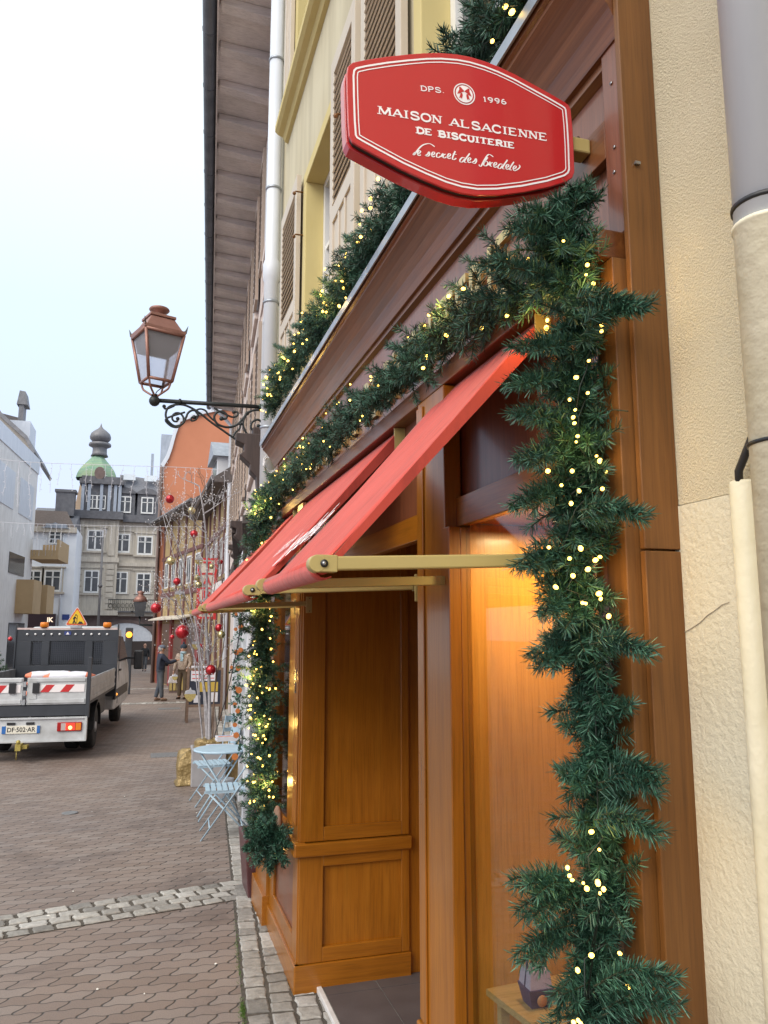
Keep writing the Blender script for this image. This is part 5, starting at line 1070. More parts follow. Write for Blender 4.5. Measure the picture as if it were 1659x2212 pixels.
# local x: street side at 0, away negative; y along
K=lambda px,py,off=0:None
def LP(px,py,x=0.0):
    Mi=T(LB); n_=Mi.to_3x3()@Vector((1,0,0)); p0=Mi@Vector((x,0,0)); d=(P(px,py,Y=1)-Vector((0,0,CAMH))); t_=(p0-Vector((0,0,CAMH))).dot(n_)/d.dot(n_); return Mi.inverted()@(Vector((0,0,CAMH))+d*t_)
e1=LP(70,1200); z_top=LP(66,1010).z; y_end=e1.y; y_st=y_end-14
mb=MB(); mb.box(-8,0,y_st,y_end,-1.2,z_top); mb.build('wall',M['whiteh'],LB,world=False)
mb=MB(); mb.box(-.5,.06,y_st,y_end+.1,z_top+.001,z_top+1.0); mb.build('roof_parapet',M['zincp'],LB,world=False)
z=LP(50,1115).z; za=LP(50,1035).z
mb=MB(); mb.box(-.02,.04,y_end-4.6,y_end-1.0,z,za); mb.box(-.02,.04,y_end-9.5,y_end-6,z,za); split(mb,'roller_shutter',M['zincp'],LB,world=False)
mb=MB(); zc=LP(30,1240).z; mb.box(-.02,.04,y_end-6,y_end-2.2,zc,LP(30,1195).z); mb.box(-.02,.04,y_end-5,y_end-1,-.6,LP(20,1345).z); split(mb,'window',M['winpane'],LB,world=False)
M['ochreb']=mottled('ochre balcony paint',(.42,.29,.155),(.47,.33,.18),1.5,.8)
for (ya,yb,zl,zh,xo) in ((y_end-.6,y_end+3.2,LP(80,1213).z,LP(80,1170).z,1.7),(y_end-3.8,y_end-1.5,LP(30,1325).z,LP(30,1250).z,1.0),(y_end-.2,y_end+2.2,LP(60,1325).z,LP(60,1262).z,1.1)):
    mb=MB(); mb.box(0.001,xo,ya,yb,zl,zl+.2); mb.box(xo-.12,xo,ya,yb,zl+.201,zh); mb.box(.001,xo-.121,yb-.12,yb,zl+.201,zh); mb.box(.001,xo-.121,ya,ya+.06,zl+.201,zl+(zh-zl)*(.45 if xo>1.5 else 1)); o=mb.build('balcony',M['ochreb'],LB,world=False)
    if xo>1.5:
        mb=MB(); [mb.box(.1+k*.2,.13+k*.2,ya,ya+.03,zl+.2,zh) for k in range(8)]; mb.box(0,xo,ya,ya+.04,zh,zh+.05); mb.build('railing',M['whitep'],o,world=False)
TB=thing('taupe_roof_house',(-10,52,0),'taupe grey gabled house with zinc dormer and chimney behind the white balcony building','building',rz=-SA)
TQ=T(TB)
def TPt(px,py,Y): p=P(px,py,Y=Y); return p.x,p.z
Y5=58.0; pr=[TPt(x,y,Y5) for x,y in ((-60,812),(0,900),(55,950),(72,985))]; mb=MB(); mb.prism(pr+[(pr[-1][0],-1),(pr[0][0],-1)],'y',Y5,Y5+.4); mb.build('gable_wall',mottled('taupe render',(.30,.27,.24),(.36,.33,.29),1,.85),TB)
mb=MB(); up_=[(x+.12,z+.25) for x,z in pr]; mb.prism(up_+pr[::-1],'y',Y5-.25,Y5+10); mb.build('roof',M['lead'],TB)
a_=TPt(28,962,Y5+2); b2=TPt(66,910,Y5+2); mb=MB(); mb.box(a_[0]-1.5,b2[0],Y5+2,Y5+5,a_[1]-2,b2[1]); mb.build('dormer',M['zincp'],TB)
a_=TPt(38,915,Y5+2.5); b2=TPt(60,875,Y5+2.5); mb=MB(); mb.box(a_[0],b2[0]-.25,Y5+2.5,Y5+3.7,a_[1]-1,b2[1]); mb.prism([(a_[0]-.15,b2[1]),(b2[0],b2[1]),(b2[0]-.2,b2[1]+1.0),(a_[0],b2[1]+1.05)],'y',Y5+2.4,Y5+3.8); mb.build('chimney',M['lead'],TB)
a_=TPt(-60,900,Y5+2.2); b2=TPt(38,905,Y5+2.2); mb=MB(); mb.hull8([(a_[0],Y5+1.8,a_[1]-1),(b2[0],Y5+1.8,a_[1]-1),(b2[0],Y5+4,a_[1]-1),(a_[0],Y5+4,a_[1]-1),(a_[0],Y5+3,a_[1]+1),(b2[0],Y5+3,b2[1]+.3),(b2[0],Y5+4,b2[1]+.3),(a_[0],Y5+4,a_[1]+1)]); mb.build('tile_roof',M['roof'],TB)
# tall hidden mass behind left to close the street
# ================= flatbed truck =================
TR=thing('flatbed_truck',(-1.95,13.72,-.115),'white municipal tipper truck with a dark mesh headboard seen from behind','truck',rz=-SA)
# local: x right, y forward, z up; rear face at y=0, centre x=0.11
M['truckw']=mottled('dusty white truck paint',(.40,.41,.41),(.62,.64,.66),3.5,.45,0,.03,.001,60); M['truckd']=mottled('dark grey steel',(.028,.032,.04),(.04,.045,.055),4,.5,0,.05,.001,60)
M['rubber']=mottled('tyre rubber',(.012,.012,.012),(.022,.022,.022),20,.85); M['amber']=base('amber plastic',(.75,.22,.02),.25)[0]; M['tailred']=base('tail lamp red',(.35,.01,.01),.2)[0]
M['redrefl']=base('red reflective stripe',(.55,.03,.03),.35)[0]; M['alu']=mottled('dropside aluminium',(.30,.31,.32),(.5,.52,.54),4,.4,.5)
XR=1.11; XL=-.84
def tb(name,boxes,mat,par=TR,bevel=0,sp=False):
    mb=MB(); [mb.box(*b_) for b_ in boxes]
    return split(mb,name,mat,par,world=False,bevel=bevel) if sp else mb.build(name,mat,par,world=False,bevel=bevel)
tb('rear_bumper',[(XL,XR,-.02,.06,.30,.68)],M['truckw'],bevel=.01)
tb('bumper_flange',[(XL,XR,-.045,-.021,.30,.325),(XL,XR,-.045,-.021,.655,.68),(XR-.03,XR,-.045,-.021,.325,.655)],M['truckw'])
tb('rear_frame',[(XL,XR,.0,.12,.70,.86),(-.45,-.30,.1,4.6,.42,.70),(.30,.45,.1,4.6,.42,.70)],M['truckd'])
tb('bed_floor',[(XL,XR,.02,3.62,.862,.91)],M['truckd'])
for x0,x1 in ((XL,.11),(.17,XR-.04)):
    g=tb('tailgate',[(x0,x1,.0,.045,.875,1.30)],M['truckw'],bevel=.008)
    tb('tailgate_moulding',[(x0+.03,x1-.02,-.015,-.001,1.235,1.29),(x0+.03,x1-.02,-.015,-.001,.90,.96),(x0+.03,x0+.15,-.012,-.001,.965,1.23)],M['truckw'],g,bevel=.004)
    tb('stripe_board',[(x0+.16,x1-.03,-.010,-.001,1.07,1.19)],M['white'],g); mb=MB(); k=x0+.2
    while k<x1-.22: mb.add([(k,-.0125,1.072),(k+.13,-.0125,1.072),(k+.22,-.0125,1.188),(k+.09,-.0125,1.188)],[(0,1,2,3)]); k+=.30
    split(mb,'red_stripe',M['redrefl'],g,world=False)
    tb('rubber_stop',[(x0+.09 if x0>0 else x1-.2,x0+.19 if x0>0 else x1-.1,-.035,-.013,1.06,1.22)],M['blackp'],g)
tb('hinge',[(.12,.16,-.03,.01,.88+.14*k,.96+.14*k) for k in range(3)],M['alu'],sp=True)
tb('corner_post',[(XR-.035,XR+.02,-.01,.06,.66,1.62)],M['truckd'],bevel=.005)
for x in (XR-.035,XL):
    g=tb('side_board',[(x,x+.035,.07,3.58,.90,1.28)],M['alu'],bevel=.005); xx=x+.036 if x>0 else x-.006
    tb('side_rib',[(xx,xx+.008,.07,3.58,z,z+.05) for z in (.93,1.07,1.21)],M['alu'],g)
HY=3.62
mb=MB(); mb.box(XL,XR,HY,HY+.05,.70,1.34); mb.box(XL,XR,HY,HY+.05,1.83,2.06); mb.box(XL,-.56,HY,HY+.05,1.341,1.829); mb.box(-.35,-.21,HY,HY+.05,1.341,1.829); mb.box(.486,.63,HY,HY+.05,1.341,1.829); mb.box(.84,XR,HY,HY+.05,1.341,1.829); mb.box(XL-.03,XL-.001,HY-.02,HY+.06,.7,2.18); mb.box(XR+.001,XR+.03,HY-.02,HY+.06,.7,2.18); mb.build('headboard',M['truckd'],TR,world=False,bevel=.004)
mb=MB(); mb.box(XL,XR,HY-.01,HY+.06,2.065,2.10); mb.build('headboard_rail',mottled('faded pink white rail',(.55,.40,.38),(.6,.5,.48),4,.5),TR,world=False)
mb=MB()
for a,b_ in ((-.56,-.35),(-.21,.486),(.63,.84)):
    x=a
    while x<b_: mb.box(x,x+.008,HY+.01,HY+.02,1.34,1.83); x+=.038
    z=1.35
    while z<1.83: mb.box(a,b_,HY+.012,HY+.018,z,z+.008); z+=.038
mb.build('window_mesh',M['truckd'],TR,world=False)
mb=MB()
for k in range(11):
    if k==5: continue
    mb.lathe([(.001,-.03),(.018,-.022),(.026,0)],(-.64+k*.155,HY-.001,1.97),10,ax='y')
split(mb,'lamp_stud',base('clear stud lamp',(.8,.8,.8),.2)[0],TR,world=False)
tb('emblem_plate',[(.07,.20,HY-.012,HY-.001,1.955,2.03)],base('blue plate',(.03,.05,.2),.4)[0])
mb=MB(); mb.add([(.10,HY-.0135,1.965),(.17,HY-.0135,1.965),(.135,HY-.0135,2.02)],[(0,1,2)]); mb.build('emblem_mark',M['white'],TR,world=False)
for x in (-.33,.90):
    mb=MB(); mb.lathe([(.085,2.11),(.08,2.20),(.07,2.215)],(x,HY+.02,0),14,ry=.8); mb.build('beacon',M['amber'],TR,world=False); mb=MB(); mb.lathe([(.06,2.10),(.06,2.11)],(x,HY+.02,0),12); mb.build('beacon_base',M['blackp'],TR,world=False)
# roadworks triangle
mb=MB(); cx_,cz=.30,2.13; q=.225
tri=lambda s,y,o=0:[(cx_-q*s,cz+.02+.155*(1-s)),(cx_+q*s,cz+.02+.155*(1-s)),(cx_,cz+.02+.155*(1-s)+q*s*1.74)]
def rtri(s,rad=.03):
    p=[Vector(a) for a in tri(s,0)]; r_=[]
    for i in range(3):
        a,b_,c=p[i-1],p[i],p[(i+1)%3]; u=(a-b_).normalized()*rad*1.6; v=(c-b_).normalized()*rad*1.6
        for k in range(5): t=k/4; r_.append(tuple((b_+u)*(1-t)**2+b_*2*t*(1-t)+(b_+v)*t*t))
    return r_
mb.prism(rtri(1.0),'y',HY-.04,HY-.02); sgn=mb.build('road_sign',M['white'],TR,world=False)
mb=MB(); mb.prism(rtri(.95),'y',HY-.043,HY-.0405); mb.build('red_border',base('orange red border',(.62,.10,.02),.35)[0],sgn,world=False)
mb=MB(); mb.prism(rtri(.76),'y',HY-.046,HY-.0435); mb.build('yellow_field',base('sign yellow',(.75,.48,.02),.35)[0],sgn,world=False)
mb=MB(); yy=HY-.049
def st2(pts,w_):
    for a,b_ in zip(pts,pts[1:]): mb.beam((cx_+a[0],yy,cz+a[1]),(cx_+b_[0],yy,cz+b_[1]),w_,.003,upv=(0,1,0))
_k=.86
st2([(-.07,.06),(-.05,.12),(-.055,.17)],.022); st2([(-.02,.06),(-.045,.12)],.02); st2([(-.06,.15),(-.035,.20)],.035); st2([(-.04,.20),(.0,.15)],.014); st2([(.01,.23),(-.0,.06)],.008); mb.lathe([(.001,-.001),(.016,-.001),(.016,.001)],(cx_-.022,yy,cz+.235),10,ax='y')
mb.add([(cx_+.02,yy-.002,cz+.055),(cx_+.13,yy-.002,cz+.055),(cx_+.10,yy-.002,cz+.10),(cx_+.08,yy-.002,cz+.095),(cx_+.06,yy-.002,cz+.11)],[(0,1,2,3,4)])
mb.build('worker_symbol',M['blackp'],sgn,world=False)
tb('sign_foot',[(cx_-.12,cx_+.1,HY-.04,HY+.04,2.10,2.14)],M['alu'],sgn)
# cab
def loft(mb,secs,m=0):
    n=len(secs[0]); b0=len(mb.v)
    for s in secs: mb.v+= [tuple(v) for v in s]
    for i in range(len(secs)-1):
        for j in range(n): mb.f.append((b0+i*n+j,b0+i*n+(j+1)%n,b0+(i+1)*n+(j+1)%n,b0+(i+1)*n+j)); mb.m.append(m); mb.sm.append(False)
    mb.f.append(tuple(b0+j for j in range(n))); mb.m.append(m); mb.sm.append(False); mb.f.append(tuple(b0+(len(secs)-1)*n+j for j in range(n))[::-1]); mb.m.append(m); mb.sm.append(False)
def csec(y,w_,zb,zw,zt,wt): return [(a+.135*(1-1e-9),b_,c) for a,b_,c in csec0(y,w_*.93,zb,zw,zt,wt*.93)]
def csec0(y,w_,zb,zw,zt,wt): return [(-w_,y,zb),(w_,y,zb),(w_+.02,y,(zb+zw)/2),(w_,y,zw),(wt,y,zt-.08),(wt-.12,y,zt),(-wt+.12,y,zt),(-wt,y,zt-.08),(-w_,y,zw),(-w_-.02,y,(zb+zw)/2)]
mb=MB(); loft(mb,[csec(HY+.14,1.02,.42,1.32,2.08,.90),csec(HY+.4,1.03,.40,1.32,2.12,.91),csec(HY+2.0,1.03,.40,1.30,2.14,.90),csec(HY+2.5,1.03,.40,1.28,1.95,.86),csec(HY+3.1,1.0,.40,1.22,1.34,.84),csec(HY+3.9,.94,.36,1.0,1.12,.78),csec(HY+4.1,.86,.36,.8,.9,.7)]); mb.build('cab',M['truckw'],TR,world=False,bevel=.03)
for sx in (1,-1):
    mb=MB(); X=.135+sx*.935
    q=[(X+sx*.035,HY+.75,1.38),(X+sx*.035,HY+2.1,1.36),(X+sx*.03,HY+2.55,1.38),(.135+sx*.875,HY+2.15,1.90),(.135+sx*.87,HY+.75,1.94)]; mb.add(q+[(a-sx*.02,b_,c) for a,b_,c in q],[(0,1,2,3,4),(9,8,7,6,5),(0,5,6,1),(1,6,7,2),(2,7,8,3),(3,8,9,4),(4,9,5,0)]); mb.build('door_window',M['dglass'],TR,world=False)
    mb=MB(); mb.box(X+sx*.033-.006,X+sx*.033+.006,HY+.66,HY+.675,.5,1.9); mb.box(X+sx*.036-.006,X+sx*.036+.006,HY+.8,HY+2.6,.62,.66); mb.build('door_seam',M['truckd'],TR,world=False)
    mb=MB(); mb.box(min(X,X+sx*.06),max(X,X+sx*.06),HY+.78,HY+1.0,1.18,1.215); mb.build('door_handle',M['blackp'],TR,world=False)
    mb=MB(); mb.box(min(X,X+sx*.05),max(X,X+sx*.05),HY+.1,HY+2.6,.62,.82); mb.build('side_rubbing_strip',M['truckd'],TR,world=False,bevel=.005)
    mb=MB(); mb.beam((X,HY+2.35,1.40),(X+sx*.22,HY+2.3,1.40),.05,.04); mb.build('mirror_arm',M['blackp'],TR,world=False)
    mb=MB(); mb.box(min(X+sx*.2,X+sx*(.4 if sx>0 else .3)),max(X+sx*.2,X+sx*(.4 if sx>0 else .3)),HY+2.22,HY+2.34,1.14,1.58); mb.build('mirror',M['blackp'],TR,world=False,bevel=.03)
    mb=MB(); mb.ball((X+sx*.05,HY+.3,.72),.03,8); mb.build('side_marker',emis('amber marker lit',(1,.35,.05),1.5),TR,world=False)
mb=MB(); mb.box(-.56,-.35,HY+.11,HY+.135,1.35,1.8); mb.box(-.21,.486,HY+.11,HY+.135,1.35,1.82); mb.box(.63,.84,HY+.11,HY+.135,1.3,1.8); split(mb,'rear_window',M['dglass'],TR,world=False)
mb=MB(); q=[(-.84,HY+2.56,1.92),(.84,HY+2.56,1.92),(.82,HY+3.14,1.36),(-.82,HY+3.14,1.36)]; mb.add(q+[(a,b_+.02,c+.02) for a,b_,c in q],[(0,1,2,3),(7,6,5,4),(0,4,5,1),(1,5,6,2),(2,6,7,3),(3,7,4,0)]); mb.build('windscreen',M['dglass'],TR,world=False)
def wheel(x,y,r,w_):
    mb=MB(); mb.lathe([(r*.62,-w_/2),(r*.94,-w_/2),(r,-w_*.36),(r,w_*.36),(r*.94,w_/2),(r*.62,w_/2)],(x,y,r),28,ax='x'); t_=mb.build('wheel',M['rubber'],TR,world=False)
    mb=MB(); s=1 if x>.1 else -1; mb.lathe([(r*.61,-w_*.42),(r*.61,w_*.42)],(x,y,r),20,ax='x'); mb.lathe([(.09,-.02),(.09,.03),(.05,.04)],(x+s*w_*.42,y,r),12,ax='x'); mb.build('rim',M['alu'],t_,world=False)
for x in (.95,-.68): wheel(x,1.35,.36,.22); wheel(x,1.35+4.05,.35,.20)
for x in (.70,-.43): wheel(x,1.35,.36,.2)
for sx in (1,-1):
    mb=MB(); n=10; out=[(1.35+.46*math.cos(math.pi*i/n),.36+.46*math.sin(math.pi*i/n)) for i in range(n+1)]; inn=[(1.35+.43*math.cos(math.pi*i/n),.36+.43*math.sin(math.pi*i/n)) for i in range(n+1)]
    xa,xb=sorted((.135+sx*.48,.135+sx*.96)); mb.prism([(a,b_) for a,b_ in out+inn[::-1]],'x',xa,xb); mb.build('mudguard',M['blackp'],TR,world=False)
tb('fuel_tank',[(.55,.98,2.2,3.3,.42,.80)],M['truckd'],bevel=.05)
# number plate, lamps, hook
tb('number_plate',[(-.15,.41,-.035,-.021,.44,.56)],base('plate white',(.75,.72,.62),.4)[0],bevel=.002); NP=[o for o in bpy.data.objects if o.name.startswith('number_plate')][0]
tb('blue_band',[(-.15,-.09,-.0375,-.0355,.441,.559),(.365,.41,-.0375,-.0355,.441,.559)],base('plate blue',(.03,.14,.42),.4)[0],NP,sp=True)
mb=MB(); text_on(mb,'DF·502·AR',(-.07,-.0375,.465),(1,0,0),(0,0,1),.415,.072,0,bold=.012); mb.build('plate_lettering',M['blackp'],NP,world=False)
tb('plate_lamp',[(-.08,.04,-.04,-.021,.575,.61),(.20,.32,-.04,-.021,.575,.61)],M['blackp'],sp=True)
for sx in (1,-1):
    xa,xb=sorted((.135+sx*.53,.135+sx*.90)); h=tb('tail_lamp',[(xa,xb,-.05,-.021,.46,.60)],M['tailred'],bevel=.008)
    xa,xb=sorted((.135+sx*.59,.135+sx*.66)); tb('reversing_lens',[(xa,xb,-.053,-.0505,.475,.585)],base('clear lens',(.5,.42,.4),.2)[0],h)
    xa,xb=sorted((.135+sx*.66,.135+sx*.80)); tb('brake_lens',[(xa,xb,-.054,-.0505,.475,.585)],emis('lit brake lamp',(1,.05,.02),1.1),h)
    mb=MB(); mb.lathe([(.001,-.058),(.028,-.056),(.03,-.0545)],(.135+sx*.73,0,.515),10,ax='y'); mb.build('lit_bulb',emis('lit bulb orange',(1,.35,.10),6),h,world=False)
    xa,xb=sorted((.135+sx*.81,.135+sx*.89)); tb('turn_lens',[(xa,xb,-.053,-.0505,.475,.585)],M['amber'],h)
mb=MB(); mb.box(.10,.18,-.22,.0,.20,.30); mb.ball((.14,-.2,.33),.035,10); mb.box(.18,.26,-.16,-.02,.22,.27); mb.tube([(.12,-.18,.2),(.12,-.18,.06)],.008,6); mb.build('tow_hitch',mottled('worn yellow steel',(.35,.28,.06),(.45,.36,.1),20,.5,.3),TR,world=False)
tb('rust_patch',[(.20,.27,-.003,-.0005,.905,.915)],mottled('rust',(.2,.07,.02),(.28,.12,.04),60,.9))
# sacks on the bed
TM=T(TR)
def sack(x,y,z,rz,lab,s=1,sag=.0):
    w0=TM@Vector((x,y,z)); t=thing('cement_sack',tuple(w0),lab,'sack',rz=rz-SA,group='white sacks on the truck bed')
    mb=MB(); n=12; 
    for i in range(9):
        u=i/8; l=(u-.5)*.78*s
        ww=.21*s*(1-.25*abs(2*u-1)**4); hh=.075*s*(1-.75*abs(2*u-1)**5)
        for j in range(n):
            a=2*math.pi*j/n; mb.v.append((l+.01*math.sin(a*3),ww*math.copysign(abs(math.cos(a))**.7,math.cos(a)),.08+hh*math.copysign(abs(math.sin(a))**.8,math.sin(a))+rnd.uniform(-.008,.008)))
    for i in range(8):
        for j in range(n): mb.f.append((i*n+j,i*n+(j+1)%n,(i+1)*n+(j+1)%n,(i+1)*n+j)); mb.m.append(1 if i in (0,7) else 0); mb.sm.append(True)
    mb.f+= [tuple(range(n))[::-1],tuple(8*n+j for j in range(n))]; mb.m+=[1,1]; mb.sm+=[False]*2
    mb.build('sack_body',[M['sackw'],M['sacko']],t,world=False)
M['sackw']=mottled('white paper sack',(.62,.62,.68),(.72,.72,.76),5,.7,0,.5,.006,14); M['sacko']=base('orange sack end',(.75,.22,.12),.7)[0]
sack(.34,.9,.915,.1,'white sack lying lowest on the left of the truck bed'); sack(.70,.45,.915,-.1,'white sack lying lowest on the right of the truck bed'); sack(.30,1.2,1.06,.05,'middle left white sack under the top one on the truck bed'); sack(.70,.6,1.06,-.05,'middle right white sack under the top one on the truck bed'); sack(.33,1.0,1.205,.12,'upper left white sack with a folded orange end on the truck bed'); sack(.69,.7,1.205,-.06,'upper right white sack with orange print, topmost on the truck bed')
# ================= folding chairs and table =================
M['ltblue']=mottled('pale blue steel paint',(.36,.50,.60),(.42,.56,.66),8,.45,0,.05,.001,80)
def chair(loc,rz,lab):
    t=thing('folding_chair',loc,lab,'chair',rz=rz,group='pale blue folding bistro chairs')
    # local: sitter faces +x ... back at -x
    mb=MB(); 
    for k in range(7): mb.box(-.17+k*.056,-.17+k*.056+.042,-.19,.19,.445,.455)
    split(mb,'seat_slat',M['ltblue'],t,world=False)
    mb=MB(); mb.box(-.18,.22,-.185,-.165,.425,.444); mb.box(-.18,.22,.165,.185,.425,.444); split(mb,'seat_rail',M['ltblue'],t,world=False)
    mb=MB()
    for s in (-1,1):
        mb.tube([(.24,s*.20,0),(-.20,s*.20,.60),(-.26,s*.20,.86)],.010,6,flat=.7); mb.tube([(-.24,s*.175,0),(.19,s*.175,.44)],.010,6,flat=.7)
    split(mb,'leg',M['ltblue'],t,world=False)
    mb=MB(); mb.box(-.262,-.25,-.19,.19,.77,.85); mb.box(-.232,-.222,-.19,.19,.64,.69); split(mb,'backrest',M['ltblue'],t,world=False)
    mb=MB(); mb.tube([(.16,-.2,.11),(.16,.2,.11)],.007,5); mb.tube([(-.15,-.175,.11),(-.15,.175,.11)],.007,5); split(mb,'crossbar',M['ltblue'],t,world=False)
    return t
chair((.83,8.02,gz(8.0)),R(180)-.05,'pale blue folding chair nearest the camera, in front of the round table')
chair((.84,9.62,gz(9.6)),R(180)+.1,'pale blue folding chair just behind the round table')
chair((1.15,11.4,gz(11.4)),R(120),'pale blue folding chair farthest away, its backrest showing above the table')
t=thing('round_table',(.83,8.72,gz(8.7)),'small round pale blue metal table with papers on it','table')
mb=MB(); mb.lathe([(.285,.705),(.29,.712),(.29,.722),(.285,.728)],n=32); mb.build('tabletop',M['ltblue'],t,world=False)
mb=MB()
for s in (-1,1): mb.tube([(-.22,s*.13,.70),(.22,s*.13,.01)],.009,6); mb.tube([(.22,s*.11,.70),(-.22,s*.11,.01)],.009,6)
split(mb,'leg',M['ltblue'],t,world=False)
def paper(px,py,z,w_,l,rz,h,lab,m):
    q=P(px,py,Z=z); t=thing('newspaper_stack',(q.x,q.y,z),lab,'newspapers',rz=rz); mb=MB(); n=4
    for k in range(n): mb.box(-w_/2+rnd.uniform(-.004,.004),w_/2,-l/2,l/2+rnd.uniform(-.004,.004),k*h/n,(k+1)*h/n-.0006,0)
    o=mb.build('sheets',M['sackw'],t,world=False); mb=MB(); mb.box(-w_*.45,w_*.42,-l*.42,-l*.15,h,h+.0008); mb.build('orange_print',m,o,world=False); mb=MB(); mb.box(-w_*.4,w_*.1,-l*.05,l*.35,h,h+.0008); mb.build('grey_print',base('grey print',(.35,.36,.5),.7)[0],o,world=False)
orp=base('orange print',(.8,.25,.1),.6)[0]
paper(475,1612,.66,.30,.20,-.1,.012,'flat leaflets with orange print lying on the round blue table',orp); paper(493,1599,.675,.28,.16,.05,.05,'thick stack of leaflets with an orange spine on the round blue table',orp)
# ================= birch decoration =================
D0=P(445,1690,Z=-.07)
M['gcloth']=mottled('gold satin cloth',(.24,.165,.06),(.36,.26,.12),3,.42,.35,.9,.03,14); M['greybox']=mottled('grey planter',(.30,.29,.30),(.36,.35,.36),5,.6)
px0=P(450,1700,Z=-.07)
pl=thing('grey_planter',(px0.x,px0.y+.22,-.07),'square grey planter under the round table holding white painted branches','planter')
mb=MB(); mb.box(-.22,.22,-.2,.2,0,.48); mb.build('box',M['greybox'],pl,world=False,bevel=.01)
def cloth(cx,cy,cz,rx,ry,h,lab,seed):
    t=thing('gold_cloth_bundle',(cx,cy,cz),lab,'wrapped pot',group='gold cloth wrapped pots'); rr=random.Random(seed); mb=MB(); n=40
    prof=[(1.06,0),(1.14,.03),(.97,.08),(.99,.3),(1.02,.55),(.97,.8),(.90,.92),(.72,.985),(.4,1.0),(.01,1.03)]
    for i,(r_,z) in enumerate(prof):
        for j in range(n):
            a=2*math.pi*j/n; f=1+.06*math.sin(5*a+seed+i*.25)+.045*math.sin(11*a+i*.9)*(1 if i<7 else .4)+rr.uniform(-.01,.01); sqf=1/max(abs(math.cos(a)),abs(math.sin(a)))**.75
            mb.v.append((rx*r_*f*sqf*math.cos(a),ry*r_*f*sqf*math.sin(a),h*z*(1+.09*math.sin(3*a+seed)*z+.04*math.sin(8*a))))
    for i in range(len(prof)-1):
        for j in range(n): mb.f.append((i*n+j,i*n+(j+1)%n,(i+1)*n+(j+1)%n,(i+1)*n+j)); mb.m.append(0); mb.sm.append(True)
    mb.build('cloth',M['gcloth'],t,world=False)
g0=P(400,1700,Z=-.07); cloth(g0.x+.10,g0.y+.25,-.07,.20,.20,.40,'gold satin wrapped pot standing left of the grey planter',1)
cloth(px0.x+.38,px0.y+.5,-.07,.16,.16,.5,'gold satin wrapped pot half hidden behind the chairs right of the grey planter',5); cloth(px0.x,px0.y+.24,.412,.17,.15,.10,'gold satin cloth heaped on top of the grey planter',9)
bt=thing('birch_branches',(px0.x,px0.y+.22,.42),'tall bundle of white painted branches hung with baubles and tiny lights','decorative tree')
M['birch']=mottled('white painted bark',(.30,.28,.29),(.46,.45,.47),25,.8,0,.4,.003,60); M['brownbark']=mottled('brown branch bark',(.14,.09,.065),(.22,.15,.11),25,.85)
BY=px0.y+.2
def Bp(x,y,dy=0): return P(x,y,Y=BY+dy)
main=[([(452,1625),(452,1500),(449,1420),(445,1340),(447,1200),(440,1110),(430,1050)],.026,0),([(455,1625),(448,1540),(436,1440),(420,1330),(395,1210),(360,1120),(345,1085)],.014,0),([(440,1625),(430,1500),(428,1400),(400,1290),(372,1190),(350,1105)],.011,1),
 ([(448,1620),(442,1500),(420,1420),(398,1350),(390,1280),(405,1180),(430,1110)],.010,0),([(458,1620),(465,1480),(482,1400),(485,1330),(478,1240),(470,1150)],.010,1),([(455,1620),(450,1450),(455,1330),(470,1230),(486,1130)],.010,1),([(440,1615),(425,1480),(415,1390),(402,1340),(380,1300),(350,1290)],.009,0),([(446,1610),(440,1500),(432,1400),(440,1300),(428,1200),(400,1130)],.010,0),([(452,1615),(463,1500),(468,1400),(455,1300),(462,1200),(440,1140)],.009,1)]
wb,bb=MB(),MB(); rb_=random.Random(11); tips=[]
def twigs(a,d,l,r_,lev,mb):
    n=5; pts=[a]; dv=d.normalized()
    for i in range(n): dv=(dv+Vector((rb_.gauss(0,.16),rb_.gauss(0,.16),rb_.gauss(.03,.12)))).normalized(); pts.append(pts[-1]+dv*l/n)
    mb.tube([tuple(p) for p in pts],[r_*(1-.75*i/n) for i in range(n+1)],5,caps=False); tips.append(pts[-1])
    if lev>0:
        for i in range(2,n+1):
            for _ in range(1 if rb_.random()<.75 else 2):
                dd=(dv+Vector((rb_.gauss(0,.6),rb_.gauss(0,.6),rb_.gauss(.1,.45)))).normalized(); twigs(pts[i],dd,l*rb_.uniform(.4,.65),r_*.5,lev-1,mb)
for pts,r_,k in main:
    mb=bb if (k and rb_.random()<.8) else wb; c=catmull([Bp(x,y,rb_.uniform(-.12,.12) if i>1 else 0) for i,(x,y) in enumerate(pts)],4); n=len(c)
    mb.tube([tuple(p) for p in c],[r_*(1-.7*i/n) for i in range(n)],7)
    for i in range(6,n,2):
        d=(c[i]-c[i-1]).normalized(); dd=(d+Vector((rb_.gauss(0,.7),rb_.gauss(0,.5),rb_.gauss(.1,.3)))).normalized(); twigs(c[i],dd,rb_.uniform(.2,.42),r_*.35+.0012,2,wb if rb_.random()<.7 else bb)
wb.build('white_branches',M['birch'],bt); bb.build('brown_branches',M['brownbark'],bt)
mb=MB(); 
for q in tips[::3]: mb.box(q.x-.004,q.x+.004,q.y-.004,q.y+.004,q.z-.004,q.z+.008)
o=mb.build('micro_lights',base('pale led cap',(.8,.8,.82),.4)[0],bt); o['kind']='stuff'
M['bred']=base('red glass bauble',(.50,.012,.02),.12,.55,Coat_Weight=.6)[0]; M['bgold']=base('gold glass bauble',(.62,.52,.26),.14,.85)[0]; M['cap']=base('bauble cap',(.7,.65,.5),.3,.8)[0]
pos={'top left above the orange gable':0}
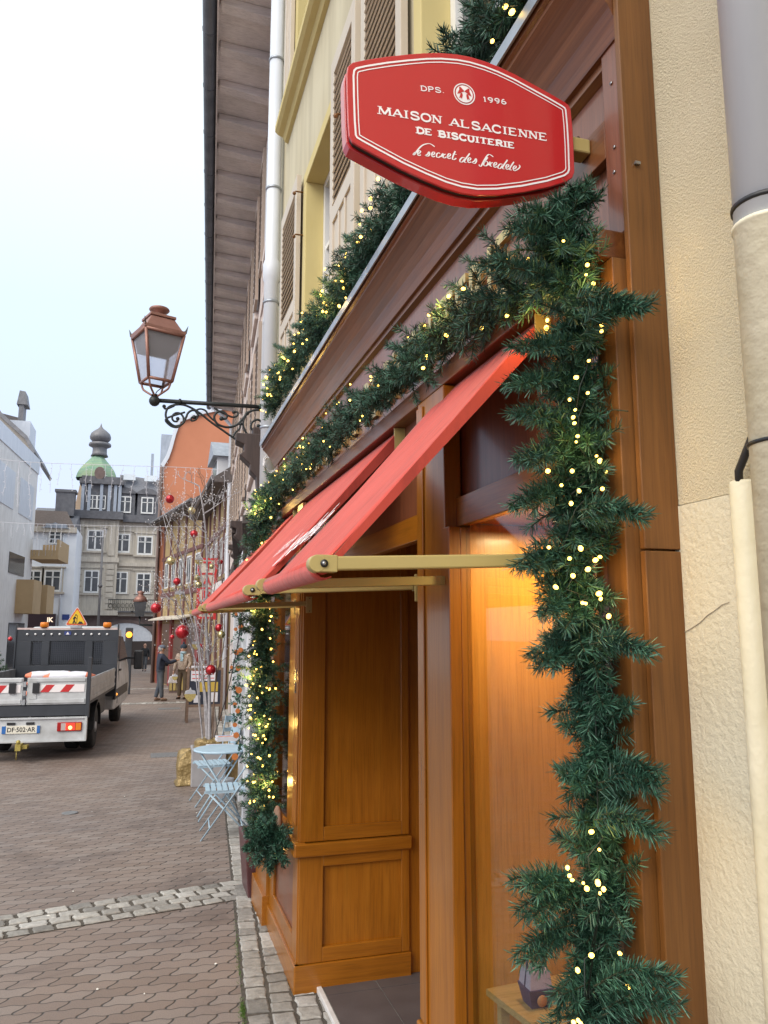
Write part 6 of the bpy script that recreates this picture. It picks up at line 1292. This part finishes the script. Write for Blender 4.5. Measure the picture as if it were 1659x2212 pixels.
def bauble(px,py,r,m,lab,dy=0):
    p=Bp(px,py,dy); t=thing('bauble',tuple(p),lab,'bauble',group='baubles in the birch branches'); rad=r*1.0/1662*(p-Vector((0,0,CAMH))).length
    mb=MB(); mb.ball((0,0,0),rad,16); mb.build('ball',m,t,world=False); mb=MB(); mb.lathe([(rad*.2,rad*.97),(rad*.2,rad*1.14),(rad*.05,rad*1.2)],n=8); mb.build('cap',M['cap'],t,world=False)
    mb=MB(); mb.tube([(0,0,rad*1.15),(.005,0,rad*1.15+.05)],.0015,4); mb.build('thread',M['cap'],t,world=False)
for a in ((367,1078,9.5,'bred','red bauble highest in the branches, against the orange gable'),(414,1103,8,'bgold','gold bauble near the top, below the two strings of icicle lights'),(419,1153,8.5,'bred','red bauble below the topmost gold one'),(369,1212,9,'bgold','gold bauble at the left of the branches in front of the ochre wall'),(457,1224,5.5,'bgold','small gold bauble near the red and white vertical sign'),(477,1214,5,'bred','small red bauble at the right, near the grey house wall'),(382,1256,8,'bred','red bauble left of the pair of gold baubles'),(426,1248,6.5,'bgold','upper of two touching gold baubles'),(429,1263,8,'bgold','lower of two touching gold baubles'),(337,1313,11.5,'bred','large red bauble farthest left, by the stone mansion balcony'),(394,1365,15,'bred','largest red bauble, above the woman in the beige coat'),(455,1447,11,'bred','red bauble lowest of all, above the blackboard'),(473,1356,8.5,'bred','red bauble touching a gold one under the awning arm'),(478,1371,8.5,'bgold','gold bauble touching a red one under the awning arm'),(434,1396,6,'bred','small dark red bauble beside a gold bread shaped ornament'),(372,1376,5,'bred','small dark red bauble left of the largest red one')): bauble(a[0],a[1],a[2],M[a[3]],a[4],dy=rb_.uniform(-.1,.1) if a[2]<12 else 0)
M['goldg']=mottled('gold glitter',(.42,.32,.10),(.55,.43,.18),60,.45,.4); M['silverg']=mottled('silver glitter',(.4,.4,.42),(.6,.6,.62),90,.45,.4)
def orn(px,py,r,lab):
    p=Bp(px,py,.05); t=thing('glitter_ornament',tuple(p),lab,'ornament',group='gold glitter ornaments in the birch branches'); s=r/1662*(p-Vector((0,0,CAMH))).length
    mb=MB(); mb.prism([(-s,.05*s),(s,.05*s),(s*.8,-.6*s),(.15*s,-1.2*s),(-.15*s,-1.2*s),(-.8*s,-.6*s)],'y',-.01,.01); mb.build('gold_half',M['goldg'],t,world=False,bevel=.003)
    mb=MB(); mb.prism([(-s*.95,.06*s),(-s*.8,.6*s),(-s*.2,.75*s),(0,1.2*s),(s*.2,.75*s),(s*.8,.6*s),(s*.95,.06*s)],'y',-.011,.011); mb.build('silver_half',M['silverg'],t,world=False,bevel=.003)
orn(388,1285,11,'gold glitter ornament with silver top, hanging high beside the ochre wall'); orn(424,1392,9,'gold glitter ornament right of the largest red bauble'); orn(411,1500,12,'gold glitter ornament low in front of the woman and blackboard'); orn(378,1462,6,'small gold glitter ornament in front of the beige coat'); orn(430,1210,9,'pale gold glitter ornament in the middle of the branches')
t=thing('black_cable',tuple(P(463,1591,Y=9.6)),'thin black cable slanting from under the awning down to the branches','cable'); mb=MB(); mb.tube([tuple(v) for v in catmull([P(522,1325,Y=7.6),P(512,1400,Y=8.0),P(490,1500,Y=8.8),P(463,1591,Y=9.6)],6)],.0055,5); mb.build('cable_run',M['blackp'],t)
# ================= blackboard sign =================
bp=P(440,1560,Z=-.12); 
for _ in range(8): bp=P(440,1560,Z=gz(bp.y))
t=thing('blackboard_sign',(bp.x,bp.y,gz(bp.y)),'wooden A frame blackboard with posters standing behind the branches','sign'); mb=MB()
Y0=0; mb.box(-.42,-.36,-.03,.0,0,1.25); mb.box(.36,.42,-.03,.0,0,1.25); mb.box(-.36,.36,-.03,.0,1.19,1.25); mb.box(-.36,.36,-.03,0,.35,.41); mb.build('frame',M['brownbark'],t,world=False)
mb=MB(); mb.box(-.36,.36,-.02,-.005,.41,1.19); bo=mb.build('board',base('slate board',(.02,.025,.045),.5)[0],t,world=False)
mb=MB(); mb.box(-.33,.25,-.026,-.021,.95,1.3); mb.build('white_poster',M['sackw'],bo,world=False); mb=MB(); [mb.box(-.3,.2,-.0275,-.0262,1.0+k*.09,1.02+k*.09) for k in range(3)]; mb.build('red_line',M['redrefl'],bo,world=False)
mb=MB(); mb.box(-.15,.3,-.026,-.021,.70,.92); mb.build('bottle_poster',base('yellow bottles print',(.5,.35,.06),.6)[0],bo,world=False); mb=MB(); mb.box(-.25,-.1,-.026,-.021,.45,.62); mb.box(.12,.3,-.026,-.021,.46,.68); split(mb,'note',M['sackw'],bo,world=False)
mb=MB(); mb.beam((-.39,.0,1.2),(-.39,.4,0),.05,.03); mb.beam((.39,.0,1.2),(.39,.4,0),.05,.03); split(mb,'rear_leg',M['brownbark'],t,world=False)
# ================= garlands on white pilasters =================
H2M=T(H2)
for k,(yl,lab,z0,z1) in enumerate(((1.54,'thin green garland with orange slices on the nearest white pilaster',.55,2.5),(2.74,'leafy garland with orange slices and a white pot below, second white pilaster',.5,2.5))):
    a=H2M@Vector((-.17,yl,z0)); b_=H2M@Vector((-.17,yl+.05,z1)); c=[a+(b_-a)*(i/6)+Vector((rnd.gauss(0,.015),0,0)) for i in range(7)]
    t=thing('pilaster_garland',tuple(a),lab,'garland'); stems=[]
    for i in range(70 if k else 34):
        q=a+(b_-a)*rnd.random(); d=Vector((rnd.gauss(-.3,.6),rnd.gauss(-.4,.5),rnd.gauss(0,.5))).normalized()*(.10 if k else .06); stems.append(np.array([tuple(q),tuple(q+d*.5),tuple(q+d)]))
    needles_mesh('foliage',stems,.03,.012,.012,t,M['needle'],2)
    f=None
    for i in range(9):
        q=a+(b_-a)*((i+.5+rnd.uniform(-.2,.2))/9)+Vector((-.04+rnd.gauss(0,.02),-.05,0)); r_=rnd.uniform(.018,.034)
        mb=MB(); mb.lathe([(r_,-.006),(r_,.006)],(0,0,0),12,ax='y'); o=mb.build('orange_slice',base('dried orange slice',(.50,.16,.04),.6)[0] if i==0 else M['orsl'],t,world=False); M['orsl']=o.data.materials[0]; o.location=q-T(t).translation
p=H2M@Vector((-.28,2.9,0)); t=thing('white_pot',(p.x,p.y,gz(p.y)),'white plant pot standing at the foot of the second white pilaster','pot'); mb=MB(); mb.lathe([(.07,0),(.10,.24),(.11,.25),(.095,.255)],n=16); mb.build('pot',M['whitep'],t,world=False)
# pizza-shaped hanging signs
p=P(480,1278,Y=12.5); t=thing('white_cutout_sign',tuple(p),'white jagged cut out shop sign with a small black figure, under the dark oriel','sign'); mb=MB(); pts=[(.16*math.cos(a_*math.pi/12)*(1+.06*(a_%2)),.17*math.sin(a_*math.pi/12)*(1+.06*(a_%2))) for a_ in range(24)]; mb.prism(pts,'y',-.01,.01); mb.build('panel',M['white'],t,world=False); mb=MB(); mb.box(-.015,.015,-.014,-.0105,-.08,0); mb.tube([(0,-.012,0),(0,-.012,.2)],.005,5); mb.build('figure',M['blackp'],t,world=False)
# vertical red and white sign
p=P(447,1262,Y=23.0); t=thing('vertical_shop_sign',tuple(p),'narrow upright sign with red frame and letters on cream, hanging over the street','sign')
mb=MB(); mb.box(-.24,.24,-.04,.04,-1.0,.75); mb.build('panel',base('cream sign panel',(.6,.55,.46),.6)[0],t,world=False)
mb=MB(); mb.box(-.28,-.20,-.05,.05,-1.02,.77); mb.box(.20,.28,-.05,.05,-1.02,.77); [mb.box(-.199,.199,-.05,.05,z,z+.06) for z in (.70,.27,-.15,-.57,-1.0)]; mb.build('red_frame',M['redrefl'],t,world=False)
for i,chh in enumerate('TABA'): mb=MB(); text_on(mb,chh,(-.13,-.055,.38-i*.42),(1,0,0),(0,0,1),.26,.28,.01,bold=.03); mb.build('lettering',M['redrefl'],t,world=False)
# ================= icicle light strings =================
M['icw']=base('white icicle cable',(.62,.62,.66),.4)[0]
def icicles(Y,pts,x0,x1,n,lo,hi,lab,seed,x_=None):
    rr=random.Random(seed); c=[P(x,y,Y=Y) for x,y in pts]; cc=catmull(c,10); t=thing('icicle_lights',tuple(cc[0]),lab,'string lights',group='icicle light strings across the street'); mb=MB(); mb.tube([tuple(v) for v in cc],.006,5,caps=False); mb.build('wire',M['icw'],t)
    mb=MB(); lb=MB(); xs_=[v.x for v in cc]; a,b_=min(xs_),max(xs_)
    for i in range(n):
        x=a+(b_-a)*(i+.5+rr.uniform(-.2,.2))/n; z=np.interp(x,xs_,[v.z for v in cc]); L_=rr.uniform(lo,hi)*(1 if rr.random()<.8 else .6); q=Vector((x,Y,z)); pp=[tuple(q)]; k=int(L_/.06)
        for j in range(k):
            q=q+Vector((rr.gauss(0,.010),rr.gauss(0,.006),-.06)); pp.append(tuple(q))
            if j%2: s=rr.choice((-1,1)); mb.box(min(q.x,q.x+s*.035),max(q.x,q.x+s*.035),q.y-.004,q.y+.004,q.z-.004,q.z+.004)
        mb.tube(pp,.0055,4,caps=False)
    o=mb.build('droppers',M['icw'],t)
icicles(18,[(-40,985),(60,998),(250,1005),(400,1010),(492,1017)],0,0,24,.55,1.35,'nearer string of white icicle lights hung across the street',3)
icicles(27,[(-40,1125),(60,1131),(250,1136),(400,1138),(440,1137)],0,0,36,.4,.75,'farther string of white icicle lights hung across the street',4)
# ================= street lamps, signal, fir tree =================
LY=50
t=thing('lamp_post',tuple(P(208,1400,Y=LY)),'slim grey lamp post in front of the white house','street lamp'); mb=MB(); a=P(208,1420,Y=LY); b_=P(211,1160,Y=LY); mb.tube([(a.x,LY,-1),(a.x,LY,b_.z)],[.09,.06],8); mb.build('pole',M['lead'],t); mb=MB(); mb.lathe([(.05,b_.z),(.16,b_.z+.1),(.2,b_.z+.45),(.1,b_.z+.6),(.02,b_.z+.7)],(a.x,LY,0),10); mb.build('lantern',M['lglass'],t); mb=MB(); z=P(208,1270,Y=LY).z; mb.lathe([(.07,z),(.15,z+.12),(.07,z+.25)],(a.x,LY,0),8); mb.build('collar',M['lead'],t)
q=P(303,1305,Y=40); t=thing('far_copper_lantern',tuple(q),'small copper street lantern far away in front of the mansion balcony','street lamp'); mb=MB(); mb.hull8([(q.x-.2,39.8,q.z-.6),(q.x+.2,39.8,q.z-.6),(q.x+.2,40.2,q.z-.6),(q.x-.2,40.2,q.z-.6),(q.x-.3,39.7,q.z+.1),(q.x+.3,39.7,q.z+.1),(q.x+.3,40.3,q.z+.1),(q.x-.3,40.3,q.z+.1)]); mb.build('glazing',M['winpane'],t); mb=MB(); mb.lathe([(.36,.11),(.25,.35),(.15,.4),(.12,.5),(.2,.6),(.02,.66)],(q.x,40,q.z),8); mb.build('roof',M['copper'],t); mb=MB(); mb.tube([(q.x,40,q.z-.6),(q.x+.02,40,q.z-1.0),(q.x+1.6,40,q.z-1.1)],.05,6); mb.build('arm',M['iron'],t)
q=P(279,1371,Y=30); t=thing('amber_signal',(q.x,30,gz(30)),'black signal post with a glowing amber lamp in the street behind the truck','signal'); mb=MB(); mb.box(q.x-.13,q.x+.13,29.93,30.1,gz(30),q.z+.25); mb.build('housing',M['truckd'],t,bevel=.02); mb=MB(); mb.ball((q.x,29.9,q.z),.11,12); mb.build('lamp',emis('glowing amber lamp',(1,.33,.03),3.2),t)
fp=P(-12,1530,Z=-.2); FY=17.0; fx=P(-25,1400,Y=FY).x
t=thing('fir_tree',(fx,FY,gz(FY)),'small green fir tree with red baubles at the left edge beside the truck','tree')
mb=MB(); mb.lathe([(.05,0),(.03,1.2),(.01,2.0)],(fx,FY,gz(FY)),8); mb.build('trunk',M['brownbark'],t); stems=[]
for i in range(230):
    u=rnd.random()**.8; z=gz(FY)+.2+u*1.75; a=rnd.uniform(0,6.3); L_=.78*(1-u)+.06; d=Vector((math.cos(a),math.sin(a),rnd.uniform(-.05,.35))); p0=Vector((fx,FY,z)); stems.append(np.array([tuple(p0),tuple(p0+d*L_*.5+Vector((0,0,-.02))),tuple(p0+d*L_)]))
needles_mesh('crown',stems,.055,.007,.012,t,needle_mat('fir needles',(.03,.09,.03),(.06,.14,.05),(.015,.05,.02)),2)
for i,(px,py) in enumerate(((22,1380),(13,1478))):
    q=P(px,py,Y=FY-.4); b=thing('fir_bauble',tuple(q),('red bauble on the upper right twig of the fir tree','pale gold bauble on the lower right twig of the fir tree')[i],'bauble'); mb=MB(); mb.ball((0,0,0),.045,12); mb.build('ball',M['bgold'] if i else M['bred'],b,world=False); mb=MB(); mb.lathe([(.01,.044),(.01,.055)],n=8); mb.build('cap',M['cap'],b,world=False)
# balloon-like wooden crate display far behind
q=P(372,1490,Z=-.4); t=thing('display_crate',(q.x,30,gz(30)),'brown wooden display crate behind the man in the cap','crate'); cx2=P(383,1450,Y=30).x; mb=MB(); mb.box(cx2-.28,cx2+.25,30,30.6,gz(30),P(375,1425,Y=30).z); mb.build('box',M['brownst'],t); mb=MB(); [mb.box(cx2-.26+k*.13,cx2-.17+k*.13,29.96,29.99,gz(30)+.1,gz(30)+.6) for k in range(4)]; split(mb,'front_slat',M['goldg'],t)
# ================= people =================
M['skin']=mottled('skin',(.42,.24,.17),(.48,.28,.2),9,.6,0,0)
def skin(name,verts,edges,radii,mat,par,sub=2,root=0):
    me=bpy.data.meshes.new(name); me.from_pydata(verts,edges,[]); me.materials.append(mat); o=bpy.data.objects.new(name,me); sc.collection.objects.link(o); o.parent=par
    sk=o.modifiers.new('skin','SKIN'); me.skin_vertices.new(name='') if not me.skin_vertices else None
    for i,r_ in enumerate(radii): 
        v=me.skin_vertices[0].data[i]; v.radius=r_ if isinstance(r_,tuple) else (r_,r_); v.use_root=(i==root)
    sk.use_smooth_shade=True; s=o.modifiers.new('sub','SUBSURF'); s.levels=sub; s.render_levels=sub; return o
def person(loc,rz,lab,J,mats,h=1.72,extra=None):
    """J: joint dict, local frame: facing +y, x right, metres for a 1.72 m person"""
    t=thing('person',loc,lab,'person',rz=rz); t.scale=(h/1.72,)*3
    g=lambda k:J[k]
    names=['pelvis','waist','chest','neck','headb','headt','shl','ell','wrl','hal','shr','elr','wrr','har','hipl','knl','anl','toel','hipr','knr','anr','toer']
    ix={n_:i for i,n_ in enumerate(names)}; V=[g(n_) for n_ in names]
    E2=[('pelvis','waist'),('waist','chest'),('chest','neck'),('neck','headb'),('headb','headt'),('chest','shl'),('shl','ell'),('ell','wrl'),('wrl','hal'),('chest','shr'),('shr','elr'),('elr','wrr'),('wrr','har'),('pelvis','hipl'),('hipl','knl'),('knl','anl'),('anl','toel'),('pelvis','hipr'),('hipr','knr'),('knr','anr'),('anr','toer')]
    Rr={'pelvis':.13,'waist':.12,'chest':.13,'neck':.055,'headb':.082,'headt':.075,'sh':.06,'el':.042,'wr':.028,'ha':.03,'hip':.085,'kn':.056,'an':.038,'toe':.032}
    rad=[Rr.get(n_,Rr.get(n_[:-1])) for n_ in names]
    skin('body',V,[(ix[a],ix[b_]) for a,b_ in E2],rad,M['skin'],t)
    # jacket
    nm=['pelvis','waist','chest','nk','shl','ell','wrl','shr','elr','wrr']; J2=dict(J); J2['nk']=tuple((Vector(J['neck'])*.7+Vector(J['chest'])*.3)); V=[J2[n_] for n_ in nm]; i2={n_:i for i,n_ in enumerate(nm)}
    ed=[('pelvis','waist'),('waist','chest'),('chest','nk'),('chest','shl'),('shl','ell'),('ell','wrl'),('chest','shr'),('shr','elr'),('elr','wrr')]
    jr={'pelvis':(.185,.15),'waist':(.175,.14),'chest':(.19,.14),'nk':.085,'shl':.085,'shr':.085,'ell':.065,'elr':.065,'wrl':.05,'wrr':.05}
    skin('jacket',V,[(i2[a],i2[b_]) for a,b_ in ed],[jr[n_] if isinstance(jr[n_],tuple) else jr[n_] for n_ in nm],mats['jacket'],t,root=1)
    nm=['waist','pelvis','hipl','knl','anl','hipr','knr','anr']; J2['waist']=tuple(Vector(J['pelvis'])+Vector((0,0,.08))); V=[J2[n_] for n_ in nm]; i2={n_:i for i,n_ in enumerate(nm)}
    skin('trousers',V,[(i2[a],i2[b_]) for a,b_ in (('waist','pelvis'),('pelvis','hipl'),('hipl','knl'),('knl','anl'),('pelvis','hipr'),('hipr','knr'),('knr','anr'))],[.15,.15,.105,.078,.065,.105,.078,.065],mats['trousers'],t,root=1)
    for s in 'lr':
        a,b_=Vector(J['an'+s]),Vector(J['toe'+s]); d=(b_-a); d.z=0; d.normalize(); q=a-d*.05; q.z=.045; e_=b_+d*.04; e_.z=.035
        skin('shoe',[tuple(q),tuple((q+e_)/2),tuple(e_)],[(0,1),(1,2)],[.052,.05,.036],mats['shoes'],t)
    hb,ht=Vector(J['headb']),Vector(J['headt']); c=(hb+ht)/2+Vector((0,0,.02)); f=Vector(J.get('face',(0,1,0))).normalized(); sd_=f.cross(Vector((0,0,1)))
    mb=MB(); mb.ball(tuple(c-f*.012),.096,14,sc_=(1,1,1.22)); mb.build('head',M['skin'],t,world=False)
    mb=MB(); mb.hull8([tuple(c+f*.085+sd_*a+Vector((0,0,z))) for a,z in ((-.012,-.03),(.012,-.03))]+[tuple(c+f*.115+sd_*a+Vector((0,0,-.03))) for a in (.01,-.01)]+[tuple(c+f*.08+sd_*a+Vector((0,0,.02))) for a in (-.006,.006)]+[tuple(c+f*.09+sd_*a+Vector((0,0,.02))) for a in (.005,-.005)]); mb.build('nose',M['skin'],t,world=False)
    mb=MB(); [mb.ball(tuple(c+f*.082+sd_*s*.034+Vector((0,0,.012))),.012,8) for s in (-1,1)]; split(mb,'eye',M['blackp'],t,world=False)
    mb=MB(); mb.ball(tuple(c+f*.083+Vector((0,0,-.06))),.02,8,sc_=(1,.6,.3)); mb.build('mouth',base('lips',(.3,.1,.09),.5)[0],t,world=False)
    mb=MB(); [mb.ball(tuple(c+sd_*s*.097+Vector((0,0,-.01))),.022,8,sc_=(.5,1,1.4)) for s in (-1,1)]; split(mb,'ear',M['skin'],t,world=False)
    mb=MB(); hm=mats.get('hair'); 
    if hm: mb.ball(tuple(c-f*.03+Vector((0,0,.005))),.100,14,sc_=(1,1,1.1)); mb.build('hair',hm,t,world=False)
    for s in 'lr':   # fingers
        a,b_=Vector(J['wr'+s]),Vector(J['ha'+s]); d=(b_-a).normalized(); sd2=d.cross(Vector((0,0,1))); sd2=sd2.normalized() if sd2.length>.1 else Vector((1,0,0)); mb=MB()
        for k in range(4): q=b_+sd2*(k-1.5)*.019; mb.tube([tuple(q),tuple(q+d*.04),tuple(q+d*(.07-.008*abs(k-1.5))+Vector((0,0,-.012)))],[.010,.0095,.007],6)
        q=b_-d*.03; mb.tube([tuple(q),tuple(q-sd2*.03+d*.02),tuple(q-sd2*.035+d*.05)],[.012,.010,.008],6); mb.build('fingers',M['skin'],t,world=False)
    if extra: extra(t,c,f,sd_)
    return t
def base_pose(): return dict(pelvis=(0,0,.95),waist=(0,0,1.10),chest=(0,.0,1.32),neck=(0,.01,1.48),headb=(0,.02,1.55),headt=(0,.02,1.66),shl=(-.19,0,1.40),ell=(-.24,-.02,1.12),wrl=(-.23,.06,.88),hal=(-.22,.08,.80),shr=(.19,0,1.40),elr=(.24,-.02,1.12),wrr=(.23,.06,.88),har=(.22,.08,.80),hipl=(-.09,0,.88),knl=(-.10,.02,.48),anl=(-.10,0,.08),toel=(-.11,.14,.04),hipr=(.09,0,.88),knr=(.10,.02,.48),anr=(.10,0,.08),toer=(.11,.14,.04))
navy=mottled('navy jacket cloth',(.012,.017,.035),(.02,.027,.05),12,.75); jeans=mottled('dark jeans',(.03,.04,.06),(.09,.095,.10),4,.8); brn=base('brown shoe leather',(.12,.07,.045),.5)[0]; blk=mottled('black cloth',(.010,.011,.014),(.018,.02,.025),12,.8)
J=base_pose(); J.update(elr=(.22,.22,1.18),wrr=(.17,.46,1.26),har=(.15,.54,1.28),ell=(-.22,.10,1.15),wrl=(-.18,.30,1.10),hal=(-.17,.37,1.11),chest=(0,.03,1.32),anl=(-.10,-.10,.08),toel=(-.12,.04,.04),knl=(-.11,0,.48),anr=(.10,.05,.08),toer=(.10,.19,.04))
def ex1(t,c,f,sd_):
    mb=MB(); mb.ball(tuple(c-f*.0+Vector((0,0,.045))),.108,14,sc_=(1,1.12,.72)); q=c+f*.11+Vector((0,0,.04)); mb.ball(tuple(q),.07,10,sc_=(1,.9,.15)); mb.build('flat_cap',mottled('blue grey tweed cap',(.09,.11,.15),(.13,.15,.2),40,.9),t,world=False)
gp=lambda px,py,n=8:None
def ground(px,py):
    z=0
    for _ in range(15): p=P(px,py,Z=z); z=gz(p.y)
    return (p.x,p.y,z)
person(ground(344,1514),R(-78),'man in a blue flat cap, navy jacket and jeans pointing with his hand',J,dict(jacket=navy,trousers=jeans,shoes=brn,hair=base('grey hair',(.3,.29,.28),.8)[0]),1.74,ex1)
J=base_pose(); J.update(ell=(-.26,.02,1.14),wrl=(-.22,.12,1.0),hal=(-.21,.16,.95),elr=(.25,.02,1.12),wrr=(.27,.10,.90),har=(.28,.12,.82),knr=(.11,.12,.50),anr=(.10,-.02,.30),toer=(.11,.10,.24))
J.update(knr=(.10,.03,.48),anr=(.10,.0,.08),toer=(.11,.14,.04))
fur=mottled('pale brown fur coat',(.30,.22,.17),(.46,.37,.30),28,.95,0,1.0,.02,60); olive=mottled('olive brown trousers',(.10,.07,.045),(.14,.10,.065),6,.85)
def ex2(t,c,f,sd_):
    mb=MB(); mb.ball(tuple(c+Vector((0,0,.05))-f*.012),.112,14,sc_=(1,1,.95)); mb.ball(tuple(c+Vector((0,0,.175))),.04,10); mb.build('bobble_hat',mottled('dark teal knit',(.018,.03,.045),(.03,.045,.065),60,.95),t,world=False)
    mb=MB(); mb.lathe([(.085,1.42),(.105,1.46),(.10,1.51),(.075,1.53)],(0,.02,0),14); mb.box(-.04,.05,.09,.15,1.22,1.44); mb.build('scarf',mottled('pale blue scarf',(.25,.38,.45),(.32,.46,.52),20,.9),t,world=False)
w=ground(393,1510); person(w,R(155),'woman in a pale fur coat, dark bobble hat and blue scarf carrying a white bag',J,dict(jacket=fur,trousers=olive,shoes=base('dark brown boots',(.05,.03,.022),.5)[0],hair=base('dark hair',(.02,.015,.012),.7)[0]),1.74,ex2)
hp=Matrix.Translation(Vector(w))@Matrix.Rotation(R(155),4,'Z')@Vector((.28,.13,.78))
t=thing('white_bag',tuple(hp),'small white shopping bag hanging from the hand of the woman in fur','bag'); mb=MB(); mb.hull8([(-.05,-.05,-.04),(.05,-.05,-.04),(.05,.05,-.04),(-.05,.05,-.04),(-.02,-.02,.02),(.02,-.02,.02),(.02,.02,.02),(-.02,.02,.02)]); mb.hull8([(-.17,-.07,-.26),(.15,-.07,-.26),(.15,.07,-.26),(-.17,.07,-.26),(-.10,-.05,-.041),(.08,-.05,-.041),(.08,.05,-.041),(-.10,.05,-.041)]); mb.build('bag_body',M['white'],t,world=False,bevel=.02)
J=base_pose(); J.update(knl=(-.10,.16,.50),anl=(-.10,.10,.10),toel=(-.10,.24,.07),knr=(.10,.02,.48),anr=(.10,-.22,.10),toer=(.10,-.10,.04),ell=(-.25,-.06,1.13),wrl=(-.25,.0,.88),hal=(-.25,.02,.80),elr=(.25,.04,1.13),wrr=(.24,.14,.90),har=(.24,.17,.83))
person(ground(311,1450),R(172),'man in black coat and dark trousers walking towards the camera in the distance',J,dict(jacket=blk,trousers=jeans,shoes=blk,hair=base('short dark hair',(.04,.03,.025),.8)[0]),1.74)
